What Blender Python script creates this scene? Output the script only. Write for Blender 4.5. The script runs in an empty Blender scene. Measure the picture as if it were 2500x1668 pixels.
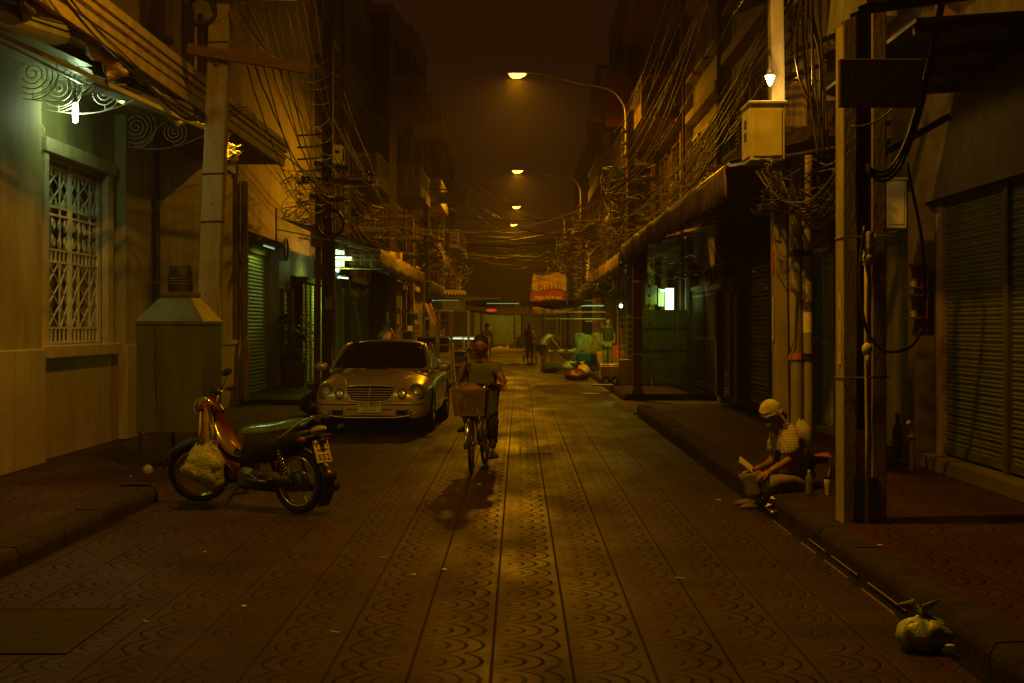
import bpy, bmesh, math, random
from mathutils import Vector as V, Matrix, Euler, noise
R = math.radians; PI = math.pi
random.seed(11)
C = bpy.context.scene.collection
SC = bpy.context.scene
# ---------------------------------------------------------------- camera
cam_d = bpy.data.cameras.new('camera'); cam = bpy.data.objects.new('camera', cam_d); C.objects.link(cam)
cam.location = (0, 0, 1.65); cam.rotation_euler = (R(90), 0, 0)
cam_d.sensor_width = 36; cam_d.lens = 51.84
cam_d.shift_x = -0.0068; cam_d.shift_y = -0.0156
cam_d.clip_start = 0.1; cam_d.clip_end = 1200
SC.camera = cam
F = 3384.0
# ---------------------------------------------------------------- world (dim skyglow) and exposure
W = bpy.data.worlds.new('World'); SC.world = W; W.use_nodes = True
bg = W.node_tree.nodes['Background']
bg.inputs[0].default_value = (0.60, 0.18, 0.055, 1); bg.inputs[1].default_value = 0.024
SC.view_settings.view_transform = 'Standard'; SC.view_settings.look = 'None'
SC.view_settings.exposure = 0.0; SC.view_settings.gamma = 1
cy = SC.cycles
cy.max_bounces = 6; cy.diffuse_bounces = 3; cy.glossy_bounces = 3; cy.transmission_bounces = 4; cy.transparent_max_bounces = 12
cy.volume_bounces = 0; cy.use_denoising = True; cy.caustics_reflective = False; cy.caustics_refractive = False
cy.sample_clamp_indirect = 3.0
SODIUM = (1.0, 0.40, 0.004)
FLUO = (0.60, 0.95, 0.04)
def lamp_light(name, loc, power, col, size=0.3, kind='AREA', rot=(0,0,0), parent=None, size_y=None, spread=None):
    d = bpy.data.lights.new(name, kind); d.energy = power; d.color = col
    if kind == 'AREA':
        d.shape = 'RECTANGLE'; d.size = size; d.size_y = size_y or size*.6
        if spread: d.spread = R(spread)
    else: d.shadow_soft_size = size
    o = bpy.data.objects.new(name, d); C.objects.link(o); o.location = loc; o.rotation_euler = rot
    if parent: o.parent = parent
    return o
# ---------------------------------------------------------------- helpers
def P(u, v, Y): return V(((u-1191)/F*Y, Y, 1.65-(v-747)/F*Y))
def X(u, Y): return (u-1191)/F*Y
def Z(v, Y): return 1.65-(v-747)/F*Y
OFF = {}
class M:
    def __init__(s): s.v = []; s.f = []; s.mi = []; s.cm = 0
    def add(s, vs, fs):
        b = len(s.v); s.v += [V(p) for p in vs]
        for f in fs: s.f.append([b+i for i in f]); s.mi.append(s.cm)
        return s
    def box(s, x0, x1, y0, y1, z0, z1):
        return s.add([(x,y,z) for z in (z0,z1) for y in (y0,y1) for x in (x0,x1)],
            [(0,2,3,1),(4,5,7,6),(0,1,5,4),(2,6,7,3),(0,4,6,2),(1,3,7,5)])
    def obox(s, c, size, rot=(0,0,0), mtx=None):
        m = mtx or Euler(rot).to_matrix(); c = V(c)
        a, b, d = size[0]/2, size[1]/2, size[2]/2
        return s.add([c + m @ V((x,y,z)) for z in (-d,d) for y in (-b,b) for x in (-a,a)],
            [(0,2,3,1),(4,5,7,6),(0,1,5,4),(2,6,7,3),(0,4,6,2),(1,3,7,5)])
    def beam(s, p0, p1, w, h, up=(0,0,1)):
        p0, p1 = V(p0), V(p1); d = (p1-p0); L = d.length
        if L < 1e-6: return s
        d.normalize(); u = V(up)
        if abs(d.dot(u)) > .98: u = V((0,1,0)) if abs(d.y) < .9 else V((1,0,0))
        sx = d.cross(u).normalized(); sz = sx.cross(d)
        m = Matrix((sx, d, sz)).transposed()
        return s.obox((p0+p1)/2, (w, L, h), mtx=m)
    def tube(s, pts, r, n=6, cap=True, closed=False):
        pts = [V(p) for p in pts]; k = len(pts)
        if k < 2: return s
        rs = r if isinstance(r, (list, tuple)) else [r]*k
        b = len(s.v); prev = None
        for i, p in enumerate(pts):
            if closed: t = pts[(i+1) % k]-pts[i-1]
            elif i == 0: t = pts[1]-p
            elif i == k-1: t = p-pts[i-1]
            else: t = pts[i+1]-pts[i-1]
            if t.length < 1e-9: t = V((0,0,1))
            t.normalize()
            if prev is None:
                a = V((0,0,1)) if abs(t.z) < .9 else V((1,0,0))
                x = t.cross(a).normalized()
            else:
                x = prev - t*prev.dot(t)
                if x.length < 1e-6: x = t.orthogonal()
                x.normalize()
            prev = x; y = t.cross(x)
            for j in range(n):
                a = 2*PI*j/n
                s.v.append(p + (x*math.cos(a)+y*math.sin(a))*rs[i])
        for i in range(k if closed else k-1):
            i2 = (i+1) % k
            for j in range(n):
                s.f.append([b+i*n+j, b+i*n+(j+1)%n, b+i2*n+(j+1)%n, b+i2*n+j]); s.mi.append(s.cm)
        if cap and not closed:
            s.f.append([b+j for j in range(n)][::-1]); s.mi.append(s.cm)
            s.f.append([b+(k-1)*n+j for j in range(n)]); s.mi.append(s.cm)
        return s
    def cyl(s, p0, p1, r0, r1=None, n=12, cap=True):
        return s.tube([p0, p1], [r0, r0 if r1 is None else r1], n, cap)
    def lathe(s, prof, c, n=16, axis=(0,0,1), a0=0, a1=2*PI):
        q = V((0,0,1)).rotation_difference(V(axis)); c = V(c); full = abs(a1-a0-2*PI) < 1e-6
        m = n if full else n+1; b = len(s.v)
        for r, z in prof:
            for j in range(m):
                a = a0+(a1-a0)*j/n; s.v.append(c + q @ V((r*math.cos(a), r*math.sin(a), z)))
        for i in range(len(prof)-1):
            for j in range(n):
                j2 = (j+1) % m
                s.f.append([b+i*m+j, b+i*m+j2, b+(i+1)*m+j2, b+(i+1)*m+j]); s.mi.append(s.cm)
        return s
    def ell(s, c, r, n=12, m=8, rot=None):
        c = V(c); q = Euler(rot).to_matrix() if rot else Matrix.Identity(3); vs = []
        for i in range(m+1):
            t = PI*i/m
            for j in range(n):
                a = 2*PI*j/n
                vs.append(c + q @ V((r[0]*math.sin(t)*math.cos(a), r[1]*math.sin(t)*math.sin(a), r[2]*math.cos(t))))
        return s.add(vs, [(i*n+j, (i+1)*n+j, (i+1)*n+(j+1)%n, i*n+(j+1)%n) for i in range(m) for j in range(n)])
    def prism(s, pts, off):
        n = len(pts); off = V(off); pts = [V(p) for p in pts]
        return s.add(pts+[p+off for p in pts], [list(range(n))[::-1], list(range(n, 2*n))]+[(i,(i+1)%n,n+(i+1)%n,n+i) for i in range(n)])
    def grid(s, rows, thick=None):
        n = len(rows[0]); m = len(rows)
        s.add([p for r in rows for p in r], [(i*n+j, i*n+j+1, (i+1)*n+j+1, (i+1)*n+j) for i in range(m-1) for j in range(n-1)])
        return s
    def build(s, name, mat=None, parent=None, smooth=False, label=None, cat=None, group=None, kind=None, solid=0, sub=0, bevel=0, base=None, weld=False):
        me = bpy.data.meshes.new(name)
        off = V((0,0,0))
        if parent is not None: off = OFF.get(parent.name, V((0,0,0)))
        elif base is not None: off = V(base)
        elif s.v and kind != 'structure':
            xs = [p.x for p in s.v]; ys = [p.y for p in s.v]; zs = [p.z for p in s.v]
            off = V(((min(xs)+max(xs))/2, (min(ys)+max(ys))/2, min(zs)))
        me.from_pydata([p-off for p in s.v], [], s.f)
        mats = mat if isinstance(mat, (list, tuple)) else [mat]
        for m in mats:
            if m: me.materials.append(m)
        if len(mats) > 1:
            for p, i in zip(me.polygons, s.mi): p.material_index = i
        if weld:
            bm = bmesh.new(); bm.from_mesh(me); bmesh.ops.remove_doubles(bm, verts=bm.verts, dist=1e-4)
            bmesh.ops.recalc_face_normals(bm, faces=bm.faces); bm.to_mesh(me); bm.free()
        if smooth:
            me.polygons.foreach_set('use_smooth', [True]*len(me.polygons))
        me.update()
        o = bpy.data.objects.new(name, me); C.objects.link(o)
        if parent is not None:
            o.parent = parent; OFF[o.name] = off
        else:
            o.location = off
        OFF[o.name] = off
        if solid:
            d = o.modifiers.new('solid', 'SOLIDIFY'); d.thickness = solid; d.offset = 0
        if bevel:
            d = o.modifiers.new('bevel', 'BEVEL'); d.width = bevel; d.segments = 2; d.limit_method = 'ANGLE'
        if sub:
            d = o.modifiers.new('sub', 'SUBSURF'); d.levels = sub; d.render_levels = sub
        tag(o, label, cat, group, kind)
        return o
def tag(o, label=None, cat=None, group=None, kind=None):
    if label: o['label'] = label
    if cat: o['category'] = cat
    if group: o['group'] = group
    if kind: o['kind'] = kind
    return o
def T(name, label, cat, loc=(0,0,0), rz=0, group=None, world=True):
    o = bpy.data.objects.new(name, None); C.objects.link(o); o.location = loc; o.rotation_euler = (0,0,rz)
    o.empty_display_size = .1
    tag(o, label, cat, group)
    OFF[o.name] = V(loc) if world else V((0,0,0))
    return o
def copy_tree(o, parent=None):
    c = o.copy(); C.objects.link(c)
    if parent is not None: c.parent = parent
    for ch in [x for x in C.objects if x.parent is o]: copy_tree(ch, c)
    return c
def sag(p0, p1, d, n=12, wob=0.0):
    p0, p1 = V(p0), V(p1); out = []
    for i in range(n+1):
        t = i/n; p = p0.lerp(p1, t); p.z -= 4*d*t*(1-t)
        if wob and 0 < i < n: p += V((random.uniform(-wob,wob), random.uniform(-wob,wob), random.uniform(-wob,wob)))
        out.append(p)
    return out
def bez(pts, n=8):
    pts = [V(p) for p in pts]; out = []
    q = [pts[0]*2-pts[1]]+pts+[pts[-1]*2-pts[-2]]
    for i in range(1, len(q)-2):
        for k in range(n):
            t = k/n; a, b, c, d = q[i-1], q[i], q[i+1], q[i+2]
            out.append(.5*((2*b)+(c-a)*t+(2*a-5*b+4*c-d)*t*t+(3*b-a-3*c+d)*t**3))
    out.append(pts[-1]); return out
def text_mesh(s, size, mat, name, parent, origin, xdir, updir, depth=.002, wmax=None, font=None, bold=0):
    cu = bpy.data.curves.new(name, 'FONT'); cu.body = s; cu.size = size; cu.extrude = depth/2; cu.offset = bold
    cu.align_x = 'CENTER'; cu.align_y = 'CENTER'; cu.resolution_u = 3
    t = bpy.data.objects.new(name, cu); C.objects.link(t)
    bpy.context.view_layer.update()
    dg = bpy.context.evaluated_depsgraph_get()
    me = bpy.data.meshes.new_from_object(t.evaluated_get(dg))
    bpy.data.objects.remove(t); bpy.data.curves.remove(cu)
    xd = V(xdir).normalized(); up = V(updir).normalized(); nd = xd.cross(up)
    xs = [v.co.x for v in me.vertices] or [0]
    ys = [v.co.y for v in me.vertices] or [0]
    w = max(xs)-min(xs); cx = (max(xs)+min(xs))/2; cyy = (max(ys)+min(ys))/2
    k = wmax/w if wmax and w > 0 else 1
    off = OFF.get(parent.name, V((0,0,0))) if parent else V((0,0,0))
    for v in me.vertices:
        c = v.co; v.co = V(origin)-off + xd*((c.x-cx)*k) + up*(c.y-cyy) + nd*c.z
    me.materials.clear(); me.materials.append(mat)
    o = bpy.data.objects.new(name, me); C.objects.link(o)
    if parent: o.parent = parent
    OFF[o.name] = off
    return o
# ---------------------------------------------------------------- materials
MC = {}
def nt_new(name):
    m = bpy.data.materials.new(name); m.use_nodes = True
    nt = m.node_tree; b = nt.nodes['Principled BSDF']
    return m, nt, b
def mth(nt, op, a, b=None, c=None):
    n = nt.nodes.new('ShaderNodeMath'); n.operation = op
    for i, x in enumerate((a, b, c)):
        if x is None: continue
        if isinstance(x, (int, float)): n.inputs[i].default_value = x
        else: nt.links.new(x, n.inputs[i])
    return n.outputs[0]
def mixc(nt, f, a, b, mode='MIX'):
    n = nt.nodes.new('ShaderNodeMix'); n.data_type = 'RGBA'; n.blend_type = mode
    for i, x in ((0, f), (6, a), (7, b)):
        if isinstance(x, (int, float)): n.inputs[i].default_value = x
        elif isinstance(x, (tuple, list)): n.inputs[i].default_value = (*x[:3], 1)
        else: nt.links.new(x, n.inputs[i])
    return n.outputs[2]
def ntex(nt, vec, scale, detail=4, rough=.55):
    n = nt.nodes.new('ShaderNodeTexNoise'); n.inputs['Scale'].default_value = scale
    n.inputs['Detail'].default_value = detail; n.inputs['Roughness'].default_value = rough
    nt.links.new(vec, n.inputs['Vector']); return n.outputs[0]
def vscale(nt, vec, s):
    n = nt.nodes.new('ShaderNodeVectorMath'); n.operation = 'MULTIPLY'; nt.links.new(vec, n.inputs[0]); n.inputs[1].default_value = s
    return n.outputs[0]
def ramp(nt, x, lo, hi):
    n = nt.nodes.new('ShaderNodeMapRange'); nt.links.new(x, n.inputs[0]); n.inputs[1].default_value = lo; n.inputs[2].default_value = hi
    return n.outputs[0]
def bumpn(nt, b, h, strength=.3, dist=.01):
    n = nt.nodes.new('ShaderNodeBump'); n.inputs['Strength'].default_value = strength; n.inputs['Distance'].default_value = dist
    nt.links.new(h, n.inputs['Height']); nt.links.new(n.outputs[0], b.inputs['Normal'])
def mat(name, col, rough=.7, metal=0, var=.25, scale=4, bump=.15, dirt=None, dirt_amt=.5, stretch=(1,1,1), coat=0, spec=.5, dscale=1.3, alpha=1, trans=0, sss=0):
    if name in MC: return MC[name]
    m, nt, b = nt_new(name); MC[name] = m
    g = nt.nodes.new('ShaderNodeTexCoord') if False else nt.nodes.new('ShaderNodeNewGeometry')
    pos = vscale(nt, g.outputs['Position'], stretch)
    n1 = ntex(nt, pos, scale, 5)
    c0 = tuple(max(0, c*(1-var)) for c in col); c1 = tuple(min(1, c*(1+var)) for c in col)
    f = ramp(nt, n1, .3, .7); col_o = mixc(nt, f, c0, c1)
    if dirt:
        n2 = ntex(nt, pos, dscale, 8, .65)
        f2 = mth(nt, 'MULTIPLY', ramp(nt, n2, .42, .68), dirt_amt)
        col_o = mixc(nt, f2, col_o, dirt)
    nt.links.new(col_o, b.inputs['Base Color'])
    b.inputs['Metallic'].default_value = metal
    r = nt.nodes.new('ShaderNodeMapRange'); nt.links.new(n1, r.inputs[0])
    r.inputs[3].default_value = max(.02, rough-.08); r.inputs[4].default_value = min(1, rough+.08)
    nt.links.new(r.outputs[0], b.inputs['Roughness'])
    b.inputs['Specular IOR Level'].default_value = spec
    if coat: b.inputs['Coat Weight'].default_value = coat; b.inputs['Coat Roughness'].default_value = .06
    if alpha < 1: b.inputs['Alpha'].default_value = alpha
    if trans: b.inputs['Transmission Weight'].default_value = trans
    if bump: bumpn(nt, b, ntex(nt, pos, scale*6, 4), bump, .01)
    return m
def emis(name, col, strength):
    if name in MC: return MC[name]
    m, nt, b = nt_new(name); MC[name] = m
    b.inputs['Base Color'].default_value = (*[min(1,c) for c in col], 1)
    b.inputs['Emission Color'].default_value = (*col, 1); b.inputs['Emission Strength'].default_value = strength
    return m
def streak_mat(name, col, streak, rough=.75, amt=.8, panel=None, joint=.012, metal=0, sc=1.0):
    """painted or clad wall with vertical rain streaks and optional panel joints (x along y, z)"""
    if name in MC: return MC[name]
    m, nt, b = nt_new(name); MC[name] = m
    g = nt.nodes.new('ShaderNodeNewGeometry'); sep = nt.nodes.new('ShaderNodeSeparateXYZ'); nt.links.new(g.outputs['Position'], sep.inputs[0])
    v1 = vscale(nt, g.outputs['Position'], (9*sc, 9*sc, 1.1*sc)); n1 = ntex(nt, v1, 1.6, 6, .6)
    n2 = ntex(nt, g.outputs['Position'], 1.1, 5, .6); n3 = ntex(nt, g.outputs['Position'], 14, 5)
    c = mixc(nt, ramp(nt, n2, .3, .7), tuple(x*.72 for x in col), tuple(min(1,x*1.15) for x in col))
    f = mth(nt, 'MULTIPLY', ramp(nt, n1, .5, .66), amt); f = mth(nt, 'MULTIPLY', f, ramp(nt, n2, .3, .6))
    c = mixc(nt, f, c, streak)
    h = mth(nt, 'MULTIPLY', n3, .3)
    if panel:
        py, pz = panel
        jy = mth(nt, 'FRACT', mth(nt, 'DIVIDE', sep.outputs[1], py)); jz = mth(nt, 'FRACT', mth(nt, 'DIVIDE', sep.outputs[2], pz))
        a = mth(nt, 'LESS_THAN', jy, joint/py); bb = mth(nt, 'LESS_THAN', jz, joint/pz); j = mth(nt, 'MAXIMUM', a, bb)
        c = mixc(nt, mth(nt, 'MULTIPLY', j, .75), c, tuple(x*.3 for x in streak))
        h = mth(nt, 'SUBTRACT', h, j)
    nt.links.new(c, b.inputs['Base Color']); b.inputs['Roughness'].default_value = rough; b.inputs['Metallic'].default_value = metal
    bumpn(nt, b, h, .4, .01)
    return m
def tile_mat(name, base, base2, groove, mirror=True, w=.39, p=.371, x0=-.132, rough=.52, wet=.0):
    """cast paving tiles: strips across x, one fan of nested arcs per tile"""
    if name in MC: return MC[name]
    m, nt, b = nt_new(name); MC[name] = m
    g = nt.nodes.new('ShaderNodeNewGeometry'); sep = nt.nodes.new('ShaderNodeSeparateXYZ'); nt.links.new(g.outputs['Position'], sep.inputs[0])
    x, y = sep.outputs[0], sep.outputs[1]
    xr = mth(nt, 'SUBTRACT', x, x0)
    if mirror:  # arcs bulge to the left beyond one joint
        xa = mth(nt, 'ABSOLUTE', mth(nt, 'ADD', xr, w)); 
        xr = xa
    cell = mth(nt, 'FRACT', mth(nt, 'DIVIDE', xr, w)); idx = mth(nt, 'FLOOR', mth(nt, 'DIVIDE', mth(nt, 'SUBTRACT', x, x0), w))
    rnd = mth(nt, 'FRACT', mth(nt, 'MULTIPLY', mth(nt, 'SINE', mth(nt, 'MULTIPLY', idx, 12.9898)), 43758.5))
    ys = mth(nt, 'ADD', mth(nt, 'DIVIDE', y, p), mth(nt, 'MULTIPLY', rnd, .12))
    yc = mth(nt, 'FRACT', ys); rowi = mth(nt, 'FLOOR', ys)
    ex = mth(nt, 'DIVIDE', mth(nt, 'ADD', cell, .06), .93); ey = mth(nt, 'MULTIPLY', mth(nt, 'SUBTRACT', yc, .5), 1.30)
    r = mth(nt, 'SQRT', mth(nt, 'ADD', mth(nt, 'POWER', ex, 2), mth(nt, 'POWER', mth(nt, 'ABSOLUTE', ey), 2)))
    q = mth(nt, 'ABSOLUTE', mth(nt, 'SUBTRACT', mth(nt, 'FRACT', mth(nt, 'ADD', mth(nt, 'MULTIPLY', r, 4.1), .4)), .5))
    line = mth(nt, 'MULTIPLY', mth(nt, 'SUBTRACT', 1, ramp(nt, q, .055, .125)), mth(nt, 'LESS_THAN', r, 1.035))
    # joints between strips and tiles
    dj = mth(nt, 'MINIMUM', cell, mth(nt, 'SUBTRACT', 1, cell))
    js = mth(nt, 'MULTIPLY', mth(nt, 'SUBTRACT', 1, ramp(nt, dj, .008, .022)), .85)
    dt = mth(nt, 'ABSOLUTE', mth(nt, 'SUBTRACT', yc, .5)); jt = mth(nt, 'MULTIPLY', mth(nt, 'SUBTRACT', 1, ramp(nt, dt, .006, .018)), .5)
    wear = ntex(nt, g.outputs['Position'], 1.7, 6, .6); wear2 = ntex(nt, vscale(nt, g.outputs['Position'], (1.2,.35,1)), 1.2, 5, .6)
    line = mth(nt, 'MULTIPLY', mth(nt, 'MULTIPLY', line, ramp(nt, wear, .25, .55)), ramp(nt, ex, -.1, .6))
    gr = mth(nt, 'MAXIMUM', mth(nt, 'MAXIMUM', line, js), jt)
    # per tile tint
    tr = nt.nodes.new('ShaderNodeTexWhiteNoise'); tr.noise_dimensions = '2D'
    cb = nt.nodes.new('ShaderNodeCombineXYZ'); nt.links.new(idx, cb.inputs[0]); nt.links.new(rowi, cb.inputs[1]); nt.links.new(cb.outputs[0], tr.inputs['Vector'])
    fine = ntex(nt, g.outputs['Position'], 60, 4)
    c = mixc(nt, ramp(nt, wear2, .35, .65), base, base2)
    c = mixc(nt, mth(nt, 'MULTIPLY', tr.outputs['Value'], .5), c, (0.018,.010,.008))
    big = ntex(nt, g.outputs['Position'], .55, 7, .7); c = mixc(nt, mth(nt, 'MULTIPLY', ramp(nt, big, .5, .62), .6), c, (.012,.008,.006))
    c = mixc(nt, mth(nt, 'MULTIPLY', ramp(nt, wear, .5, .75), .45), c, (.035,.025,.02))
    c = mixc(nt, mth(nt, 'MULTIPLY', fine, .35), c, (.04,.03,.02))
    c = mixc(nt, mth(nt, 'MULTIPLY', gr, .93), c, groove)
    spots = nt.nodes.new('ShaderNodeTexVoronoi'); spots.inputs['Scale'].default_value = 1.9; nt.links.new(g.outputs['Position'], spots.inputs['Vector'])
    sp = mth(nt, 'LESS_THAN', spots.outputs['Distance'], .03)
    c = mixc(nt, mth(nt, 'MULTIPLY', sp, .55), c, (.25,.22,.15))
    nt.links.new(c, b.inputs['Base Color'])
    rr = nt.nodes.new('ShaderNodeMapRange'); nt.links.new(wear2, rr.inputs[0]); rr.inputs[1].default_value = .35; rr.inputs[2].default_value = .65
    rr.inputs[3].default_value = rough-.13; rr.inputs[4].default_value = rough+.13
    nt.links.new(mth(nt, 'ADD', rr.outputs[0], mth(nt, 'MULTIPLY', gr, .3)), b.inputs['Roughness'])
    b.inputs['Specular IOR Level'].default_value = .09
    h = mth(nt, 'SUBTRACT', mth(nt, 'MULTIPLY', fine, .2), gr)
    h = mth(nt, 'ADD', h, mth(nt, 'MULTIPLY', tr.outputs['Value'], .35))
    bumpn(nt, b, h, .8, .006)
    return m
def slat_mat(name, col, pitch=.075, rough=.45, metal=.5, axis=2, dirt=(.05,.04,.03)):
    if name in MC: return MC[name]
    m, nt, b = nt_new(name); MC[name] = m
    g = nt.nodes.new('ShaderNodeNewGeometry'); sep = nt.nodes.new('ShaderNodeSeparateXYZ'); nt.links.new(g.outputs['Position'], sep.inputs[0])
    n = ntex(nt, vscale(nt, g.outputs['Position'], (1,1,.25)), 5, 6); c = mixc(nt, ramp(nt, n, .35, .75), col, tuple(x*.55 for x in col))
    fr = mth(nt, 'FRACT', mth(nt, 'DIVIDE', sep.outputs[axis], pitch))
    gr = mth(nt, 'LESS_THAN', fr, .1)
    c = mixc(nt, mth(nt, 'MULTIPLY', gr, .8), c, dirt)
    nt.links.new(c, b.inputs['Base Color']); b.inputs['Roughness'].default_value = rough; b.inputs['Metallic'].default_value = metal
    h = mth(nt, 'SINE', mth(nt, 'MULTIPLY', fr, PI)); bumpn(nt, b, mth(nt, 'ADD', h, mth(nt,'MULTIPLY',n,.15)), .9, pitch*.18)
    return m
m_road = tile_mat('road_tile', (.066,.032,.019), (.046,.024,.015), (.006,.0025,.003))
m_pave = tile_mat('pavement_tile', (.078,.026,.018), (.052,.019,.013), (.006,.003,.003), mirror=False, x0=.06, rough=.62)
m_kerb = mat('kerb_stone', (.036,.027,.019), .85, spec=.12, dirt=(.012,.010,.008), dirt_amt=.8, dscale=4, bump=.9, scale=7)
m_conc = mat('concrete', (.28,.25,.17), .85, dirt=(.13,.11,.08), dirt_amt=.5, scale=9, bump=.5, stretch=(1,1,.3))
m_concd = mat('dark_concrete', (.11,.09,.065), .9, dirt=(.06,.05,.04), dirt_amt=.7, scale=7, bump=.5)
m_gal = mat('galvanised_metal', (.42,.44,.40), .42, .75, dirt=(.16,.13,.08), dirt_amt=.6, scale=5, stretch=(1,1,.3), bump=.15)
m_galp = mat('stained_sheet_metal', (.10,.11,.065), .55, .35, dirt=(.07,.05,.035), dirt_amt=.8, scale=3, stretch=(2,2,.35), bump=.2)
m_soot = mat('sooty_metal', (.035,.03,.028), .5, .4, bump=.6, scale=14)
m_black = mat('black_rubber', (.022,.021,.02), .75, bump=.3, scale=30)
m_blackp = mat('black_plastic', (.02,.02,.02), .35, bump=.05)
m_cable = mat('black_cable', (.025,.022,.018), .42, bump=0, var=.3, spec=.35)
m_cable2 = mat('grey_cable', (.10,.085,.06), .42, bump=0, var=.3, spec=.4)
m_chrome = mat('chrome', (.75,.74,.70), .12, 1, var=.05, bump=0)
m_steel = mat('steel', (.45,.44,.40), .35, .9, var=.2, bump=.1)
m_wood = mat('weathered_wood', (.17,.105,.06), .8, dirt=(.05,.03,.02), dirt_amt=.6, scale=8, stretch=(1,1,6), bump=.6)
m_woodr = mat('red_brown_wood', (.20,.075,.045), .7, dirt=(.06,.03,.02), dirt_amt=.5, scale=6, stretch=(3,3,.4), bump=.4)
m_white = mat('white_paint', (.72,.70,.62), .6, dirt=(.25,.2,.14), dirt_amt=.4, bump=.2)
m_cream = mat('cream_plaster', (.48,.40,.24), .85, dirt=(.2,.15,.09), dirt_amt=.5, bump=.35, scale=6)
m_fasc = mat('pale_fascia', (.78,.66,.46), .8, dirt=(.35,.26,.15), dirt_amt=.4, bump=.2)
m_trimb = mat('chrome_shine_paint', (.85,.80,.66), .22, .35, bump=0, coat=.5)  # pale paint carries the highlights that chrome would show
m_end = mat('dark_far_wall', (.05,.04,.03), .9)
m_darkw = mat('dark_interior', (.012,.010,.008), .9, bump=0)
m_glassd = mat('dark_glass', (.015,.015,.015), .06, 0, bump=0, spec=.9)
m_orange_l = mat('orange_enamel', (.75,.28,.05), .5, bump=.1)
m_skin = mat('skin', (.34,.18,.11), .55, bump=.08, var=.1)
m_skin2 = mat('tanned_skin', (.25,.125,.07), .5, bump=.2, var=.2, scale=9)
m_hair = mat('hair', (.02,.016,.014), .5, bump=.6, scale=60)
# ================================================================ GROUND
M().box(-300,300,-60,600,-.5,-.03).build('ground', mat('far_ground', (.08,.07,.055), .9), kind='structure')
M().add([(-3.42,-4,0),(2.14,-4,0),(2.14,120,0),(-3.42,120,0)], [(0,1,2,3)]).build('road', m_road, kind='structure')
M().add([(-9,13.9,.118),(-3.42,13.9,.002),(-3.42,30,.002),(-9,30,.118)], [(0,1,2,3)]).build('apron_paving', m_pave, kind='structure')
M().add([(2.1,27.9,.003),(5.2,27.9,.003),(5.2,32.6,.003),(2.1,32.6,.003)], [(0,1,2,3)]).build('entrance_paving', m_concd, kind='structure')
M().box(2.44,7,-4,28.05,-.2,.15).build('pavement_right', m_pave, kind='structure')
M().box(2.5,7,32.4,120,-.2,.149).build('pavement_right_far', m_pave, kind='structure')
M().box(-9,-3.62,-4,13.95,-.2,.145).build('pavement_left', m_pave, kind='structure')
M().box(-9,-3.65,30.2,120,-.2,.13).build('pavement_left_far', m_pave, kind='structure')
M().box(-14,14,104,125,-.2,.12).build('cross_street', m_concd, kind='structure')
def kerb_run(m, x, side, y0, y1, step=1.0, w=.24, h=.15):
    prof = [(0,-.1),(0,.085),(.012,.115),(.035,.145),(.07,.147),(.11,h),(w,h),(w,-.1)]
    y = y0; k = 0
    while y < y1-.05:
        ye = min(y+step, y1); jz = random.uniform(-.006,.006); jx = random.uniform(-.006,.006)
        a = [(x+side*(p[0])+jx, y+.006, p[1]+jz) for p in prof]; b = [(q[0], ye-.006, q[2]) for q in a]
        n = len(a); m.add(a+b, [(i,(i+1)%n,n+(i+1)%n,n+i) for i in range(n)]+[list(range(n)), list(range(n,2*n))[::-1]])
        y = ye
k = M(); kerb_run(k, 2.24, 1, -4, 28); kerb_run(k, 2.32, 1, 32.4, 104); k.build('kerb_right', m_kerb, kind='structure', weld=False)
k = M(); kerb_run(k, -3.38, -1, -4, 13.8); kerb_run(k, -3.45, -1, 30.2, 104)
k.lathe([(.36,-.1),(.36,.085),(.345,.12),(.32,.15),(.25,.165),(0,.165)], (-3.74,13.78,0), 14, a0=0, a1=PI/2)
k.build('kerb_left', m_kerb, kind='structure')
# wet gutter slot beside the right kerb
mg = mat('wet_gutter', (.02,.018,.015), .12, bump=.4, scale=10)
M().box(2.14,2.24,-4,28,-.16,-.022).build('gutter_channel', mg, kind='structure')
e = M()
y = 8.4
while y < 12.8:
    L = random.uniform(.5,1.5)
    e.beam((2.142,y,.004),(2.142,y+L*.8,.004),.006,.008)
    if random.random() < .8: e.beam((2.230,y+.1,.006),(2.230,y+L,.006),.007,.007)
    y += L+random.uniform(.05,.4)
e.build('gutter_glint_strip', mat('glint_metal', (.35,.28,.16), .5, .5, bump=.6, scale=30), kind='structure')  # bright dashes added as glints along the gutter edges
M().box(2.14,2.24,-4,6.3,-.03,-.004).build('gutter_cover_near', m_concd, kind='structure')
# inspection covers
def cover(x0,x1,y0,y1,z,label,holes=True):
    t = T('inspection_cover', label, 'manhole cover', ((x0+x1)/2,(y0+y1)/2,z))
    M().box(x0,x1,y0,y1,z,z+(.012 if holes else .004)).build('slab', m_road if not holes else mat('cover_slab', (.035,.030,.018), .85, spec=.1, dirt=(.03,.025,.02), scale=9, bump=.5), t)
    f = M(); w = .03 if holes else .012
    for a in ((x0-w,x0,y0-w,y1+w),(x1,x1+w,y0-w,y1+w),(x0,x1,y0-w,y0),(x0,x1,y1,y1+w)): f.box(a[0],a[1],a[2],a[3],z,z+(.015 if holes else .006))
    f.build('rim', mat('rusty_steel', (.05,.03,.018), .8, .2, bump=.6, spec=.1), t)
    if holes:
        for i,(a,b) in enumerate(((.22,.3),(.78,.3),(.22,.75),(.78,.75))):
            M().lathe([(.032,0),(.026,.004),(0,.004)], (x0+(x1-x0)*a, y0+(y1-y0)*b, z+.0125), 10).build('lifting_hole', m_darkw, t)
cover(-3.35,-2.30,7.42,8.55,-.006,'grey concrete inspection cover with round lifting holes in the near road')
cover(.02,.40,18.9,19.9,.003,'narrow inspection cover set between paving strips in mid road', False)
cover(2.9,3.6,29.4,30.3,.02,'flat inspection cover in the entrance by the wooden post', False)
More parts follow.
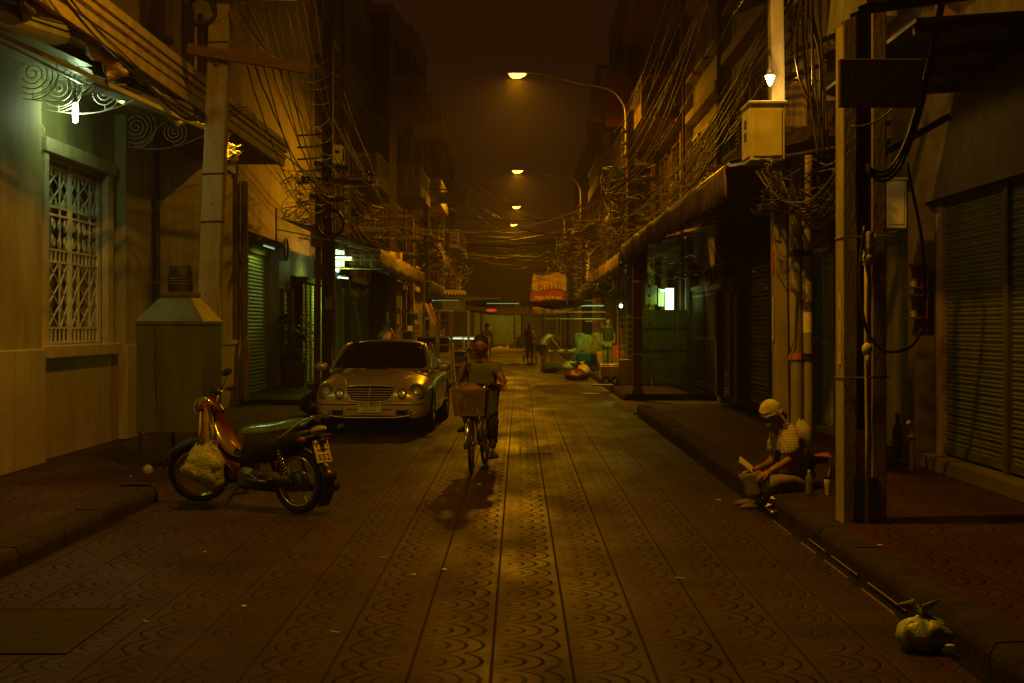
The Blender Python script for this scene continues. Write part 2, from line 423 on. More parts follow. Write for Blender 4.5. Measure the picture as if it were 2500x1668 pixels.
cover(-5.0,-3.95,13.7,14.8,.05,'square cover in the left paving behind the motorbike wheel', False)

# ================================================================ STREET LAMPS
m_lens = emis('lamp_glow', (1.0,.42,.03), 15)
def street_lamp(label, xp, Y, zp, lx, lz, power, arm_pts=None):
    t = T('street_lamp', label, 'street lamp', (xp,Y,zp), group='sodium street lamps over the road')
    arm = bez([(xp,Y,zp-1.1),(xp,Y,zp),(xp-.09,Y,zp+.42),(xp-.45,Y,zp+.78),(xp-1.3,Y,lz-.26),(lx+.85,Y,lz-.08),(lx+.25,Y,lz+.03)],6)
    M().tube(arm, .03, 8).build('arm', m_gal, t, smooth=True)
    h = M(); rows = []
    for x,w,zt,zb in ((.34,.03,.03,.0),(.22,.075,.055,-.02),(.05,.13,.085,-.03),(-.15,.14,.085,-.03),(-.28,.10,.06,-.025),(-.33,.04,.03,-.01)):
        rows.append([(lx+x,Y-w,lz+zb),(lx+x,Y-w*.9,lz+zb+(zt-zb)*.6),(lx+x,Y,lz+zt),(lx+x,Y+w*.9,lz+zb+(zt-zb)*.6),(lx+x,Y+w,lz+zb)])
    h.grid(rows); h.build('housing', m_gal, t, smooth=True, solid=.008)
    g = M(); rows = []
    for x,w,d in ((.17,.03,.0),(.13,.10,-.05),(0,.125,-.11),(-.16,.125,-.12),(-.25,.09,-.07),(-.29,.03,0)):
        rows.append([(lx+x,Y-w,lz-.028),(lx+x,Y-w*.75,lz-.03+d*.75),(lx+x,Y,lz-.03+d),(lx+x,Y+w*.75,lz-.03+d*.75),(lx+x,Y+w,lz-.028)])
    g.grid(rows); g.build('lens', m_lens, t, smooth=True)
    for i,zz in enumerate((zp-.95,zp-.25)):
        M().lathe([(.05,-.03),(.05,.03),(.03,.03)], (xp,Y,zz), 10).build('clamp', m_steel, t)
    lamp_light('sodium_light', (lx-.06,Y,lz-.17), power, SODIUM, .3, 'AREA', (0,0,0), None, .18)
    return t
# ================================================================ LEFT: MARBLE BUILDING WITH THE BARRED WINDOW
m_marb = streak_mat('marble_cladding', (.54,.46,.31), (.17,.12,.07), .45, .5, (1.15,1.4), .010, sc=.3)
m_marbu = streak_mat('stained_cladding', (.50,.40,.24), (.10,.065,.035), .6, .9, (1.9,.72), .01, sc=.8)
m_plas = mat('pale_green_plaster', (.46,.42,.20), .7, dirt=(.22,.18,.10), dirt_amt=.6, scale=2, bump=.25, stretch=(1,1,.5))
m_trim = mat('cream_trim', (.60,.53,.38), .65, dirt=(.3,.24,.15), dirt_amt=.4, bump=.15)
m_grl = mat('white_grille_paint', (.72,.68,.55), .45, bump=.1)
xw = -5.7
b = T('marble_building', 'pale marble clad building with a barred window beside the road', 'building', (xw,15,0))
m = M()
WY0, WY1, WZ0, WZ1 = 17.62, 20.15, 1.42, 3.72
m.box(-12,xw,2,WY0,.0,6.0); m.box(-12,xw,WY1,22.3,.0,6.0); m.box(-12,xw,WY0,WY1,0,WZ0); m.box(-12,xw,WY0,WY1,WZ1,6.0)
m.build('wall', m_plas, b)
M().box(-12,xw-.02,2,22.28,6.0,13.5).build('upper_wall', m_marbu, b)
M().box(xw,xw+.07,2,22.33,.05,1.36).build('plinth', m_marb, b, bevel=.006)
M().box(xw+.001,xw+.10,2,22.36,1.36,1.40).build('ledge', m_trim, b, bevel=.008)
for a0,a1 in ((14.6,17.12),(20.78,22.34)):
    M().box(xw,xw+.16,a0,a1,.05,5.2).build('pilaster', m_plas, b, bevel=.01)
    M().box(xw,xw+.2,a0-.03,a1+.03,.05,1.38).build('pilaster_base', m_marb, b, bevel=.01)
M().box(xw-.3,xw+.2,22.34,22.62,0,6).build('dark_corner_strip', m_concd, b)  # dark upright strip closing the gap between the two buildings
for zz,hh,pp in ((5.6,.14,.16),(5.8,.1,.26),(8.7,.16,.14)):
    M().box(xw-.02,xw+pp,2,22.3,zz,zz+hh).build('string_course', m_trim, b)
# barred window
w = M()
fw = .16
w.box(xw-.02,xw+.09,WY0-fw,WY0,WZ0-.1,WZ1+.12); w.box(xw-.02,xw+.09,WY1,WY1+fw+.1,WZ0-.1,WZ1+.12)
w.box(xw-.02,xw+.12,WY0-fw-.04,WY1+fw+.14,WZ1,WZ1+.17)
wo = w.build('window', m_trim, b, bevel=.01)
M().box(xw-.02,xw+.2,WY0-fw-.08,WY1+fw+.18,WZ0-.16,WZ0-.01).build('sill', m_trim, wo, bevel=.012)
M().box(xw-.38,xw-.36,WY0,WY1,WZ0,WZ1).build('pane', m_glassd, wo)
M().box(xw-.36,xw-.30,(WY0+WY1)/2-.04,(WY0+WY1)/2+.04,WZ0,WZ1).build('mullion', m_trim, wo)
g = M(); gx = xw-.06
def bar(y0,z0,y1,z1,r=.011): g.beam((gx,y0,z0),(gx,y1,z1),r*2,r*2)
zr = [WZ0+.02, WZ0+.25, WZ0+.98, WZ0+1.16, WZ0+1.62, WZ0+1.80, WZ1-.03]
zr = [WZ0+.02, WZ0+.20, WZ0+1.02, WZ0+1.17, WZ0+1.60, WZ0+1.70, WZ1-.12, WZ1-.02]
for z in zr: bar(WY0,z,WY1,z,.014)
mid = (WY0+WY1)/2
for y in (WY0+.02, mid-.035, mid+.035, WY1-.02): bar(y,WZ0,y,WZ1,.022)
cols = []
for h in (0,1):
    a = WY0+.04 if h == 0 else mid+.06; e = mid-.06 if h == 0 else WY1-.04
    n = 7; ys = [a+(e-a)*i/n for i in range(n+1)]
    for i, y in enumerate(ys):
        if i in (0,2,5,7): bar(y,WZ0,y,WZ1-.02)
        elif i in (1,3,4,6):
            bar(y,zr[0],y,zr[1]); bar(y,zr[2],y,zr[3])
            bar(y,zr[5],y,zr[5]+.12); bar(y,zr[6]-.1,y,zr[7])
    for (i0,i1) in ((0,2),(2,5),(5,7)):
        ya, yb = ys[i0], ys[i1]; ym = (ya+yb)/2
        for (za,zb) in ((zr[1],zr[2]),(zr[5],zr[6])):
            q = (zb-za)/3 if za == zr[1] else (zb-za)/2
            nn = 3 if za == zr[1] else 2
            for kk in range(nn):
                z0 = za+q*kk; z1 = z0+q
                bar(ya+.03,z0,yb-.03,z1,.008); bar(yb-.03,z0,ya+.03,z1,.008)
    # scroll circles row
    zc = (zr[3]+zr[4])/2
    for i in range(5):
        yc = a+(e-a)*(i+.5)/5
        for dz in (-.105,.105):
            pts = [(gx, yc+(.085-.012*t)*math.cos(t*2.2+i), zc+dz+(.085-.012*t)*math.sin(t*2.2+i)) for t in [k*.35 for k in range(18)]]
            g.tube(pts, .008, 5)
g.build('grille', m_grl, wo)
# glass bottle on the inside sill
M().lathe([(.0,0),(.035,0),(.035,.15),(.014,.2),(.014,.26),(0,.26)], (xw-.2,17.85,WZ0), 10).build('bottle', mat('clear_bottle', (.6,.7,.6), .1, trans=.7, bump=0), smooth=True, label='clear glass bottle standing inside the barred window', cat='bottle')

# concrete canopy slab along the left buildings, with ridged fascia
t = T('concrete_canopy', 'long ridged concrete canopy slab projecting over the left pavement', 'canopy', (-5,15,4.6))
xs, ze = -4.3, 4.87
M().box(-5.72,xs-.1,4,27.2,4.62,4.74).build('slab', m_cream, t)
for x0,x1,z0,z1 in ((xs-.1,xs-.02,4.58,4.72),(xs-.1,xs,4.72,4.80),(xs-.1,xs-.03,4.80,4.84),(xs-.1,xs+.02,4.84,4.90),(xs-.1,xs-.02,4.90,4.93),(xs-.1,xs+.04,4.93,5.03)):
    M().box(x0,x1,4,27.25+(x1-xs)*2,z0,z1).build('fascia_band', m_fasc, t)
# lower curved soffit boards (aluminium gutter lit green from beneath)
def gutter(label, p0, p1, mm):
    t = T('metal_gutter', label, 'gutter', p0)
    d = (V(p1)-V(p0)); L = d.length; d.normalize(); s = d.cross(V((0,0,1))).normalized()
    rows = []
    for k in range(2):
        c = V(p0)+d*L*k
        rows.append([c+s*(a)+V((0,0,zz)) for a,zz in ((-.16,.22),(.0,.20),(.09,.15),(.12,.08),(.125,.02),(.10,-.02),(-.05,-.035))])
    g = M(); g.grid(rows); g.build('trough', mm, t, solid=.01)
    M().tube([V(p0)+s*.13+V((0,0,.08)), V(p1)+s*.13+V((0,0,.08))], .008, 6).build('bead', m_chrome, t)
    M().box(p1[0]-.01,p1[0]+.01,p1[1]-.005,p1[1]+.005,p1[2]-.04,p1[2]+.2).build('end_cap', mm, t)
m_alu = mat('pale_aluminium', (.55,.60,.52), .35, .6, bump=.05)
gutter('near length of pale green lit gutter under the left canopy', (-5.15,11.6,4.37), (-4.38,14.0,4.35), m_alu)
gutter('far length of pale green lit gutter beside the concrete pole', (-4.84,16.4,4.35), (-4.34,19.15,4.35), m_alu)
t = T('awning', 'long thin steel awning rail running under the left canopy', 'awning frame', (-5.2,15,4.5))
M().beam((-4.80,12.0,4.27),(-4.09,20.2,4.25),.04,.05).build('rail', m_alu, t)
M().beam((-5.2,12.0,4.44),(-4.95,19.2,4.44),.03,.03).build('rear_rail', m_alu, t)
# roof panel of this awning
g = M(); g.grid([[(-5.7,11.5,4.60),(-5.1,11.5,4.52)],[(-5.7,19.4,4.60),(-4.45,19.4,4.52)]]); g.build('awning_sheet', mat('awning_sheet', (.45,.5,.42), .4, .3, bump=.1), t, solid=.01)
# spiral wrought iron brackets
def spiral(m, y, cx, cz, r, turns, dir=1, a0=-PI/2, tr=.007):
    pts = []
    n = int(turns*26)
    for i in range(n+1):
        f = i/n; a = a0+dir*f*turns*2*PI; rr = r*1.06*(1-.93*f)
        pts.append((cx+rr*math.cos(a), y, cz+rr*math.sin(a)))
    m.tube(pts, tr, 5)
def bracket(label, Y):
    t = T('scroll_bracket', label, 'bracket', (-5.7,Y,4.2), group='wrought iron scroll brackets under the left canopy')
    m = M(); spiral(m, Y, -5.43, 4.47, .28, 4.6); m.beam((-5.43,Y,4.66),(-5.43,Y,4.74),.01,.01); m.beam((-5.43,Y,4.17),(-5.43,Y,4.26),.01,.01); m.build('large_scroll', m_grl, t)
    m = M(); spiral(m, Y, -4.885, 4.385, .175, 3.1); m.beam((-4.885,Y,4.52),(-4.885,Y,4.6),.01,.01); m.beam((-4.885,Y,4.2),(-4.885,Y,4.26),.01,.01); m.build('small_scroll', m_grl, t)
    c = bez([(-5.66,Y,3.86),(-5.6,Y,3.93),(-5.63,Y,4.02),(-5.72,Y,4.1),(-5.68,Y,4.2),(-5.5,Y,4.18),(-5.2,Y,4.15),(-4.95,Y,4.17),(-4.7,Y,4.24),(-4.5,Y,4.33),(-4.38,Y,4.34)],5)
    m = M(); m.tube(c, .006, 5)
    m.tube(bez([(-5.44,Y,4.19),(-5.25,Y,4.28),(-5.15,Y,4.42),(-5.02,Y,4.53),(-4.88,Y,4.56)],5), .006, 5)
    m.build('stay', m_grl, t)
bracket('nearest scroll bracket, its big spiral on the wall left of the bare bulb', 16.47)
bracket('middle scroll bracket right above the lit bulb and barred window', 17.4)
bracket('farthest scroll bracket reaching out to the concrete pole', 20.9)
# bare bulb
cf = P(173,257,17.3)
t = T('bare_bulb', 'lit bare fluorescent bulb hanging under the left canopy', 'light bulb', cf)
M().lathe([(0,-.13),(.028,-.115),(.034,-.05),(.034,.05),(.026,.10),(0,.11)], cf, 10).build('bulb', emis('bulb_glow', (.75,1,.6), 55), t, smooth=True)
M().lathe([(.02,.11),(.026,.12),(.026,.17),(.016,.2),(0,.2)], cf, 10).build('holder', m_blackp, t)
M().tube([cf+V((0,0,.2)), cf+V((0,0,.34)), cf+V((-.3,.1,.5))], .006, 5).build('cord', m_cable, t)
lamp_light('bulb_light', cf+V((.0,0,-.16)), 1.7, FLUO, .06, 'POINT')
# fluorescent tube behind the far gutter
def tube_lamp(label, p0, p1, power, col=FLUO, glow=14, rx=0.0, grp=None):
    p0, p1 = V(p0), V(p1); c = (p0+p1)/2; d = (p1-p0)
    t = T('tube_light', label, 'tube light', c, group=grp)
    M().cyl(p0, p1, .016, n=8).build('tube', emis('tube_glow_%d' % int(glow), (.62,1,.50), glow or .08), t, smooth=True)
    M().beam(p0+V((0,0,.05)), p1+V((0,0,.05)), .06, .05).build('batten', m_white if glow else m_blackp, t)
    l = lamp_light('tube_lamp_light', c+V((0,0,-.04)), power, col, d.length, 'AREA', (rx,0,math.atan2(d.y,d.x)), None, .05)
    return t
tube_lamp('fluorescent tube tucked behind the gutter above the barred window', (-5.12,17.4,4.47), (-4.95,18.5,4.47), 3.2)
tube_lamp('fluorescent tube under the left canopy beyond the picture edge', (-5.2,9.6,4.4), (-5.0,10.8,4.4), 13)
# torn brown tarpaulin under the canopy
def cloth_strip(m, top, drop, n=3, jitter=.03):
    rows = []
    for i, p in enumerate(top):
        d = drop[i]; rows.append([V(p)+V((random.uniform(-jitter,jitter),random.uniform(-jitter,jitter),-d*k/n)) for k in range(n+1)])
    m.grid(rows)
m_tarp = mat('brown_tarpaulin', (.16,.075,.04), .3, bump=.5, scale=5, spec=.8)
m = M(); top = []; dr = []
for i in range(30):
    f = i/29; Y = 13+9.3*f; top.append(V((-4.42,Y,4.60))); 
    u = X; dr.append(.10+.22*abs(noise.noise(V((i*.5,0,0))))+(.32*math.exp(-((f-.64)/.07)**2))+(.22*math.exp(-((f-.32)/.04)**2)))
cloth_strip(m, top, dr, 5, .045)
m.build('torn_tarpaulin', m_tarp, smooth=True, solid=.006, label='torn brown tarpaulin edge hanging below the left canopy slab', cat='tarpaulin')
m = M(); rows = []
for i in range(9):
    f = i/8; rows.append([V((-4.42,21.9+1.6*f,4.58-.06*f))+V((0,0,-k*.08*(1.1-f)*1.7))+V((.08*math.sin(k*2+i*.9),0,.02*math.sin(i*3+k))) for k in range(6)])
m.grid(rows); m.build('plastic_sheet', mat('amber_plastic', (.45,.25,.08), .15, bump=.3, spec=.9, coat=.5), smooth=True, solid=.004, label='crumpled shiny amber plastic sheet hanging beside the concrete pole', cat='plastic sheet')

# ================================================================ STUCCO BUILDING (cracked panels)
b2 = T('stucco_building', 'tan building with rain streaked cladding behind the concrete pole', 'building', (-5.75,26,0))
M().box(-12,-5.78,22.64,30.0,0,4.62).build('wall', m_marbu, b2)
M().box(-5.78,-5.70,22.64,30.0,1.28,1.36).build('ledge', m_trim, b2)
M().box(-5.78,-5.73,22.7,29.9,.05,1.28).build('plinth', m_marb, b2)
M().box(-12,-5.80,22.3,30.2,4.75,13.0).build('upper_wall', m_marbu, b2)
M().box(-5.80,-5.5,22.9,24.0,5.5,12.9).build('pier', m_cream, b2); M().box(-5.80,-5.62,28.6,29.9,5.0,12.9).build('pier', m_cream, b2)
for y0 in (24.6,26.7):
    wn = M().box(-5.82,-5.74,y0,y0+1.5,5.6,7.3).build('window', m_woodr, b2); M().box(-5.74,-5.72,y0+.1,y0+1.4,5.7,7.2).build('pane', m_glassd, wn)
M().box(-5.8,-5.71,29.9,30.25,0,4.7).build('pilaster', m_cream, b2)
t = T('drain_pipe', 'fat cream drain pipe bending down the wall corner beside the roller shutter', 'pipe', (-5.3,30.2,0))
M().tube(bez([(-5.62,30.2,4.6),(-5.62,30.2,3.2),(-5.62,30.2,1.6),(-5.60,30.15,1.35),(-5.57,30.1,1.1),(-5.57,30.1,.1)],6), .075, 10).build('pipe', m_cream, t, smooth=True)
for z in (3.0,2.2): M().lathe([(.09,-.04),(.09,.04),(.07,.04)], (-5.62,30.2,z), 12).build('collar', m_cream, t)

# ================================================================ SHUTTER SHOP WITH PLANT
m_shut = slat_mat('green_grey_shutter', (.34,.36,.27), .085)
m_shutd = slat_mat('dark_shutter', (.16,.16,.10), .08, .5)
m_shutr = slat_mat('rusty_shutter', (.22,.17,.11), .07, .38, .6)
b3 = T('shutter_shop', 'narrow shop with a tall grey green roller shutter and brick pilasters', 'building', (-6,33,0))
M().box(-12,-6.1,30.3,36.9,3.75,13.2).build('upper_wall', streak_mat('ochre_render', (.50,.40,.24), (.14,.09,.05), .85, .7), b3)
sh = M(); zz = .1
while zz < 3.35: sh.box(-6.16,-6.10,32.25,35.7,zz,zz+.078); sh.box(-6.17,-6.125,32.25,35.7,zz+.078,zz+.085); zz += .085
sh.build('roller_shutter', m_shut, b3)
M().box(-12,-6.05,30.3,32.25,0,3.75).build('pilaster', m_cream, b3); M().box(-12,-6.0,35.7,36.9,0,3.75).build('pilaster', m_woodr, b3)
M().box(-6.4,-6.02,32.2,35.75,3.3,3.5).build('shutter_box', m_wood, b3)
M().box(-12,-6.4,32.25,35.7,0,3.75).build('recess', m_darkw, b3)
M().box(-6.4,-5.75,31.5,36.2,3.55,3.66).build('lintel', m_woodr, b3)
b4 = T('green_plaster_house', 'dim green plaster house front with a small shutter behind the potted plant', 'building', (-6,37,0))
M().box(-12,-6.05,36.92,39.0,0,4.6).build('wall', mat('green_plaster', (.34,.34,.18), .6, bump=.1), b4)
wn = M().box(-6.06,-6.0,37.5,38.4,.1,2.5).build('door', m_shutd, b4)
M().box(-6.05,-5.95,37.35,37.5,.05,2.6).build('jamb', m_woodr, b4); M().box(-6.05,-5.9,38.4,38.8,.05,2.6).build('jamb', m_woodr, b4)
tube_lamp('fluorescent tube under the lintel of the grey green roller shutter', (-5.78,33.4,3.46), (-5.78,34.8,3.46), 6, glow=.5)
rg = M(); rg.tube([(-5.98,37.9+.28*math.cos(a*.35),3.6+.28*math.sin(a*.35)) for a in range(18)], .03, 6, closed=True); rg.build('ring_ornament', m_woodr, b4)
M().box(-12,-6.1,36.92,42.98,3.0,13.4).build('upper_wall', streak_mat('beige_render', (.52,.44,.30), (.2,.14,.08), .85, .6), b4)
# folding gates, lit
t = T('folding_gate', 'pale slatted folding gate glowing beside the potted plant', 'gate', (-5.6,40,0))
for i in range(9):
    y = 39.1+i*.42
    m = M(); zz = .15
    while zz < 2.75: m.box(-5.75+(i%2)*.05,-5.72+(i%2)*.05,y,y+.36,zz,zz+.075); zz += .09
    m.build('slat_panel', m_white, t)
    M().box(-5.78,-5.68,y+.36,y+.42,.1,2.8).build('stile', m_darkw if i%3==1 else m_plas, t)
M().box(-5.9,-5.6,39.0,42.9,2.8,2.95).build('head', m_wood, t)
# ================================================================ SHOPHOUSE BUILDER (upper floors of the rows)
wallmats = {
 'ochre': streak_mat('ochre_wall', (.34,.25,.13), (.12,.08,.05), .85, .7),
 'grey': streak_mat('grey_wall', (.24,.21,.16), (.09,.07,.05), .85, .8),
 'cream': streak_mat('cream_wall', (.42,.35,.21), (.16,.11,.07), .8, .6),
 'green': streak_mat('green_wall', (.30,.36,.26), (.08,.08,.05), .85, .7),
 'brown': streak_mat('brown_wall', (.26,.17,.11), (.07,.05,.03), .85, .6),
}
m_lit = emis('lit_window_glow', (.55,1,.35), .35)
def shophouse(label, side, xf, y0, y1, zt, wm, zb=3.3, floors=3, balc=(), wtype=0, ac=(), hood=(), lit=(), sh=None, bays=2, bp=1.0):
    """side -1: facade looks to +x (left row); +1: looks to -x"""
    s = -side; t = T('shophouse', label, 'building', (xf,(y0+y1)/2,0))
    w = wallmats[wm]
    def bx(m, a, b, ya, yb, za, zb_): m.box(min(xf+s*a,xf+s*b), max(xf+s*a,xf+s*b), ya, yb, za, zb_)
    m = M(); bx(m, -7, -.18, y0, y1, 0, zt); m.build('wall', w, t)
    m = M(); bx(m, -7, 0, y0, y0+.28, 0, zt+.3); m.build('party_wall', w, t); m = M(); bx(m, -7, 0, y1-.28, y1, 0, zt+.3); m.build('party_wall', w, t)
    m = M(); bx(m, -.2, .12, y0+.28, y1-.28, zt-.3, zt); bx(m, -.2, .22, y0+.28, y1-.28, zt-.04, zt+.06); m.build('cornice', w, t)
    fh = (zt-zb)/floors; bwid = (y1-y0-.56)/bays
    for f in range(floors):
        zf = zb+f*fh
        m = M(); bx(m, -.2, .06, y0+.28, y1-.28, zf-.16, zf+.05); m.build('floor_band', m_cream if f%2 else w, t)
        for k in range(bays):
            ya = y0+.28+k*bwid+bwid*.14; yb = ya+bwid*.72; za = zf+(.35 if (f in balc) else .95); zb2 = zf+fh-.55
            fr = M()
            for q in ((ya,ya+.06,za,zb2),(yb-.06,yb,za,zb2),(ya,yb,za,za+.06),(ya,yb,zb2-.06,zb2)): bx(fr, -.2, -.1, *q)
            nv = 3 if wtype != 1 else 2
            for q in range(1,nv):
                yy = ya+(yb-ya)*q/nv; bx(fr, -.19, -.11, yy-.02, yy+.02, za, zb2)
            wn = fr.build('window', m_wood if wtype != 2 else m_white, t)
            isl = (f,k) in lit
            m = M(); bx(m, -.185, -.165, ya+.06, yb-.06, za+.06, zb2-.06); m.build('pane', m_lit if isl else m_glassd, wn)
            if wtype in (0,2) and not isl:
                m = M(); ns = int((zb2-za)/.09)
                for q in range(ns): 
                    if (q*7+k*3) % 11: bx(m, -.165, -.13, ya+.07, ya+(yb-ya)*(.62 if (k+f)%2 else .34), za+.08+q*.09, za+.13+q*.09)
                m.build('louvres', m_wood, wn)
            m = M(); bx(m, -.2, .05, ya-.08, yb+.08, za-.08, za); m.build('sill', w, wn)
            if (f,k) in hood:
                m = M(); xx = xf+s*.75
                m.grid([[(xf-s*.15,ya-.15+j*(yb-ya+.3)/12,zb2+.32+.02*(j%2)) for j in range(13)],[(xx,ya-.15+j*(yb-ya+.3)/12,zb2-.02+.02*(j%2)) for j in range(13)]])
                m.build('window_hood', m_gal if k else m_woodr, t, solid=.015)
            if (f,k) in ac:
                a = M(); bx(a, .05, .38, ya+.1, ya+.95, zf+.2, zf+.78); ao = a.build('air_conditioner', m_white, t, bevel=.015)
                m = M(); m.lathe([(.2,0),(.22,.012),(.05,.015),(0,.02)], (xf+s*.38, ya+.42, zf+.48), 14, (s,0,0)); m.build('fan_grille', m_blackp, ao)
        if f in balc:
            m = M(); bx(m, -.1, bp, y0+.2, y1-.2, zf-.12, zf+.02); bo = m.build('balcony', w, t)
            m = M()
            if f%2 or wtype == 1:
                bx(m, bp-.12, bp, y0+.2, y1-.2, zf+.02, zf+.3); bx(m, bp-.12, bp, y0+.2, y1-.2, zf+.9, zf+1.02)
                bx(m, 0, bp, y0+.2, y0+.32, zf+.9, zf+1.02); bx(m, 0, bp, y0+.2, y0+.32, zf, zf+.2)
                bx(m, bp-.14, bp+.01, y0+.19, y0+.34, zf, zf+1.03)
                for q in range(9): bx(m, .06+q*bp/10, .1+q*bp/10, y0+.24, y0+.28, zf+.2, zf+.9)
                n = int((y1-y0)/.22)
                for q in range(n): bx(m, bp-.08, bp-.04, y0+.4+q*.2, y0+.45+q*.2, zf+.3, zf+.9)
            else:
                bx(m, bp-.1, bp, y0+.2, y1-.2, zf+.02, zf+.95); bx(m, 0, bp-.1, y0+.2, y0+.3, zf+.02, zf+.95)
                for q in range(3): bx(m, .1+q*.27, .3+q*.27, y0+.17, y0+.2, zf+.25, zf+.75)
            m.build('parapet', m_white if wm == 'cream' else w, bo)
    m = M(); yy = y1-.5; xx = xf+s*.08; m.tube([(xx,yy,zb),(xx,yy,zt)], .05, 8)
    m.build('drain_pipe', m_wood, t)
    if sh:  # ground floor
        m = M(); bx(m, -.17, -.1, y0+.35, y1-.35, .15, 2.9); so = m.build('roller_shutter', sh, t)
        m = M(); bx(m, -.17, .1, y0+.28, y1-.28, 2.9, 3.2); m.build('shutter_box', m_wood, t)
    # roof clutter
    m = M(); c = xf-s*2; m.box(c-.8,c+.8,(y0+y1)/2-.9,(y0+y1)/2+.6,zt,zt+1.3); m.build('roof_hut', w, t)
    return t
# left row beyond the folding gate
shophouse('cream shophouse with a tall brown window above the leaning black cables', -1, -6.0, 43.0, 49.5, 13.2, 'cream', hood=((1,0),), ac=((0,1),(1,1)), bays=2)
shophouse('grey shophouse with corrugated hoods over its windows, left row', -1, -5.7, 49.6, 56.0, 12.8, 'grey', hood=((0,0),(0,1),(1,1)), bays=2, balc=(1,))
shophouse('ochre shophouse with two projecting balconies in the left row', -1, -4.75, 56.1, 62.5, 13.6, 'ochre', balc=(1,2), wtype=1, bays=2, ac=((0,0),))
shophouse('cream shophouse with a white railed balcony in the left row', -1, -4.5, 63.0, 70.0, 14.2, 'cream', balc=(1,2), wtype=1, bays=2, bp=1.15, floors=3)
shophouse('brown shophouse far down the left row before the hanging sign', -1, -4.4, 70.2, 78, 12.2, 'brown', bays=3, ac=((0,1),))
shophouse('last ochre shophouse of the left row by the bulging awning', -1, -4.4, 78.2, 88, 11.4, 'ochre', bays=3, balc=(0,), wtype=1, hood=((1,0),(1,1)))
shophouse('far grey shophouse closing the left row at the street end', -1, -4.6, 88.2, 103, 12.6, 'grey', bays=4, balc=(1,))
# right row (upper floors)
shophouse('tall dark house over the nearest big roller shutters on the right', 1, 4.4, 4.0, 15.6, 12.8, 'brown', zb=5.2, floors=2, bays=4)
shophouse('dark house above the folding lattice gate on the right', 1, 4.4, 16.1, 19.8, 12.6, 'grey', zb=5.0, floors=2, bays=1, ac=((0,0),))
shophouse('lit ochre house front with small tin window hoods behind the lantern', 1, 4.35, 19.9, 25.2, 13.1, 'ochre', zb=4.6, floors=3, bays=2, hood=((0,0),(0,1),(1,0)), ac=((0,0),), wtype=2)
shophouse('green house with one lit strip window high on the right', 1, 4.3, 25.3, 31.6, 13.4, 'green', zb=4.2, floors=3, bays=2, lit=())
shophouse('cream house with bare branches of wire in front on the right', 1, 4.3, 31.7, 38.2, 12.6, 'cream', zb=4.1, floors=3, bays=3, wtype=2)
shophouse('brown balconied house behind the first lamp pole on the right', 1, 4.2, 38.3, 46.0, 13.8, 'brown', zb=3.9, floors=3, balc=(1,2), bays=2, wtype=1, lit=((2,0),))
shophouse('grey house carrying the dim red arched sign', 1, 4.2, 46.1, 54.0, 13.2, 'grey', zb=3.6, floors=3, balc=(1,), bays=2, hood=((0,0),))
shophouse('ochre house with projecting white balcony past the red sign', 1, 3.9, 54.2, 62, 13.6, 'ochre', zb=3.6, floors=3, balc=(0,1,2), bays=2, wtype=1)
shophouse('cream far house of the right row near the second lamp', 1, 4.0, 62.2, 72, 12.4, 'cream', zb=3.6, floors=3, balc=(0,), bays=3)
shophouse('brown far house of the right row near the third lamp', 1, 4.0, 72.2, 84, 13.0, 'brown', zb=3.6, floors=3, balc=(1,), bays=3)
shophouse('last grey house of the right row at the street end', 1, 4.0, 84.2, 103, 12.0, 'grey', zb=3.6, floors=3, bays=4)
# building closing the street
t = T('end_building', 'low pale green shopfronts closing the far end of the street', 'building', (0,112,0))
M().box(-14,14,112,118,0,6.5).build('wall', m_end, t)
for i in range(6):
    x0 = -9+i*3.1
    M().box(x0,x0+2.4,111.85,112,.2,3.0).build('shutter', m_shutd if i%2 else m_shut, t)
    M().box(x0+2.5,x0+2.95,111.7,112.05,.12,3.6).build('column', m_cream, t)
M().box(-14,14,110.6,112,3.5,3.7).build('awning', m_soot, t)
M().box(-14,14,118,130,0,8.6).build('tall_block', m_end, t)
# ================================================================ RIGHT: GROUND FLOOR
rb = T('ground_floor_shops', 'row of closed dark shopfronts along the right pavement', 'building', (4.4,20,0))
M().box(4.62,12,2,52,0,4.6).build('back_wall', m_concd, rb)
M().box(4.3,4.62,2,27,3.1,4.7).build('header_beam', m_concd, rb)
M().box(4.25,4.62,2,15.7,.15,.30).build('step', m_concd, rb, bevel=.01)
M().box(4.2,4.62,15.7,28,.15,.24).build('step', m_concd, rb, bevel=.01)
for a,bb,zz in ((9.2,9.5,3.1),(15.62,16.0,3.1),(19.45,19.8,3.1),(21.9,22.5,3.3),(28.35,28.7,3.2),(31.4,31.8,3.2),(36.6,37.1,3.2),(41.8,42.4,3.2),(47,47.6,3.2)):
    M().box(4.22,4.62,a,bb,.15,zz).build('pier', m_concd, rb)
def roller(label, y0, y1, z0, z1, mm, x=4.45, pitch=.085, frame=True, rail=m_galp):
    t = T('roller_shutter', label, 'roller shutter', (x,(y0+y1)/2,z0))
    m = M(); z = z0
    while z < z1:
        m.add([(x,y0,z),(x,y1,z),(x-.016,y1,z+pitch*.3),(x-.016,y0,z+pitch*.3),(x-.016,y1,z+pitch*.7),(x-.016,y0,z+pitch*.7),(x,y1,z+pitch*.92),(x,y0,z+pitch*.92),(x+.01,y1,z+pitch),(x+.01,y0,z+pitch)],
              [(0,1,2,3),(3,2,4,5),(5,4,6,7),(7,6,8,9)])
        z += pitch
    m.build('curtain', mm, t)
    M().box(x-.03,x+.02,y0,y1,z0-.05,z0+.02).build('bottom_bar', rail, t)
    M().box(x-.16,x+.1,y0-.06,y1+.06,z1,z1+.3).build('shutter_box', m_concd, t)
    if frame:
        for yy in (y0-.05,y1): M().box(x-.06,x+.03,yy,yy+.05,z0-.08,z1).build('guide_rail', rail, t)
    return t
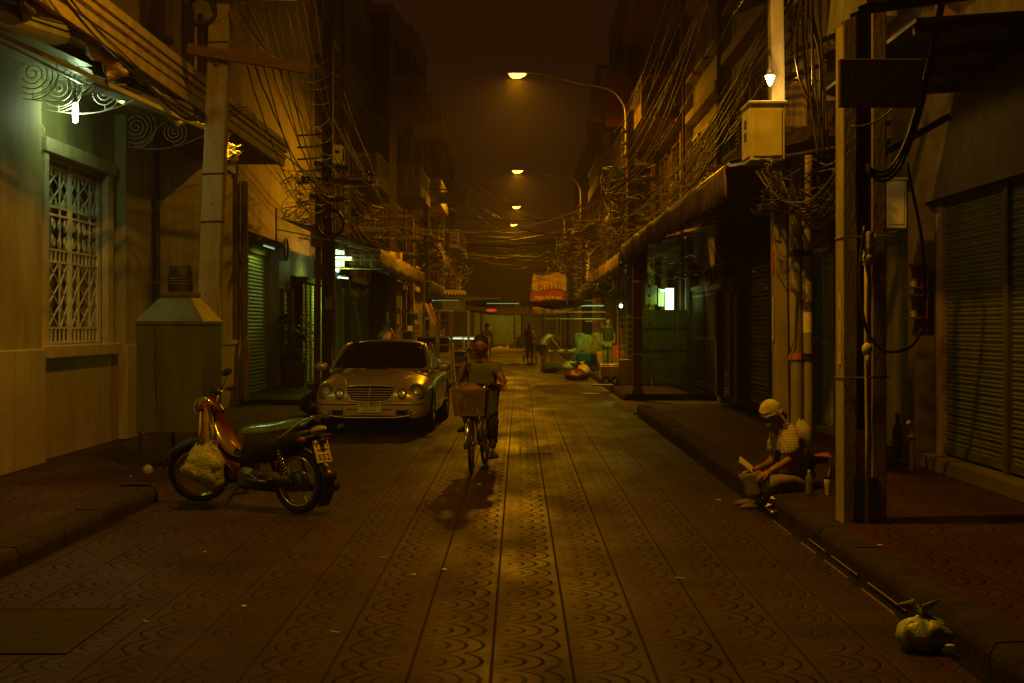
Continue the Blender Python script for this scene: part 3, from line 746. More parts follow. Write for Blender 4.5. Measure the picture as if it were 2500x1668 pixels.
m_sh1 = slat_mat('fluo_tinted_shutter', (.13,.16,.06), .085, .5, .3); m_sh2 = slat_mat('brown_shutter', (.15,.12,.07), .07, .35, .6)  # near shutter colour carries the green tint of fluorescent light
roller('wide roller shutter with green lamplight in its colour, nearest on the right behind the concrete poles', 13.38, 15.55, .38, 2.95, m_sh1)
roller('roller shutter with green lamplight in its colour, cut by the right picture edge', 9.6, 13.26, .38, 2.95, m_sh1)
roller('narrow dark roller shutter behind the seated man', 25.05, 27.7, .22, 2.75, m_sh2, 4.35)
roller('pale narrow roller shutter with rusty red lower slats', 28.75, 29.95, .2, 2.3, slat_mat('ribbed_pale', (.42,.32,.2), .07, .3, .7), 4.35)
roller('pale narrow roller shutter next to the tall brown door leaves', 30.05, 31.3, .2, 2.35, slat_mat('ribbed_pale', (0,0,0)), 4.35)
roller('far dark roller shutter under the second right awning', 53, 57, .2, 2.7, m_sh2, 4.1)
# folding lattice gate
t = T('lattice_gate', 'dark folding steel lattice gate behind the near concrete pole', 'gate', (4.4,16.8,.2))
m = M(); y = 16.02
while y < 19.42: m.box(4.40,4.42,y,y+.022,.28,2.62); y += .085
m.build('bars', m_gal, t)
m = M(); 
for k in range(19):
    y = 16.02+k*.17
    for z0 in (.6,1.2,1.8):
        m.beam((4.43,y,z0),(4.43,y+.17,z0+.25),.012,.02); m.beam((4.435,y+.17,z0),(4.435,y,z0+.25),.012,.02)
m.build('lattice', m_galp, t)
M().box(4.38,4.46,16.0,19.45,2.62,2.72).build('top_track', m_galp, t); M().box(4.36,4.5,16.0,19.45,.22,.3).build('bottom_track', m_concd, t)
M().box(4.44,4.5,16.0,19.45,2.75,3.1).build('transom_panel', mat('green_panel', (.16,.24,.13), .5), t)
M().box(4.55,4.6,16.0,19.45,.2,3.1).build('painted_shade_sheet', m_darkw, t)  # black sheet stands in for the shade behind the gate
# meter cabinet on the wall
def cabinet(label, x0,x1,y0,y1,z0,z1, mm=m_white, vent=True):
    t = T('meter_cabinet', label, 'cabinet', ((x0+x1)/2,(y0+y1)/2,z0))
    M().box(x0,x1,y0,y1,z0,z1).build('box', mm, t, bevel=.008)
    M().box(x0-.02,x1+.02,y0-.03,y1+.02,z1,z1+.025).build('rain_hood', mm, t, bevel=.004)
    M().box(x0-.012,x0,y0+.03,y1-.03,z0+.04,z1-.05).build('door', mm, t, bevel=.004)
    M().box(x0+.03,x1-.03,y0-.012,y0,z0+.04,z1-.05).build('front_panel', mm, t, bevel=.004)
    if vent:
        m = M()
        for k in range(5):
            for q in range(2): m.box(x0-.017,x0-.0125,y0+(y1-y0)*.32,y0+(y1-y0)*.62,z1-.14-k*.018-q*.12,z1-.133-k*.018-q*.12)
        m.build('vent', m_concd, t)
    return t
cabinet('small white wall cabinet above the folding lattice gate', 4.02,4.26,16.2,16.7,2.72,3.25)
cabinet('big pale meter cabinet mounted high on the second concrete pole', 2.20,2.53,14.02,14.5,3.22,3.76)
# metal doors
def door(label, y0,y1,z0,z1,mm, x=4.38, leaves=2, boss=False, name='metal_door'):
    t = T(name, label, 'door', (x,(y0+y1)/2,z0))
    wd = (y1-y0)/leaves
    for k in range(leaves):
        a = y0+k*wd; lf = M().box(x,x+.05,a+.008,a+wd-.008,z0,z1).build('leaf', mm, t)
        m = M()
        n = max(2,int(wd/.1))
        for q in range(n): m.box(x-.014,x,a+.02+q*wd/n,a+.02+(q+.35)*wd/n,z0+.05,z1-.05)
        m.build('rib', mm, lf)
        for zz in (z0+.12,(z0+z1)/2,z1-.15): M().box(x-.02,x-.0145,a+.02,a+wd-.02,zz-.03,zz+.03).build('cross_bar', mm, lf)
    M().box(x-.05,x+.06,y0-.07,y1+.07,z1,z1+.09).build('lintel', mm, t)
    M().lathe([(.0,-.02),(.035,-.015),(.035,.015),(0,.02)], (x-.03,(y0+y1)/2,(z0+z1)/2), 10, (1,0,0)).build('padlock', m_steel, t)
    return t
m_dg = mat('green_grey_door', (.48,.48,.26), .5, dirt=(.1,.08,.05), dirt_amt=.6, stretch=(3,3,.4), bump=.1)
door('grey green metal door between the two concrete poles, padlocked', 19.85,21.3,.2,2.62,m_dg)
door('narrow bright green folding leaf beside the grey green door', 21.4,21.9,.2,2.7,mat('green_leaf_paint', (.13,.28,.14), .5, dirt=(.05,.06,.03)),leaves=1)
m_bd = mat('brown_door_paint', (.17,.12,.07), .6, dirt=(.06,.04,.03), stretch=(3,3,.4))
door('pair of tall brown door leaves left of the pale shutters', 31.9,34.0,.2,2.5,m_bd,4.3)
door('dark panelled door leaves under the key shop board', 34.2,36.5,.2,2.5,mat('dark_door_paint', (.10,.09,.06), .55),4.3,3)
# tall olive boards half hiding the lit shop
t = T('folding_boards', 'tall olive folding boards standing in front of the lit shop', 'boards', (3.7,38,.15))
for k,(xa,xb,yy) in enumerate(((3.02,3.30,36.8),(3.34,3.44,36.9),(3.47,3.98,37.2),(4.03,4.28,37.3))):
    p = M().box(xa,xb,yy,yy+.05,.15,2.05).build('board', mat('olive_board', (.18,.18,.09), .6), t)
    for z0 in (.15,1.0,1.55): M().box(xa,xb,yy-.025,yy-.002,z0,z0+.06).build('batten', m_wood, p)
# lit shop behind
t = T('lit_shop', 'brightly lit green white shop interior showing over the olive boards', 'shop', (4.0,38.4,.15))
M().box(3.80,4.02,38.3,38.34,2.05,2.62).build('lit_panel', emis('shop_glow', (.62,1,.50), 3.0), t)
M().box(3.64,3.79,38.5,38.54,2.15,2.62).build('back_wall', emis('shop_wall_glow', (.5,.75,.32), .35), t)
M().box(3.3,3.6,38.5,38.54,2.2,2.7).build('side_board', m_dg, t)
tube_lamp('short lit tube over the olive boards', (3.68,38.2,2.56), (3.8,38.2,2.56), 2, glow=12)
lamp_light('shop_light', (3.55,35.5,2.75), 4, FLUO, .5, 'AREA', (R(8),0,0), None, .3)
# key shop board (hanging keys)
t = T('key_board', 'pale board hung with rows of dark keys above a door', 'sign', (4.2,32,2.4))
M().box(4.18,4.22,30.6,33.2,2.42,2.95).build('board', m_dg, t)
for i in range(22):
    yy = 30.7+random.random()*2.4; z0 = 2.9-random.random()*.1
    M().beam((4.16,yy,z0),(4.16,yy,z0-.12-random.random()*.2),.03,.04).build('key', m_blackp, t)
# rounded light box
t = T('light_box', 'unlit rounded shop light box above the dark shutter', 'sign', (4.1,26.8,2.7))
g = M(); g.prism([(3.62,26.9,3.55),(3.62,26.9,2.95),(3.68,26.9,2.82),(3.78,26.9,2.76),(4.3,26.9,2.76),(4.3,26.9,3.55)], (0,.25,0)); g.build('case', mat('dull_yellow', (.34,.30,.14), .5), t, bevel=.01)
M().box(3.66,4.2,26.87,26.898,2.84,3.5).build('face', mat('dull_face', (.22,.19,.09), .6), t)
# door ornaments board
t = T('ornament_board', 'dark red board with rows of hanging gilt ornaments over the door', 'sign', (4.2,20.5,2.75))
M().box(4.2,4.26,19.9,21.4,2.72,3.55).build('board', mat('dark_red_board', (.10,.02,.02), .6), t)
for r_ in range(3):
    for k in range(7): M().beam((4.185,20.0+k*.2,3.42-r_*.26),(4.185,20.0+k*.2,3.27-r_*.26),.05,.03).build('ornament', mat('gilt', (.45,.38,.16), .35, .6), t)
M().box(4.17,4.2,19.92,21.35,2.66,2.73).build('valance', m_dg, t)
# shrine on the pier
def shrine(z, label):
    t = T('wall_shrine', label, 'shrine', (4.27,15.62,z), group='small red shrines hung on the pier')
    M().box(4.10,4.30,15.50,15.72,z,z+.02).build('shelf', mat('shrine_red', (.09,.015,.012), .6), t)
    M().box(4.27,4.30,15.50,15.72,z+.02,z+.24).build('back_board', MC['shrine_red'], t)
    M().box(4.08,4.30,15.48,15.74,z+.24,z+.26).build('roof', MC['shrine_red'], t)
    M().lathe([(.0,0),(.04,0),(.035,.06),(.045,.08),(0,.08)], (4.18,15.6,z+.02), 10).build('incense_pot', MC['gilt'], t)
    m = M(); 
    for k in range(7): m.tube([(4.18,15.6,z+.1),(4.18+random.uniform(-.05,.05),15.6+random.uniform(-.05,.05),z+.24)], .004, 4)
    m.build('incense', m_woodr, t)
shrine(1.72, 'upper red shrine on the pier beside the wide near shutter'); shrine(2.02+.02, 'topmost red shrine box on the pier beside the wide near shutter')
# standpipes near the pier
t = T('standpipe', 'short standpipe with tap at the foot of the pier', 'pipe', (4.05,15.2,.3))
M().tube([(4.05,15.2,.15),(4.05,15.2,.62),(4.0,15.15,.66)], .025, 8).build('pipe', m_steel, t); M().lathe([(.03,-.03),(.05,0),(.03,.03)], (4.05,15.2,.5), 10).build('valve', m_woodr, t)
t = T('gas_bottle', 'dark cylinder standing at the foot of the pier', 'cylinder', (4.12,15.75,.3))
M().lathe([(0,0),(.05,0),(.055,.03),(.055,.3),(.03,.36),(.02,.38),(.02,.42),(0,.42)], (4.05,15.78,.24), 14).build('body', m_soot, t, smooth=True); M().lathe([(.03,0),(.03,.05),(0,.06)], (4.05,15.78,.66), 10).build('cap', m_woodr, t)

# ================================================================ RIGHT AWNINGS
m_can = mat('stained_canvas', (.32,.24,.11), .6, dirt=(.10,.06,.03), dirt_amt=.8, scale=6, bump=.4, spec=.3)
def awning(label, x, z, y0, y1, depth, side, drop=.42, n=60, mm=m_can, rise=.5, roll=.09):
    t = T('awning', label, 'awning', (x,(y0+y1)/2,z))
    rows = []
    for i in range(n+1):
        y = y0+(y1-y0)*i/n; dz = .05*math.sin(i*.55)*0 + .03*noise.noise(V((y*.8,0,0))) - .05*math.sin(PI*((i/n*5)%1))
        f = .5+.5*math.sin(i*2.1)
        rows.append([(x+side*depth,y,z+rise),(x+side*depth*.5,y,z+rise*.55+dz),(x+side*.06,y,z+.03+dz),(x,y,z+.012+dz),(x-side*.03,y,z-.02+dz),(x-side*.045-.02*math.sin(i*1.3),y,z-.10+dz),(x-side*.03-.03*math.sin(i*1.3),y,z-drop*.55+dz),(x-side*.01-.045*math.sin(i*1.3+.4),y,z-drop+dz-.05*f-.06*noise.noise(V((i*.23,3,0))))])
    g = M(); g.grid(rows); g.build('canvas', mm, t, smooth=True, solid=.006)
    M().tube([(x,y0,z-.03),(x,y1,z-.03)], .022, 8).build('roller_bar', m_steel, t)
    nb = max(2, int((y1-y0)/3))
    for k in range(nb+1):
        yy = y0+(y1-y0)*k/nb; M().beam((x,yy,z-.05),(x+side*depth,yy,z+rise*.6),.03,.03).build('arm', m_steel, t)
    return t
awning('long stained canvas awning sagging over the right pavement', 2.42, 3.54, 17.0, 34.4, 1.95, 1, .36, 260)
awning('shorter canvas awning beyond the wooden post', 2.45, 3.44, 35.3, 47.5, 1.8, 1, .42, 70)
awning('far right awning past the dark kerb post', 2.6, 3.3, 48.5, 60, 1.5, 1, .4, 40)
def panel_cloth(label, x, y, z0, z1, w, mm, tilt=0):
    g = M(); g.grid([[(x+w*j/8, y+.03*math.sin(j*1.9+i*.2), z1-(z1-z0)*i/6+tilt*j/8) for j in range(9)] for i in range(7)])
    g.build('hanging_cloth', mm, smooth=True, solid=.008, label=label, cat='cloth')
panel_cloth('orange brown canvas flap hanging beside the top of the wooden post', 2.47, 33.2, 2.55, 3.25, .42, m_can, .12)
panel_cloth('narrow canvas flap hanging under the second right awning', 2.46, 38.6, 2.5, 3.2, .3, m_can, .1)
# hanging string of stars
t = T('star_garland', 'string of small pale stars hanging beside the wooden post', 'garland', (2.95,33.4,1.4))
M().tube([(2.95,33.4,2.7),(2.95,33.4,1.3)], .004, 4).build('string', m_cable2, t)
for k in range(6):
    z = 2.55-k*.22; pts = []
    for q in range(10): a = PI/2+q*PI/5; rr = .06 if q%2==0 else .025; pts.append((2.95+rr*math.cos(a),33.4,z+rr*math.sin(a)))
    M().prism(pts, (0,.01,0)).build('star', mat('pale_star', (.6,.6,.45), .4), t)
# posts
def post(label, x, Y, z1, w, mm, z0=.1):
    t = T('awning_post', label, 'post', (x,Y,z0))
    M().box(x-w/2,x+w/2,Y-w/2,Y+w/2,z0,z1).build('shaft', mm, t, bevel=.012)
    for zz in (z0+.01,): M().box(x-w*.62,x+w*.62,Y-w*.62,Y+w*.62,z0,z0+.08).build('base', m_concd, t, bevel=.01)
    for k in range(3): M().box(x-w/2-.004,x+w/2+.004,Y-w/2-.004,Y+w/2+.004,1.0+k*.8,1.04+k*.8).build('strap', m_steel, t)
post('brown wooden post at the kerb corner under the long awning', 2.60, 32.4, 3.5, .2, m_woodr, .15)
post('dark post at the kerb in front of the market stall', 2.72, 57.5, 3.4, .27, m_soot, .14)
# canopy over near right + corrugated fringe
t = T('tin_canopy', 'corrugated tin canopy over the near right pavement', 'canopy', (3.4,7,3.7))
g = M(); g.grid([[(2.30,2+k*.045,3.98+.018*math.sin(k*1.2)) for k in range(198)],[(4.6,2+k*.045,4.30+.018*math.sin(k*1.2)) for k in range(198)]]); g.build('roof_sheet', m_gal, t, solid=.004)
g = M(); g.grid([[(2.29+.014*math.sin(k*.9),2+k*.035,4.02) for k in range(254)],[(2.26+.014*math.sin(k*.9),2+k*.035,3.76) for k in range(254)]]); g.build('fringe', m_gal, t, solid=.004)
for k in range(5): M().beam((2.32,2.5+k*2.05,3.92),(4.6,2.5+k*2.05,4.23),.05,.07).build('rafter', m_wood, t)
t = T('shade_canopy', 'dark flat canopy sheet added to shade the wall over the wide near roller shutters', 'canopy', (3.8,13.5,3.55))
g = M(); g.grid([[(2.95,10.95,3.92),(4.4,10.95,4.02)],[(2.95,14.5,3.92),(4.4,14.5,4.02)]]); g.build('sheet', m_soot, t, solid=.03)  # canopy sheet added to keep lamp light off the wall above
for k in range(4): M().beam((2.97,11.1+k*1.1,3.87),(4.4,11.1+k*1.1,3.97),.05,.06).build('rafter', m_wood, t)
# lit fascia sign behind the lantern
t = T('fascia_sign', 'yellowed blank fascia sign panels lit by the lantern', 'sign', (3.3,17.5,3.9))
for p0_,p1_,h_ in (((3.30,17.0,4.22),(3.16,17.75,4.22),.55),((3.14,17.85,4.12),(3.0,18.7,4.12),.44)):
    M().beam(p0_,p1_,.05,h_).build('panel', mat('peeling_sign_paint', (.62,.52,.24), .45, dirt=(.25,.12,.04), dirt_amt=.9, dscale=5, scale=9, stretch=(1,1,.35), bump=.3), t, bevel=.005)
M().box(3.37,4.5,17.0,25,3.84,3.95).build('soffit', m_woodr, t)
M().box(3.3,3.4,19.05,25,3.9,4.3).build('end_panel', m_wood, t)
for k,(yy,zz) in enumerate(((17.2,4.9),(18.6,4.75),(20.1,5.1))):
    t = T('tin_hood', ('small tin hood nearest the lantern','middle small tin hood above the lit sign','farthest small tin hood above the lit sign')[k], 'hood', (3.5,yy,zz))
    g = M(); g.grid([[(3.9,yy,zz+.25),(3.9,yy+.55,zz+.25)],[(3.25,yy,zz),(3.25,yy+.55,zz)]]); g.build('sheet', m_galp, t, solid=.01)
    M().beam((3.9,yy+.1,zz),(3.3,yy+.1,zz+.02),.03,.03).build('strut', m_wood, t)
# ================================================================ POLES
m_plate = mat('pole_number_plate', (.50,.44,.24), .5, bump=.1); m_ink = mat('dark_ink', (.03,.03,.03), .6, bump=0)
m_tape = mat('orange_tape', (.65,.18,.06), .5, bump=.3)
t = T('utility_pole', 'square concrete utility pole leaning in front of the left buildings', 'utility pole', (-3.93,18.55,0))
pp = lambda z: V((-3.9+.145*(z-1.98)/3.77, 18.6, z))
M().beam(pp(-.1), pp(8.0), .26, .21, (0,1,0)).build('shaft', m_conc, t, bevel=.015)
m = M()
for k in range(18): q = pp(.9+k*.38); m.cyl(q+V((-.03 if k%2 else .0,-.107,0)), q+V((-.03 if k%2 else .0,-.09,0)), .011, n=8)
m.build('bolt_hole', m_darkw, t)
ar = M().beam(pp(5.05)+V((-.36,-.16,.06)), pp(4.86)+V((1.18,-.16,0)), .09, .13).build('crossarm', m_wood, t, bevel=.006)
M().beam(pp(5.75)+V((-.05,-.16,.03)), pp(5.75)+V((.98,-.16,.0)), .09, .11).build('crossarm', m_cream, t, bevel=.006)
M().beam(pp(5.6)+V((.16,-.12,0)), pp(4.95)+V((.42,-.13,0)), .05, .08).build('brace', m_wood, t)
m = M(); q = pp(4.94)+V((0,-.11,0)); m.obox(q, (.09,.02,.09), (0,R(45),0)); m.cyl(q+V((0,-.05,0)), q, .02, n=8); m.build('bolt', m_wood, t)
M().obox(pp(1.92)+V((.137,-.05,0)), (.008,.07,.42)).build('number_plate', m_plate, t)
text_mesh('6', .09, m_ink, 'lettering', t, pp(2.03)+V((.143,-.05,0)), (0,1,0), (0,0,1)); text_mesh('1', .09, m_ink, 'lettering', t, pp(1.83)+V((.143,-.05,0)), (0,1,0), (0,0,1))
for k in range(7):
    q = pp(5.86)+V((.1+k*.14,-.16,0)); M().lathe([(.01,0),(.03,.01),(.018,.04),(.03,.06),(.018,.09),(0,.1)], q, 8).build('insulator', m_woodr, t, smooth=True)
m = M()
for zz in (3.55,2.95,5.2): 
    q = pp(zz); m.tube([q+V((-.14,-.115,0)), q+V((.14,-.115,.01)), q+V((.14,.115,.03)), q+V((-.14,.115,.0))], .008, 5, closed=True)
m.build('tie_wire', m_cable, t)
# coil of thick cable on the pole
def coil(label, c, r, n=5, thick=.012, mm=m_cable, ax='x', mat_=None):
    m = M(); pts = []
    for k in range(n*20):
        a = k*PI/10; rr = r*(1+.08*math.sin(k*.37)); o = (k/(n*20)-.5)*.09
        p = V((rr*math.cos(a), o, rr*math.sin(a)*1.05)) if ax == 'y' else V((o, rr*math.cos(a), rr*math.sin(a)*1.1))
        pts.append(V(c)+p)
    m.tube(pts, thick, 5); return m.build('cable_coil', mm, label=label, cat='cable coil')
coil('thick black cable coil hung on the left side of the leaning concrete pole', pp(5.6)+V((-.22,-.12,0)), .17, 4, .024, ax='y')
coil('loose loops of dark cable hung on the second left pole', (-4.25,33.2,3.95), .3, 5, .018, ax='y')

t = T('utility_pole', 'dark utility pole with a junction box behind the parked car on the left', 'utility pole', (-4.42,34,0))
M().beam((-4.42,34,0),(-4.40,34,8.6),.24,.24,(0,1,0)).build('shaft', m_concd, t, bevel=.015)
M().cyl((-4.24,33.85,.1),(-4.24,33.85,5.2),.03,n=8).build('conduit', m_gal, t); M().beam((-4.62,33.8,.1),(-4.60,33.8,4.6),.12,.1,(0,1,0)).build('timber_post', m_woodr, t)
M().box(-4.44,-4.27,33.7,33.86,2.02,2.30).build('junction_box', m_plate if False else m_cream, t, bevel=.006)
M().box(-4.74,-4.46,33.6,33.7,3.45,3.95).build('blank_sign', m_cream, t)
for z,a,bb in ((4.95,-5.0,-3.35),(4.55,-4.8,-3.9),(5.3,-4.7,-3.9)):
    M().beam((a,33.85,z+.08),(bb,33.85,z-.05),.09,.11).build('crossarm', m_wood, t)
for k in range(6): M().lathe([(.01,0),(.05,.02),(.03,.07),(.05,.1),(0,.13)], (-4.24,33.9,7.75-k*.42), 8, (1,0,-.1)).build('insulator', m_woodr, t, smooth=True)
for k in range(5):
    m = M(); z = 6.1-k*.27; m.tube([(-4.3,33.8,z),(-4.62,33.6,z-.1),(-5.0,33.3,z-.16)], .022, 5); m.build('spool_bracket', m_cable, t)
for (Y,x,lab) in ((48,-4.1,'slim dark utility pole at the near end of the left awning row'),(62,-3.9,'dark utility pole wrapped in cable beside the balconied houses'),(78,-3.8,'far left utility pole near the bulging awning')):
    t = T('utility_pole', lab, 'utility pole', (x,Y,0)); M().beam((x,Y,0),(x,Y,8.2),.22,.22,(0,1,0)).build('shaft', m_concd, t)
    for z in (5.2,4.5): M().beam((x-.6,Y-.15,z),(x+.7,Y-.15,z),.09,.1).build('crossarm', m_wood, t)
# near right H section pole
t = T('utility_pole', 'near right concrete pole with a recessed face and a thin conduit', 'utility pole', (2.62,11.33,.15))
M().box(2.455,2.565,11.18,11.44,.1,8.6).build('flange', m_conc, t, bevel=.012)
M().box(2.675,2.79,11.18,11.44,.1,8.6).build('flange', m_conc, t, bevel=.012)
M().box(2.56,2.68,11.34,11.42,.1,8.6).build('web', m_concd, t)  # web coloured darker than the flanges for the shade in the recess
M().box(2.55,2.69,11.20,11.36,.1,.86).build('infill', m_conc, t)
M().box(2.535,2.72,11.17,11.182,.16,.50).build('black_band', mat('black_paint_worn', (.03,.028,.025), .6, dirt=(.12,.1,.07), dirt_amt=.5), t)
M().tube([(2.63,11.14,.15),(2.632,11.14,.8),(2.625,11.15,1.5),(2.63,11.16,2.2)], .016, 8).build('conduit', m_cream, t, smooth=True)
m = M(); 
for k in range(5): m.tube([(2.58+.02*k,11.26,8.5),(2.58+.018*k,11.27+.01*k,5),(2.59+.018*k,11.27,2.2+.1*k),(2.6,11.28,1.9)], .009, 5)
m.build('riser_cable', m_cable, t)
M().box(2.449,2.454,11.22,11.32,1.35,1.90).build('number_plate', m_plate, t)
for zz,ch in ((1.74,'1'),(1.48,':')): text_mesh(ch, .12, m_ink, 'lettering', t, (2.447,11.27,zz), (0,-1,0), (0,0,1))
for zz in (2.32,1.25): 
    M().tube([(2.45,11.17,zz),(2.8,11.17,zz+.01),(2.8,11.45,zz+.02),(2.45,11.45,zz)], .007, 5, closed=True).build('tie_wire', m_cable2, t)
for k in range(3): M().box(2.3,3.0,11.02,11.16,5.4+k*.7,5.5+k*.7).build('crossarm', m_wood, t)
M().obox((2.70,11.02,3.46), (.62,.06,.36), (0,R(0),0)).build('equipment_board', mat('dark_board', (.045,.025,.015), .8, bump=.3), t, bevel=.008)
M().beam((2.75,11.3,2.95),(3.35,11.5,3.28),.05,.05).build('brace', m_wood, t)
# wrapped plastic around conduit
g = M(); rows = []
for i in range(12):
    z = 2.36-i*.023; rr = .032+.012*math.sin(i*.9)**2+.012*random.random(); rows.append([(2.635+rr*math.cos(a*PI/5)+.008*math.sin(a*3+i),11.12+rr*math.sin(a*PI/5),z) for a in range(11)])
g.grid(rows); m_pbag = mat('milky_plastic', (.62,.62,.50), .3, bump=.4, spec=.8, scale=8)
g.build('plastic_wrap', m_pbag, smooth=True, label='crumpled clear plastic tied round the conduit of the near right pole', cat='plastic bag')
g = M(); g.ell((2.625,11.12,1.47),(.04,.03,.05)); g.ell((2.63,11.11,1.40),(.022,.02,.05)); g.build('tied_rag', m_white, smooth=True, label='small knotted white rag tied round the near pole conduit', cat='rag')
# second right pole
t = T('utility_pole', 'second right concrete pole behind the seated man with two fat pipes', 'utility pole', (2.6,14.5,.15))
M().beam((2.585,14.5,.1),(2.47,14.5,9),.13,.2,(0,1,0)).build('shaft', m_conc, t, bevel=.012)
M().obox((2.487,14.44,1.72), (.006,.09,.42)).build('number_plate', m_plate, t)
text_mesh('1', .1, m_ink, 'lettering', t, (2.483,14.44,1.84), (0,-1,0), (0,0,1)); text_mesh('5', .07, m_ink, 'lettering', t, (2.483,14.44,1.6), (0,-1,0), (0,0,1))
M().obox((2.482,14.44,2.28), (.006,.08,.2)).build('red_label', mat('red_label', (.5,.08,.04), .5), t)
for zz in (5.0,5.6,6.3): M().beam((2.0,14.35,zz),(3.1,14.35,zz),.09,.1).build('crossarm', m_wood, t)
m_pipe = mat('grey_pvc', (.30,.27,.19), .5, dirt=(.1,.08,.05), bump=.1)
def fatpipe(label, x, Y, r, z1, b=True):
    t = T('fat_pipe', label, 'pipe', (x,Y,.15))
    pts = [(x,Y,.15),(x+.01,Y,1.0),(x,Y,1.6),(x-.01,Y,2.3),(x,Y,z1)]
    M().tube(bez(pts,5), r, 12).build('pipe', m_pipe, t, smooth=True)
    for zz in (1.35,2.35): M().lathe([(r+.012,-.03),(r+.012,.03),(r,.03)], (x,Y,zz), 12).build('band', m_tape if (b and zz < 2) else m_cable, t)
    return t
fatpipe('bulging grey pipe strapped to the second right pole', 2.69, 14.32, .062, 3.3)
t = fatpipe('grey pipe with pasted paper labels right of the second pole', 2.80, 14.32, .05, 3.3, False)
for zz in (1.98,1.68): M().lathe([(.052,-.1),(.052,.1)], (2.80,14.32,zz), 12, a0=-2.6, a1=-.6).build('paper_label', m_white, t)
M().tube([(2.5,14.38,2.2),(2.58,14.25,2.1),(2.68,14.24,1.95),(2.66,14.24,1.5),(2.6,14.25,1.35)], .006, 5).build('loose_wire', m_cable2, smooth=True, label='thin loose wire dangling across the second right pole', cat='wire')
# lantern
lp = P(1767,178,14.2)
t = T('wall_lantern', 'lit glass lantern hanging high on the second right pole', 'lantern', lp)
M().lathe([(0,-.085),(.02,-.06),(.048,.01),(.04,.02),(0,.02)], lp, 12).build('glass', emis('lantern_glow', (1,.62,.16), 26), t, smooth=True)
M().lathe([(.055,.02),(.03,.05),(.02,.09),(0,.09)], lp, 12).build('cap', m_soot, t)
M().tube([lp+V((0,0,.09)), lp+V((.0,.0,.2)), lp+V((.03,.2,.3))], .012, 6).build('bracket', m_soot, t)
lamp_light('lantern_light', lp+V((-.03,-.16,-.02)), 26, (1,.55,.10), .05, 'POINT')
# lamp poles
LAMPS = [(2.90,40,7.28,0.02,8.5,0),(2.72,65,7.4,0.0,8.5,0),(2.62,84.6,7.4,-.08,8.5,0),(2.6,101,7.4,-.3,8.6,0)]
PW = [820, 700, 560, 330]
for i,(xp,Y,zp,lx,lz,_) in enumerate(LAMPS):
    street_lamp(('nearest lit sodium street lamp on a long curved arm','second lit sodium street lamp down the street','third lit sodium street lamp down the street','farthest lit sodium street lamp at the street end')[i], xp, Y, zp, lx, lz, PW[i])
    t = T('utility_pole', ('slim dark pole carrying the nearest lamp arm','slim dark pole carrying the second lamp arm','slim dark pole carrying the third lamp arm','slim dark pole carrying the farthest lamp arm')[i], 'utility pole', (xp+.12,Y,0))
    M().beam((xp+.14,Y,0),(xp+.12,Y,zp+.2),.19,.19,(0,1,0)).build('shaft', m_concd, t)
    for z in (4.4,5.0,5.6): M().beam((xp-.6,Y-.15,z),(xp+.8,Y-.15,z),.09,.1).build('crossarm', m_wood, t)
    for k in range(5): M().lathe([(.01,0),(.06,.03),(.03,.08),(.06,.12),(0,.15)], (xp+.02,Y-.12,6.9-k*.33), 8, (-1,0,0)).build('insulator', m_woodr, t, smooth=True)
street_lamp('sodium street lamp above the near right pole', 2.62, 10.9, 8.2, -.35, 8.6, 450)

# ================================================================ CABLES
random.seed(5)
def cables(n, f, label, group, mats, r=(.006,.011)):
    for i in range(n):
        pts = f(i); o = M().tube(pts, random.uniform(*r), 5).build('overhead_cable', mats[i % len(mats)], smooth=True, label=label, cat='cable', group=group)
U = random.uniform
cables(15, lambda i: sag((U(2.1,3.0),11.2,5.2+i*.25),(U(2.5,3.4),40,4.9+i*.14),U(.25,.9),20), 'thin cable sweeping down from the near right poles to the nearest lamp pole', 'cables between the right poles', [m_cable2,m_cable,m_cable2], (.004,.008))
cables(10, lambda i: sag((U(2.5,2.8),14.4,4.55+i*.07),(U(2.9,3.3),40,4.2+i*.06),U(.35,.75),20,.02), 'dark cable sagging above the long right awning', 'dark cables above the right awning', [m_cable], (.008,.014))
cables(14, lambda i: sag((U(2.3,3.3),40,4.3+i*.17),(U(2.2,3.2),65,4.3+i*.14),U(.3,.9),16), 'thin cable between the first and second lamp poles', 'cables between the first two lamp poles', [m_cable2,m_cable], (.008,.013))
cables(10, lambda i: sag((U(2.2,3.2),65,4.3+i*.17),(U(2.2,3.2),101,4.3+i*.2),U(.3,1.2),14), 'thin cable beyond the second lamp pole on the right', 'cables beyond the second lamp pole', [m_cable2,m_cable], (.01,.014))
cables(9, lambda i: sag((-3.85+i*.13,18.4,5.86),(-4.3+U(-.05,.1),33.9,7.9-i*.36),.35+.06*i+U(0,.3),22), 'bare cable swooping from the top crossarm to the second left pole', 'cables between the two left poles', [m_cable2], (.0045,.007))
cables(7, lambda i: sag((-3.3+i*.24,11+U(-1,1),7.6+U(-.4,.4)),(U(-4.5,-4.2),34,5.2+i*.22),U(.5,1.5),22), 'thin cable rising out of view over the left crossarms', 'cables over the left crossarms', [m_cable2,m_cable], (.004,.007))
cables(6, lambda i: sag((-3.4+i*.1,18.45,4.9),(U(-4.5,-4.2),34,4.4+i*.06),U(.3,1.0),20,.01), 'cable hanging from the brown crossarm to the second left pole', 'cables under the brown crossarm', [m_cable,m_cable2], (.008,.014))
cables(14, lambda i: sag((U(-4.5,-4.1),34,4.4+i*.22),(U(-4.3,-3.7),62,4.2+i*.12),U(.4,1.4),18,.015), 'thin cable beyond the second left pole', 'cables beyond the second left pole', [m_cable,m_cable2], (.008,.014))
cables(8, lambda i: sag((U(-4.3,-3.8),62,4.4+i*.12),(U(-3.4,-3.0),98,4.6+i*.15),U(.4,1.2),14), 'thin cable along the far left houses', 'cables along the far left houses', [m_cable,m_cable2], (.009,.014))
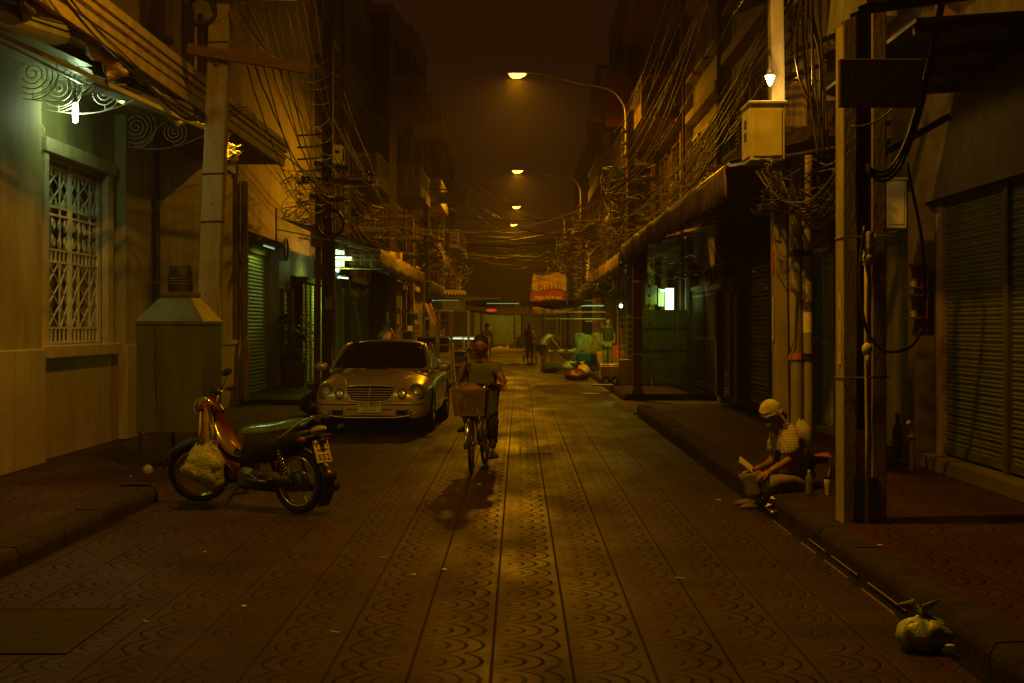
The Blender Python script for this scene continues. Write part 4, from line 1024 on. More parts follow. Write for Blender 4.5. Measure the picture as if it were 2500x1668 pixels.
def cross(i):
    Y = 44+i*1.25; zl = U(4.2,6.2)+.012*Y; zr = U(4.2,6.0)+.012*Y
    return sag((U(-4.4,-3.8),Y+U(-3,3),zl*.82+.4),(U(2.4,3.1),Y+U(-3,3),zr*.82+.5),U(.05,.6),14)
cables(46, cross, 'thin cable strung across the street between the two rows of houses', 'cables strung across the far street', [m_cable2,m_cable,m_cable], (.006,.012))
cables(5, lambda i: sag(P(990,300+i*20,60),(2.9,40+i*3,4.6+i*.1),1.2+U(0,.4),16), 'long cable curving across the street near the hanging sign', 'cables near the hanging sign', [m_cable2], (.01,.014))
# thick cable bundle along the left canopy
cables(4, lambda i: bez([(-4.22,9,5.9+i*.05),(-4.2,13,4.78+i*.035),(-4.15,15.5,4.40+i*.03+U(-.05,.05)),(-3.95,18.35,4.18+i*.03),(-3.6,19.5,4.45+i*.04),(-4.0,24,4.6),(-4.3,33.8,4.6+i*.05)],5), 'cable looping along the left canopy edge and across the concrete pole', 'cables along the left canopy edge', [m_cable,m_cable2,m_cable], (.005,.009))
cables(3, lambda i: bez([(-4.3,13+i*.3,4.9),(-4.4,16,4.62+.03*i),(-4.2,18.3,4.25),(-3.95,18.35,4.35-.05*i)],6), 'short dark cable drooping on the left canopy fascia', 'short cables on the left canopy fascia', [m_cable], (.009,.014))
# right: vertical descending drops on near poles
cables(9, lambda i: bez([(2.55+i*.05,12.8+U(-1,1),7+U(-.5,.5)),(2.55+U(-.12,.12),13.2,5.2),(2.62+U(-.16,.16),13.5,4.1),(2.72+U(-.15,.2),13.6,3.3+U(-.2,.2))],5), 'cable dropping down between the two near right poles', 'vertical cables between the near right poles', [m_cable,m_cable2,m_cable], (.008,.017))
cables(9, lambda i: sag((2.25+i*.03,14.1,3.15),(2.95+i*.03,13.2,3.25+.05*i),.42+i*.05,14,.012), 'slack cable loop hanging under the big pale meter cabinet', 'cable loops under the pale cabinet', [m_cable2,m_cable], (.007,.012))
cables(3, lambda i: sag((2.62,11.1,2.82+i*.02),(3.3,11.3,4.4+i*.1),.62,16), 'long loop of cable beside the near right pole', 'loops beside the near right pole', [m_cable], (.011,.014))
o = M().tube(bez([(2.60,11.1,2.4),(2.56,11.08,2.0),(2.62,11.08,1.6),(2.8,11.08,1.45),(3.05,11.2,1.6),(3.1,11.3,2.2),(3.0,11.4,2.9)],7), .013, 6).build('overhead_cable', m_cable, smooth=True, label='thick black cable looping low across the near right pole', cat='cable')
o = M().tube(sag((2.5,11.1,3.15),(3.0,11.2,3.5),.1,10), .008, 5).build('overhead_cable', m_cable2, smooth=True, label='short pale cable slung across the brown equipment board', cat='cable')
# tangles (uncountable)
def tangle(label, c, s, n, r=(.004,.009), mats=(m_cable,m_cable2), seed=1):
    random.seed(seed); m = M()
    for i in range(n):
        a = V((U(-1,1)*s[0],U(-1,1)*s[1],U(-1,1)*s[2]))+V(c); pts = [a]
        d = V((U(-1,1),U(-1,1),U(-.6,.6)))
        for k in range(9):
            d = (d + V((U(-1,1),U(-1,1),U(-1,.8)))*.8); d.normalize()
            q = pts[-1]+V((d.x*s[0]*.5,d.y*s[1]*.4,d.z*s[2]*.5))
            for ax in range(3):
                if abs(q[ax]-c[ax]) > s[ax]*1.15: q[ax] = c[ax]+(1 if q[ax] > c[ax] else -1)*s[ax]*U(.7,1.1)
            pts.append(q)
        m.cm = 0 if random.random() < .65 else 1
        m.tube(bez(pts,3), U(*r), 4, cap=False)
    m.build('cable_tangle', list(mats), smooth=True, label=label, cat='cables', kind='stuff')
tangle('matted tangle of cables around the second left pole', (-4.3,34,4.6), (.9,1.6,.5), 46, seed=2)
tangle('tangle of cables sagging beneath the second left pole crossarms', (-4.2,37,4.1), (.9,2.6,.45), 30, seed=3)
tangle('dense knot of cables on the nearest lamp pole', (3.1,38.5,4.75), (.9,2.2,.75), 60, seed=4)
tangle('cable knot hanging below the nearest lamp pole crossarms', (3.0,41,3.9), (.6,1.6,.5), 30, seed=5)
tangle('cable tangle on the second lamp pole', (2.7,64.5,4.7), (.9,2.5,.9), 40, (.006,.012), seed=6)
tangle('cable tangle on the left pole beside the balconied houses', (-3.9,61,4.6), (.9,3,.9), 44, (.006,.012), seed=7)
tangle('pale tangle of old cable under the big meter cabinet', (2.75,14.1,3.0), (.42,.3,.26), 34, (.004,.009), seed=8)
tangle('mess of wires under the right awning above the lit shop', (3.4,36,3.1), (.75,1.8,.25), 40, (.004,.008), seed=9)
tangle('sparse wires over the market stalls', (2.3,52,3.2), (.8,3.5,.5), 30, (.005,.01), seed=10)
tangle('thicket of bare wires in front of the cream house', (3.7,33,4.6), (.5,2.4,.45), 40, (.004,.009), seed=12)
tangle('cable tangle over the left market awnings', (-3.5,72,4.0), (.8,6,.7), 40, (.008,.014), seed=13)
tangle('cable tangle over the far right stalls', (2.4,76,4.6), (.9,6,.9), 44, (.008,.014), seed=14)
random.seed(21)
# ================================================================ STREET THINGS, LEFT
# tall tin box with hood
t = T('tin_hood_box', 'tall stained sheet metal box with a pyramid hood and chimney stub', 'metal box', (-3.95,17.3,.07))
xa, xb, ya, yb = -4.36,-3.61,16.8,17.9
m = M(); m.box(xa,xb,ya,yb,.43,1.66); m.build('body', m_galp, t, bevel=.004)
m = M(); e = .015; m.box(xa-e,xb+e,ya-e,yb+e,1.66,1.70); m.build('rim', m_galp, t, bevel=.004)
m = M(); m.add([(xa-e,ya-e,1.70),(xb+e,ya-e,1.70),(xb+e,yb+e,1.70),(xa-e,yb+e,1.70),(-4.15,17.12,1.99),(-3.82,17.12,1.99),(-3.82,17.58,1.99),(-4.15,17.58,1.99)],[(0,1,5,4),(1,2,6,5),(2,3,7,6),(3,0,4,7),(4,5,6,7)]); m.build('hood', m_galp, t)
M().box(-4.17,-3.80,17.1,17.6,1.985,2.04).build('collar', m_galp, t, bevel=.004)
ch = M().lathe([(.145,0),(.15,.12),(.14,.2),(.135,.31),(.12,.33),(0,.30)], (-3.98,17.35,2.03), 18).build('chimney', m_soot, t, smooth=True)
m = M(); 
for zz in (2.14,2.17,2.2): m.lathe([(.152,-.006),(.158,0),(.152,.006)], (-3.98,17.35,zz), 18)
m.tube([(-4.1,17.3,2.17),(-4.25,17.2,2.15),(-4.33,17.2,2.1)], .006, 4); m.build('wire_binding', m_cable2, ch)
m = M()
for (x,z0,z1) in ((-4.14,.6,1.66),(-4.12,.55,1.3),(-4.145,.9,1.66)): m.tube([(x+.01*math.sin(k*1.3),ya-.002,z0+(z1-z0)*k/8) for k in range(9)], .0035, 4)
m.build('tar_run', m_soot, t)
for x,y in ((xa+.03,ya+.03),(-4.14,yb-.25),(xb-.03,ya+.2),(xb-.03,yb-.03)): M().box(x-.018,x+.018,y-.018,y+.018,.06,.43).build('leg', m_soot, t)
# security camera
t = T('security_camera', 'small security camera pointing down the street above the canopy fascia', 'camera', (-4.38,18.2,5.0))
M().obox((-4.36,18.1,5.17),(.09,.24,.08),(R(-12),R(-14),R(-35))).build('housing', m_blackp, t, bevel=.01); M().tube([(-4.4,18.2,4.98),(-4.38,18.2,5.13)], .014, 6).build('stand', m_blackp, t)
# potted plant
t = T('potted_plant', 'bushy potted plant with broad drooping leaves by the green house', 'plant', (-5.6,36.8,.1))
M().lathe([(0,0),(.19,0),(.25,.05),(.27,.58),(.3,.62),(.27,.64),(.25,.6),(0,.58)], (-5.6,36.8,.12), 20).build('pot', mat('brown_pot', (.16,.08,.05), .7, bump=.2), t, smooth=True)
m_leaf = mat('plant_leaf', (.07,.09,.035), .4, var=.6, scale=6, bump=.1)
st = M(); lf = M(); random.seed(3)
for k in range(5): st.tube(bez([(-5.6,36.8,.7),(-5.6+U(-.1,.1),36.8,1.1),(-5.6+U(-.22,.22),36.8+U(-.2,.2),1.5+U(0,.35))],4), .02, 6)
def leaf(m, p, d, L, w, droop=.5):
    p = V(p); d = V(d).normalized(); s = d.cross(V((0,0,1))); s = s.normalized() if s.length > .1 else V((1,0,0)); rows = []
    for i in range(7):
        f = i/6; c = p+d*L*f-V((0,0,droop*L*f*f)); ww = w*math.sin(PI*min(1,f*.9+.08))
        rows.append([c-s*ww, c-V((0,0,.02)), c+s*ww])
    m.grid(rows)
for k in range(52):
    a = U(0,2*PI); z = U(1.05,1.95); r0 = U(0,.18)
    leaf(lf, (-5.6+r0*math.cos(a),36.8+r0*math.sin(a),z), (math.cos(a),math.sin(a),U(-.1,.7)), U(.3,.62), U(.04,.075), U(.2,.9))
for k in range(60):
    a = U(0,2*PI); leaf(lf, (-5.6+.12*math.cos(a),36.8+.12*math.sin(a),U(.7,1.0)), (math.cos(a),math.sin(a),U(.1,1)), U(.15,.3), U(.02,.04), U(.2,1))
st.build('stem', m_wood, t); lf.build('leaves', m_leaf, t, smooth=True)
# rubbish by the car
def bag(label, c, r, mm, knot=True, seed=0, name='rubbish_bag', squash=.8, ears=False, cat='bag'):
    random.seed(seed); m = M(); rows = []
    for i in range(13):
        f = i/12; th = PI*f; rr = math.sin(th)**.7*(1-.35*max(0,.5-f)); z = (1-math.cos(PI-th))/2 if False else (math.cos(th)+1)/2
        rows.append([V(c)+V((r[0]*rr*math.cos(a*PI/18)*(1+.13*noise.noise(V((math.cos(a*PI/18)*3,math.sin(a*PI/18)*3+i*.5,seed)))), r[1]*rr*math.sin(a*PI/18)*(1+.13*noise.noise(V((math.cos(a*PI/18)*3+4,math.sin(a*PI/18)*3+i*.5,seed+5)))), r[2]*2*z*squash*(1+.05*math.sin(a*PI/18*5)))) for a in range(37)])
    for row in rows: row[-1] = row[0]
    rows = [[p+V((0,0,0))+(p-V(c)-V((0,0,r[2]*.7))).normalized()*(r[0]*.16*noise.noise(p*28+V((seed,0,0)))+r[0]*.10*abs(math.sin(k_*1.7+i_*.25))*(1 if i_ < 8 else .4)) for k_,p in enumerate(row)] for i_,row in enumerate(rows)]
    m.grid(rows); t = T(name, label, cat, c)
    m.build('bag_body', mm, t, smooth=True, weld=True)
    if knot:
        top = V(c)+V((0,0,r[2]*2*squash)); k = M()
        rr = [(.012,-.03),(.02,.0),(.014,.02)]
        k.lathe([(r[0]*.22,-.03),(r[0]*.09,.01),(r[0]*.1,.03)], top, 10)
        for a in ((-.6,.4),(.3,-.2)) if ears else ((-.2,.1),):
            q = top+V((0,0,.02)); k.grid([[q+V((a[0]*s_*r[0]+w_*r[0]*.26*(.4+s_),w_*.02,s_*r[0]*.45+.01*w_*s_)) for w_ in (-1,0,1)] for s_ in (0,.3,.6,1.0,1.2)])
        k.build('knot', mm, t, smooth=True, solid=.004)
    return t
m_blk = mat('black_bag', (.02,.018,.018), .3, bump=.5, scale=7, spec=.7)
bag('black rubbish bag by the left front of the parked car', (-3.72,27,.02), (.28,.25,.24), m_blk, seed=4)
m_gbag = mat('green_bag', (.42,.50,.10), .3, dirt=(.10,.30,.04), dirt_amt=.8, dscale=7, bump=.6, scale=10, spec=.7, var=.4)
bag('knotted pale green rubbish bag against the near right kerb', (2.055,7.5,.003), (.13,.12,.095), m_gbag, seed=8, ears=True)
t = T('crumpled_paper', 'small crumpled clear cup lying behind the motorbike front wheel', 'litter', (-3.87,15.4,.1))
g = M(); g.ell((-3.9,15.5,.13),(.055,.05,.06),9,6); g.build('cup', mat('clear_cup', (.7,.7,.6), .15, trans=.5, bump=.8, scale=20), t)
random.seed(31)
m_lit2 = mat('pale_litter', (.55,.5,.36), .6, bump=.3)
for k,(u,v) in enumerate(((335,1430),(950,1322),(470,1270),(880,1282),(1235,1160),(2020,1305),(600,1170),(1020,1310),(1290,1010),(1220,1095),(300,1130),(560,1395),(770,1455),(2180,1560),(1650,1150),(1560,1330))):
    Y = 1.65*F/(v-747); c = V((X(u,Y),Y,.012 if not (u > 1780 or u < 330) else .16)); m = M()
    if k % 3 == 0: m.obox(c,(U(.05,.12),.012,.004),(0,0,U(-1,1)))
    else: m.ell(c,(U(.012,.03),U(.01,.02),.006),7,4)
    m.build('litter_scrap', m_lit2, label='tiny pale scrap of litter lying on the paving tiles', cat='litter', group='litter scraps on the paving')
t = T('snack_wrapper', 'crumpled foil snack wrapper in the gutter by the seated man', 'wrapper', P(1775,1170,13.0))
g = M(); rows = []
for i in range(7): rows.append([P(1765,1180,12.95)+V((.05*math.sin(i*1.3)+.03*j, .02*j, .14-.022*i+.02*math.sin(i*2+j*1.7))) for j in range(5)])
g.grid(rows); g.build('foil', mat('foil', (.75,.66,.35), .2, .8, bump=.8, scale=20), t, solid=.003)
g = M(); rows = []
for i in range(6): rows.append([(2.19+.025*i,12.8+.03*j+.01*math.sin(i),.02+.02*abs(math.sin(i*1.9+j*1.3))) for j in range(5)])
g.grid(rows); g.build('flap', MC['foil'], t, solid=.003)
# ladder
m_orange_l = mat('yellow_orange_ladder', (.92,.62,.28), .5, bump=.1)
t = T('step_ladder', 'orange step ladder standing behind the parked car', 'ladder', (-1.9,37.5,0))
def rail(m, a, b): m.beam(a, b, .05, .06)
m = M(); rail(m,(-2.17,37.2,0),(-2.06,37.7,2.0)); m.build('front_rail', m_orange_l, t); m = M(); rail(m,(-1.64,37.2,0),(-1.76,37.7,2.0)); m.build('front_rail', m_orange_l, t)
m = M(); rail(m,(-2.12,38.4,0),(-2.04,37.8,1.95)); m.build('rear_rail', m_orange_l, t); m = M(); rail(m,(-1.66,38.4,0),(-1.78,37.8,1.95)); m.build('rear_rail', m_orange_l, t)
for k in range(6):
    f = (k+.7)/6.4; y = 37.2+.5*f; z = 2.0*f
    M().box(-2.17+.11*f,-1.64-.12*f,y-.04,y+.05,z-.02,z+.015).build('step', m_orange_l, t)
    M().beam((-2.15+.11*f,y,z-.02),(-2.08+.09*f,y,z-.16),.012,.012).build('gusset', m_orange_l, t)
M().box(-2.1,-1.72,37.6,37.9,1.98,2.03).build('top_cap', m_orange_l, t, bevel=.008)
# ================================================================ LEFT SHOPS BEYOND (lit interiors) AND MARKET
random.seed(40)
t = T('open_shop', 'open fronted green lit shop with cluttered shelves behind the car roof', 'shop', (-5,50,0))
M().box(-5.95,-5.9,43.1,46.2,.1,3.1).build('door_leaf', m_bd, t)
for k in range(8): M().box(-5.86-.03*(k%2),-5.8-.03*(k%2),46.3+k*.5,46.75+k*.5,.1,2.9).build('door_leaf', m_dg if k%3 else m_wood, t)
M().box(-6.6,-6.5,50,60,.1,3.2).build('back_wall', m_plas, t)
for s_ in range(4):
    sh = M().box(-6.5,-6.0,50.3,59.5,.6+s_*.55,.64+s_*.55).build('shelf', m_wood, t)
    for k in range(22):
        y = 50.4+k*.41; h = U(.12,.42); m = M()
        (m.box(-6.4,-6.02,y,y+U(.15,.34),.64+s_*.55,.64+s_*.55+h) if k%3 else m.lathe([(0,0),(.1,0),(.12,h*.7),(.05,h),(0,h)],(-6.2,y+.15,.64+s_*.55),8))
        m.build('stock', [m_plas,m_white,m_woodr,m_dg,m_blackp][k%5], sh)
tube_lamp('bright tube lighting the open left shop', (-6.1,52,3.05), (-6.1,55,3.05), 22, glow=6)
tube_lamp('tube light under the folded left awning near the dark pole', (-5.5,41.2,3.55), (-4.7,41.4,3.55), 12, glow=12)
# barred lit fanlight and frame
t = T('barred_rack', 'white metal frame with bars under the left awning', 'rack', (-4.6,42,3.2))
for z in (3.25,3.5,3.62): M().beam((-5.4,41.6,z+.02),(-3.4,41.0,z-.05),.035,.035).build('rail', m_white, t)
for k in range(6): M().beam((-5.3+k*.3,41.5,3.25),(-5.3+k*.3,41.5,3.75),.02,.02).build('bar', m_soot, t)
M().box(-5.35,-4.95,41.75,41.78,3.32,3.8).build('lit_board', emis('board_glow', (.6,1,.5), 2.2), t)
t = T('flat_sign', 'small lit box sign with a blue base hung under the left awning', 'sign', (-4.9,39,2.95))
M().obox((-4.84,39,3.05),(.20,.05,.26),(0,R(30),0)).build('case', m_white, t); M().obox((-4.84,38.97,3.13),(.18,.02,.08),(0,R(30),0)).build('lit_face', emis('sign_glow', (.85,1,.8), 2.2), t); M().obox((-4.87,38.965,2.98),(.16,.02,.11),(0,R(30),0)).build('blue_face', emis('blue_glow', (.05,.35,.8), .25), t)
g = M(); rows = [[(-4.98+.32*j/6,38.8+.04*math.sin(j*2+i),2.9-.38*i/6+.02*math.sin(i*j)) for j in range(7)] for i in range(7)]
g.grid(rows); g.build('crinkled_sheet', mat('crinkled_plastic', (.4,.45,.32), .2, bump=1, scale=20, spec=.9), smooth=True, solid=.006, label='crinkled clear plastic sheet hanging under the small lit sign', cat='plastic sheet')
awning('striped canvas awning hanging steeply along the left shops', -3.2, 3.42, 33.6, 49.5, 2.3, -1, .40, 90, rise=.7)
awning('second canvas awning further along the left shops', -3.05, 3.2, 50.5, 60, 1.8, -1, .42, 60)
# striped valance board facing camera
g = M(); g.grid([[(-5.5+2.1*j/20,43.0+.03*math.sin(j*1.5),4.05-.28*j/20-(.55)*i/3) for j in range(21)] for i in range(4)])
m_strp, nt, bs = nt_new('striped_canvas'); MC['striped'] = m_strp
gg = nt.nodes.new('ShaderNodeNewGeometry'); sp = nt.nodes.new('ShaderNodeSeparateXYZ'); nt.links.new(gg.outputs['Position'], sp.inputs[0])
nt.links.new(mixc(nt, mth(nt,'LESS_THAN', mth(nt,'FRACT', mth(nt,'DIVIDE', sp.outputs[0], .3)), .5), (.42,.33,.18), (.13,.08,.04)), bs.inputs['Base Color']); bs.inputs['Roughness'].default_value = .7
g.build('striped_awning_end', m_strp, smooth=True, solid=.006, label='brown and cream striped awning end facing the street over the left shops', cat='awning')
# hanging flag cloth
g = M(); g.grid([[(-3.05+.22*j/8+.04*i,47.5,2.35-.12*i+.03*math.sin(j)) for j in range(9)] for i in range(7)])
m_flag, nt, bs = nt_new('flag_stripes'); gg = nt.nodes.new('ShaderNodeNewGeometry'); sp = nt.nodes.new('ShaderNodeSeparateXYZ'); nt.links.new(gg.outputs['Position'], sp.inputs[0])
nt.links.new(mixc(nt, mth(nt,'LESS_THAN', mth(nt,'FRACT', mth(nt,'MULTIPLY', mth(nt,'ADD', sp.outputs[0], mth(nt,'MULTIPLY',sp.outputs[2],.4)), 5.2)), .5), (.5,.05,.03), (.5,.42,.22)), bs.inputs['Base Color'])
g.build('hanging_flag', m_flag, smooth=True, solid=.005, label='red and cream striped cloth hanging left of the orange ladder', cat='cloth')
t = T('street_post', 'slim post under the far end of the left awning', 'post', (-3.15,49,0)); M().cyl((-3.15,49,0),(-3.15,49,3.4),.05,n=8).build('shaft', m_concd, t); M().cyl((-3.15,49,0),(-3.15,49,.12),.11,n=10).build('foot', m_concd, t)
# shelves / racks / crates behind car on the left
def rack(label, x0,x1,y0,y1,z1,n, items, cat='rack', name='shelf_rack'):
    t = T(name, label, cat, ((x0+x1)/2,(y0+y1)/2,0.02))
    for x in (x0,x1):
        for y in (y0,y1): M().beam((x,y,.02),(x,y,z1),.03,.03).build('upright', m_steel, t)
    for k in range(n):
        z = .25+(z1-.3)*k/(n-1); s_ = M().box(x0,x1,y0,y1,z,z+.03).build('shelf', m_steel, t)
        for q in range(items):
            a = x0+(x1-x0)*(q+.1)/items; h = U(.07,.22)
            M().box(a,a+(x1-x0)/items*.75,y0+.03,y1-.05,z+.03,z+.03+h).build('stock', [m_white,m_woodr,m_plas,m_dg,m_chrome][(q+k)%5], s_)
    return t
rack('cluttered metal rack in the green light left of the ladder', -4.4,-3.3,49.2,49.8,2.1,4,5)
rack('second cluttered rack deeper in the left market', -3.9,-3.1,54,54.5,1.9,4,4)
# cabinet cart behind ladder
def cart(label, x0,x1,y0,y1, z0,z1, mm, wheels=True, glass=True):
    t = T('vendor_cart', label, 'cart', ((x0+x1)/2,(y0+y1)/2,0))
    M().box(x0,x1,y0,y1,z0,z0+.08).build('deck', m_wood, t)
    for x in (x0,x1):
        for y in (y0,y1): M().beam((x,y,z0),(x,y,z1),.035,.035).build('upright', m_steel, t)
    for zz in (z1,z0+.45): 
        m = M()
        for a,b_ in (((x0,y0,zz),(x1,y0,zz)),((x0,y1,zz),(x1,y1,zz)),((x0,y0,zz),(x0,y1,zz)),((x1,y0,zz),(x1,y1,zz))): m.beam(a,b_,.03,.03)
        m.build('frame', m_chrome, t)
    if glass: M().box(x0+.04,x1-.04,y0+.04,y1-.04,z0+.08,z0+.42).build('counter', mm, t)
    for x in (x0+.15,x1-.15): wheel_simple(t, (x,y0-.05,.2), .2, (0,1,0))
    return t
def wheel_simple(t, c, r, ax, w=.05):
    wo = M().lathe([(r*.82,-w/2),(r,-w/2),(r*1.02,0),(r,w/2),(r*.82,w/2)], c, 18, ax).build('wheel', m_black, t, smooth=True)
    q = V((0,0,1)).rotation_difference(V(ax)); m = M()
    for k in range(8): a = k*PI/4; m.beam(V(c), V(c)+q@V((r*.85*math.cos(a),r*.85*math.sin(a),0)), .012,.012)
    m.build('spokes', m_steel, wo)
cart('steel framed vendor cart standing behind the orange ladder', -2.6,-1.5,43.5,44.4,.45,2.1,m_darkw)
cart('handcart with a dark load right of the orange ladder', -1.75,-.95,46,47.5,.5,1.3,m_soot)
t = T('glass_case', 'chrome edged glass food case on the cart behind the ladder', 'glass case', (-2.3,41.5,.9))
M().box(-2.9,-1.9,41.2,41.9,.35,.9).build('base', m_steel, t); M().box(-2.85,-1.95,41.25,41.85,.9,1.3).build('glass', m_glassd, t); M().box(-2.95,-1.85,41.15,41.95,1.3,1.34).build('top', m_chrome, t)
t = T('pink_tub', 'small faintly glowing pink tub on the cart deck behind the ladder', 'tub', (-1.95,44,.62)); M().lathe([(0,0),(.13,0),(.17,.3),(.18,.3),(.15,.02)], (-2.2,43.3,.6), 14).build('tub', emis('pink_tub', (.6,.06,.25), .05), t); M().lathe([(.18,.29),(.19,.32),(.17,.32)], (-2.2,43.3,.6), 14).build('rim', m_white, t)  # tub shell glows faintly by itself in place of light falling on it
t = T('steel_table', 'low steel table with bars behind the ladder foot', 'table', (-2.3,41,.1))
M().box(-2.9,-1.85,40.6,41.1,.5,.54).build('table_top', m_steel, t)
for x in (-2.85,-1.9):
    for y in (40.65,41.05): M().beam((x,y,.02),(x,y,.5),.03,.03).build('leg', m_steel, t)
for k in range(7): M().beam((-2.8+k*.15,40.6,.2),(-2.8+k*.15,40.6,.5),.02,.02).build('bar', m_soot, t)
# scooter glimpses on the left and far
def far_scooter(label, x, Y, ang, mm):
    t = T('scooter', label, 'motorbike', (x,Y,0), ang, world=False)
    for xx in (0,1.2):
        w_ = M().lathe([(.2,-.04),(.27,-.045),(.29,0),(.27,.045),(.2,.04)], (xx,0,.29), 18, (0,1,0)).build('wheel', m_black, t, smooth=True)
    b_ = M(); b_.grid([[(-.3,y,.75) for y in (-.1,0,.1)],[(.1,y,.78-.02*abs(y)*10) for y in (-.14,0,.14)],[(.5,y,.72) for y in (-.12,0,.12)],[(.62,y,.5) for y in (-.1,0,.1)],[(.85,y,.4) for y in (-.12,0,.12)],[(1.0,y,.85) for y in (-.14,0,.14)]]); b_.build('body', mm, t, smooth=True, solid=.08)
    M().box(-.2,.6,-.08,.08,.3,.62).build('frame', m_soot, t); M().ell((-.02,0,.8),(.35,.12,.05)).build('seat', m_blackp, t)
    M().tube([(1.2,0,.29),(1.08,0,.7),(.98,0,1.0)], .035, 6).build('fork', m_steel, t); M().tube([(.9,-.32,1.02),(1.0,0,.98),(.9,.32,1.02)], .016, 6).build('handlebar', m_chrome, t)
    M().ell((1.08,0,.88),(.07,.08,.09)).build('headlight', m_chrome, t)
    for s_ in (-1,1): M().tube([(.95,s_*.2,1.0),(.92,s_*.27,1.15)], .008, 5).build('mirror_stem', m_chrome, t); M().ell((.92,s_*.28,1.19),(.02,.06,.04)).build('mirror', m_chrome, t)
    return t
far_scooter('dark scooter parked behind the flag cloth at the left shops', -3.05, 42.5, R(95), m_soot)
far_scooter('scooter standing before the pale far shopfront at the street end', -.1, 103, R(-80), m_soot)
far_scooter('dark motorbike parked beyond the carts in the left market', -3.2, 50.5, R(20), m_woodr)
# tarps
def tarp(label, p00, p10, p01, p11, mm, sagz=.15, n=8):
    g = M(); rows = []
    for i in range(n+1):
        f = i/n; a = V(p00).lerp(V(p01), f); b_ = V(p10).lerp(V(p11), f)
        rows.append([a.lerp(b_, j/n)-V((0,0,sagz*4*(j/n)*(1-j/n)*(.4+.6*math.sin(PI*f))+.03*math.sin(i*2+j*1.6))) for j in range(n+1)])
    g.grid(rows); return g.build('tarpaulin', mm, smooth=True, solid=.01, label=label, cat='tarpaulin')
m_dt = mat('dark_tarp', (.018,.014,.011), .95, bump=.3, spec=.05); m_gt = mat('green_tarp', (.06,.11,.05), .8, bump=.3, spec=.15); m_ct = mat('cream_tarp', (.5,.42,.24), .5, bump=.3)
tarp('flat black tarpaulin roof stretched over the left market', P(985,690,58), P(1150,688,58), P(990,678,66), P(1150,682,66), m_dt, .08)
tarp('dark tarpaulin sagging over the road behind the cyclist', P(1070,712,62), P(1215,722,62), P(1060,700,70), P(1215,702,70), m_dt, .2)
tarp('black tarpaulin slung below the phone number banner', P(1205,694,45.6), P(1345,700,45.6), P(1215,692,48), P(1330,684,48), m_dt, .22)
tarp('ragged brown canopy cloth under the black right tarpaulin', P(1225,722,56), P(1320,716,56), P(1222,705,62), P(1315,700,62), mat('brown_cloth', (.14,.08,.035), .9, bump=.3, spec=.1), .15)
tarp('green umbrella like tarpaulin over the right stall', P(1372,682,53), P(1440,690,53), P(1385,662,58), P(1435,672,58), m_gt, -.1)
tarp('dim green tarpaulin edge over the left carts', P(1062,695,60), P(1120,705,60), P(1055,690,66), P(1105,696,66), m_gt, .05)
# corrugated market roof + round sign
g = M(); g.grid([[P(996+72*j/40,664+14*(j/40)*.3,60)+V((0,0,.03*math.sin(j*1.6)+.0)) for j in range(41)],[P(1000+72*j/40,681,57)+V((0,0,.03*math.sin(j*1.6))) for j in range(41)]])
g.build('corrugated_awning', m_can, smooth=True, solid=.02, label='lit corrugated awning above the round shop sign in the left market', cat='awning')
t = T('shop_sign', 'dim rectangular shop sign with a round picture over the ladder', 'sign', P(1032,712,56))
c = P(1032,702,56); M().obox(c,(1.2,.08,.42)).build('board', m_dg, t); M().lathe([(0,0),(.16,0),(.16,.02),(0,.02)], c+V((-.42,-.05,0)), 18, (0,-1,0)).build('round_picture', m_woodr, t)
# red lantern spot
M().ell(P(1128,712,60),(.22,.05,.06)).build('red_strip_light', emis('red_glow', (1,.06,.02), .6), label='small glowing red strip light in the left market', cat='light')
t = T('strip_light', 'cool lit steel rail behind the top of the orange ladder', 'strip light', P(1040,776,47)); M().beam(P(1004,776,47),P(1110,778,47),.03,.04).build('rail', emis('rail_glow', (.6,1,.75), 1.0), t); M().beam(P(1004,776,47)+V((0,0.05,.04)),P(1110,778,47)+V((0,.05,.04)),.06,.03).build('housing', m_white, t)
# hanging far sign board
t = T('hanging_sign', 'dim rectangular signboard projecting from the left row over the road', 'sign', P(1036,467,60))
a, b_ = P(1002,441,60), P(1074,467,60); cc = (a+b_)/2; M().box(a.x,b_.x,59.95,60.1,b_.z,a.z).build('board', mat('sign_face', (.30,.24,.13), .6), t)
text_mesh('ร้านขายยา', .22, mat('sign_letters', (.42,.34,.2), .6), 'lettering', t, (cc.x,59.93,cc.z), (1,0,0), (0,0,1), wmax=.8)
M().beam((a.x-1.4,60,a.z+.25),(b_.x,60,a.z+.02),.04,.05).build('arm', m_soot, t)
# red arched sign on right
t = T('arched_sign', 'dim red arched signboard high on the right behind the lamp arm', 'sign', (3.3,46,8))
pts = [(-.42,0),(.42,0),(.42,1.5),(.3,1.64),(0,1.72),(-.3,1.64),(-.42,1.5)]; c = P(1422,290,46.0)
M().prism([(c.x+x,46,c.z+z) for x,z in pts], (0,.12,0)).build('board', mat('dull_red', (.30,.05,.03), .6), t)
text_mesh('บะหมี่', .26, m_cream, 'lettering', t, (c.x,45.98,c.z+1.25), (1,0,0), (0,0,1), wmax=.55)
M().beam((c.x+.4,46.05,c.z+.4),(4.3,46.05,c.z+.4),.05,.05).build('bracket', m_soot, t)
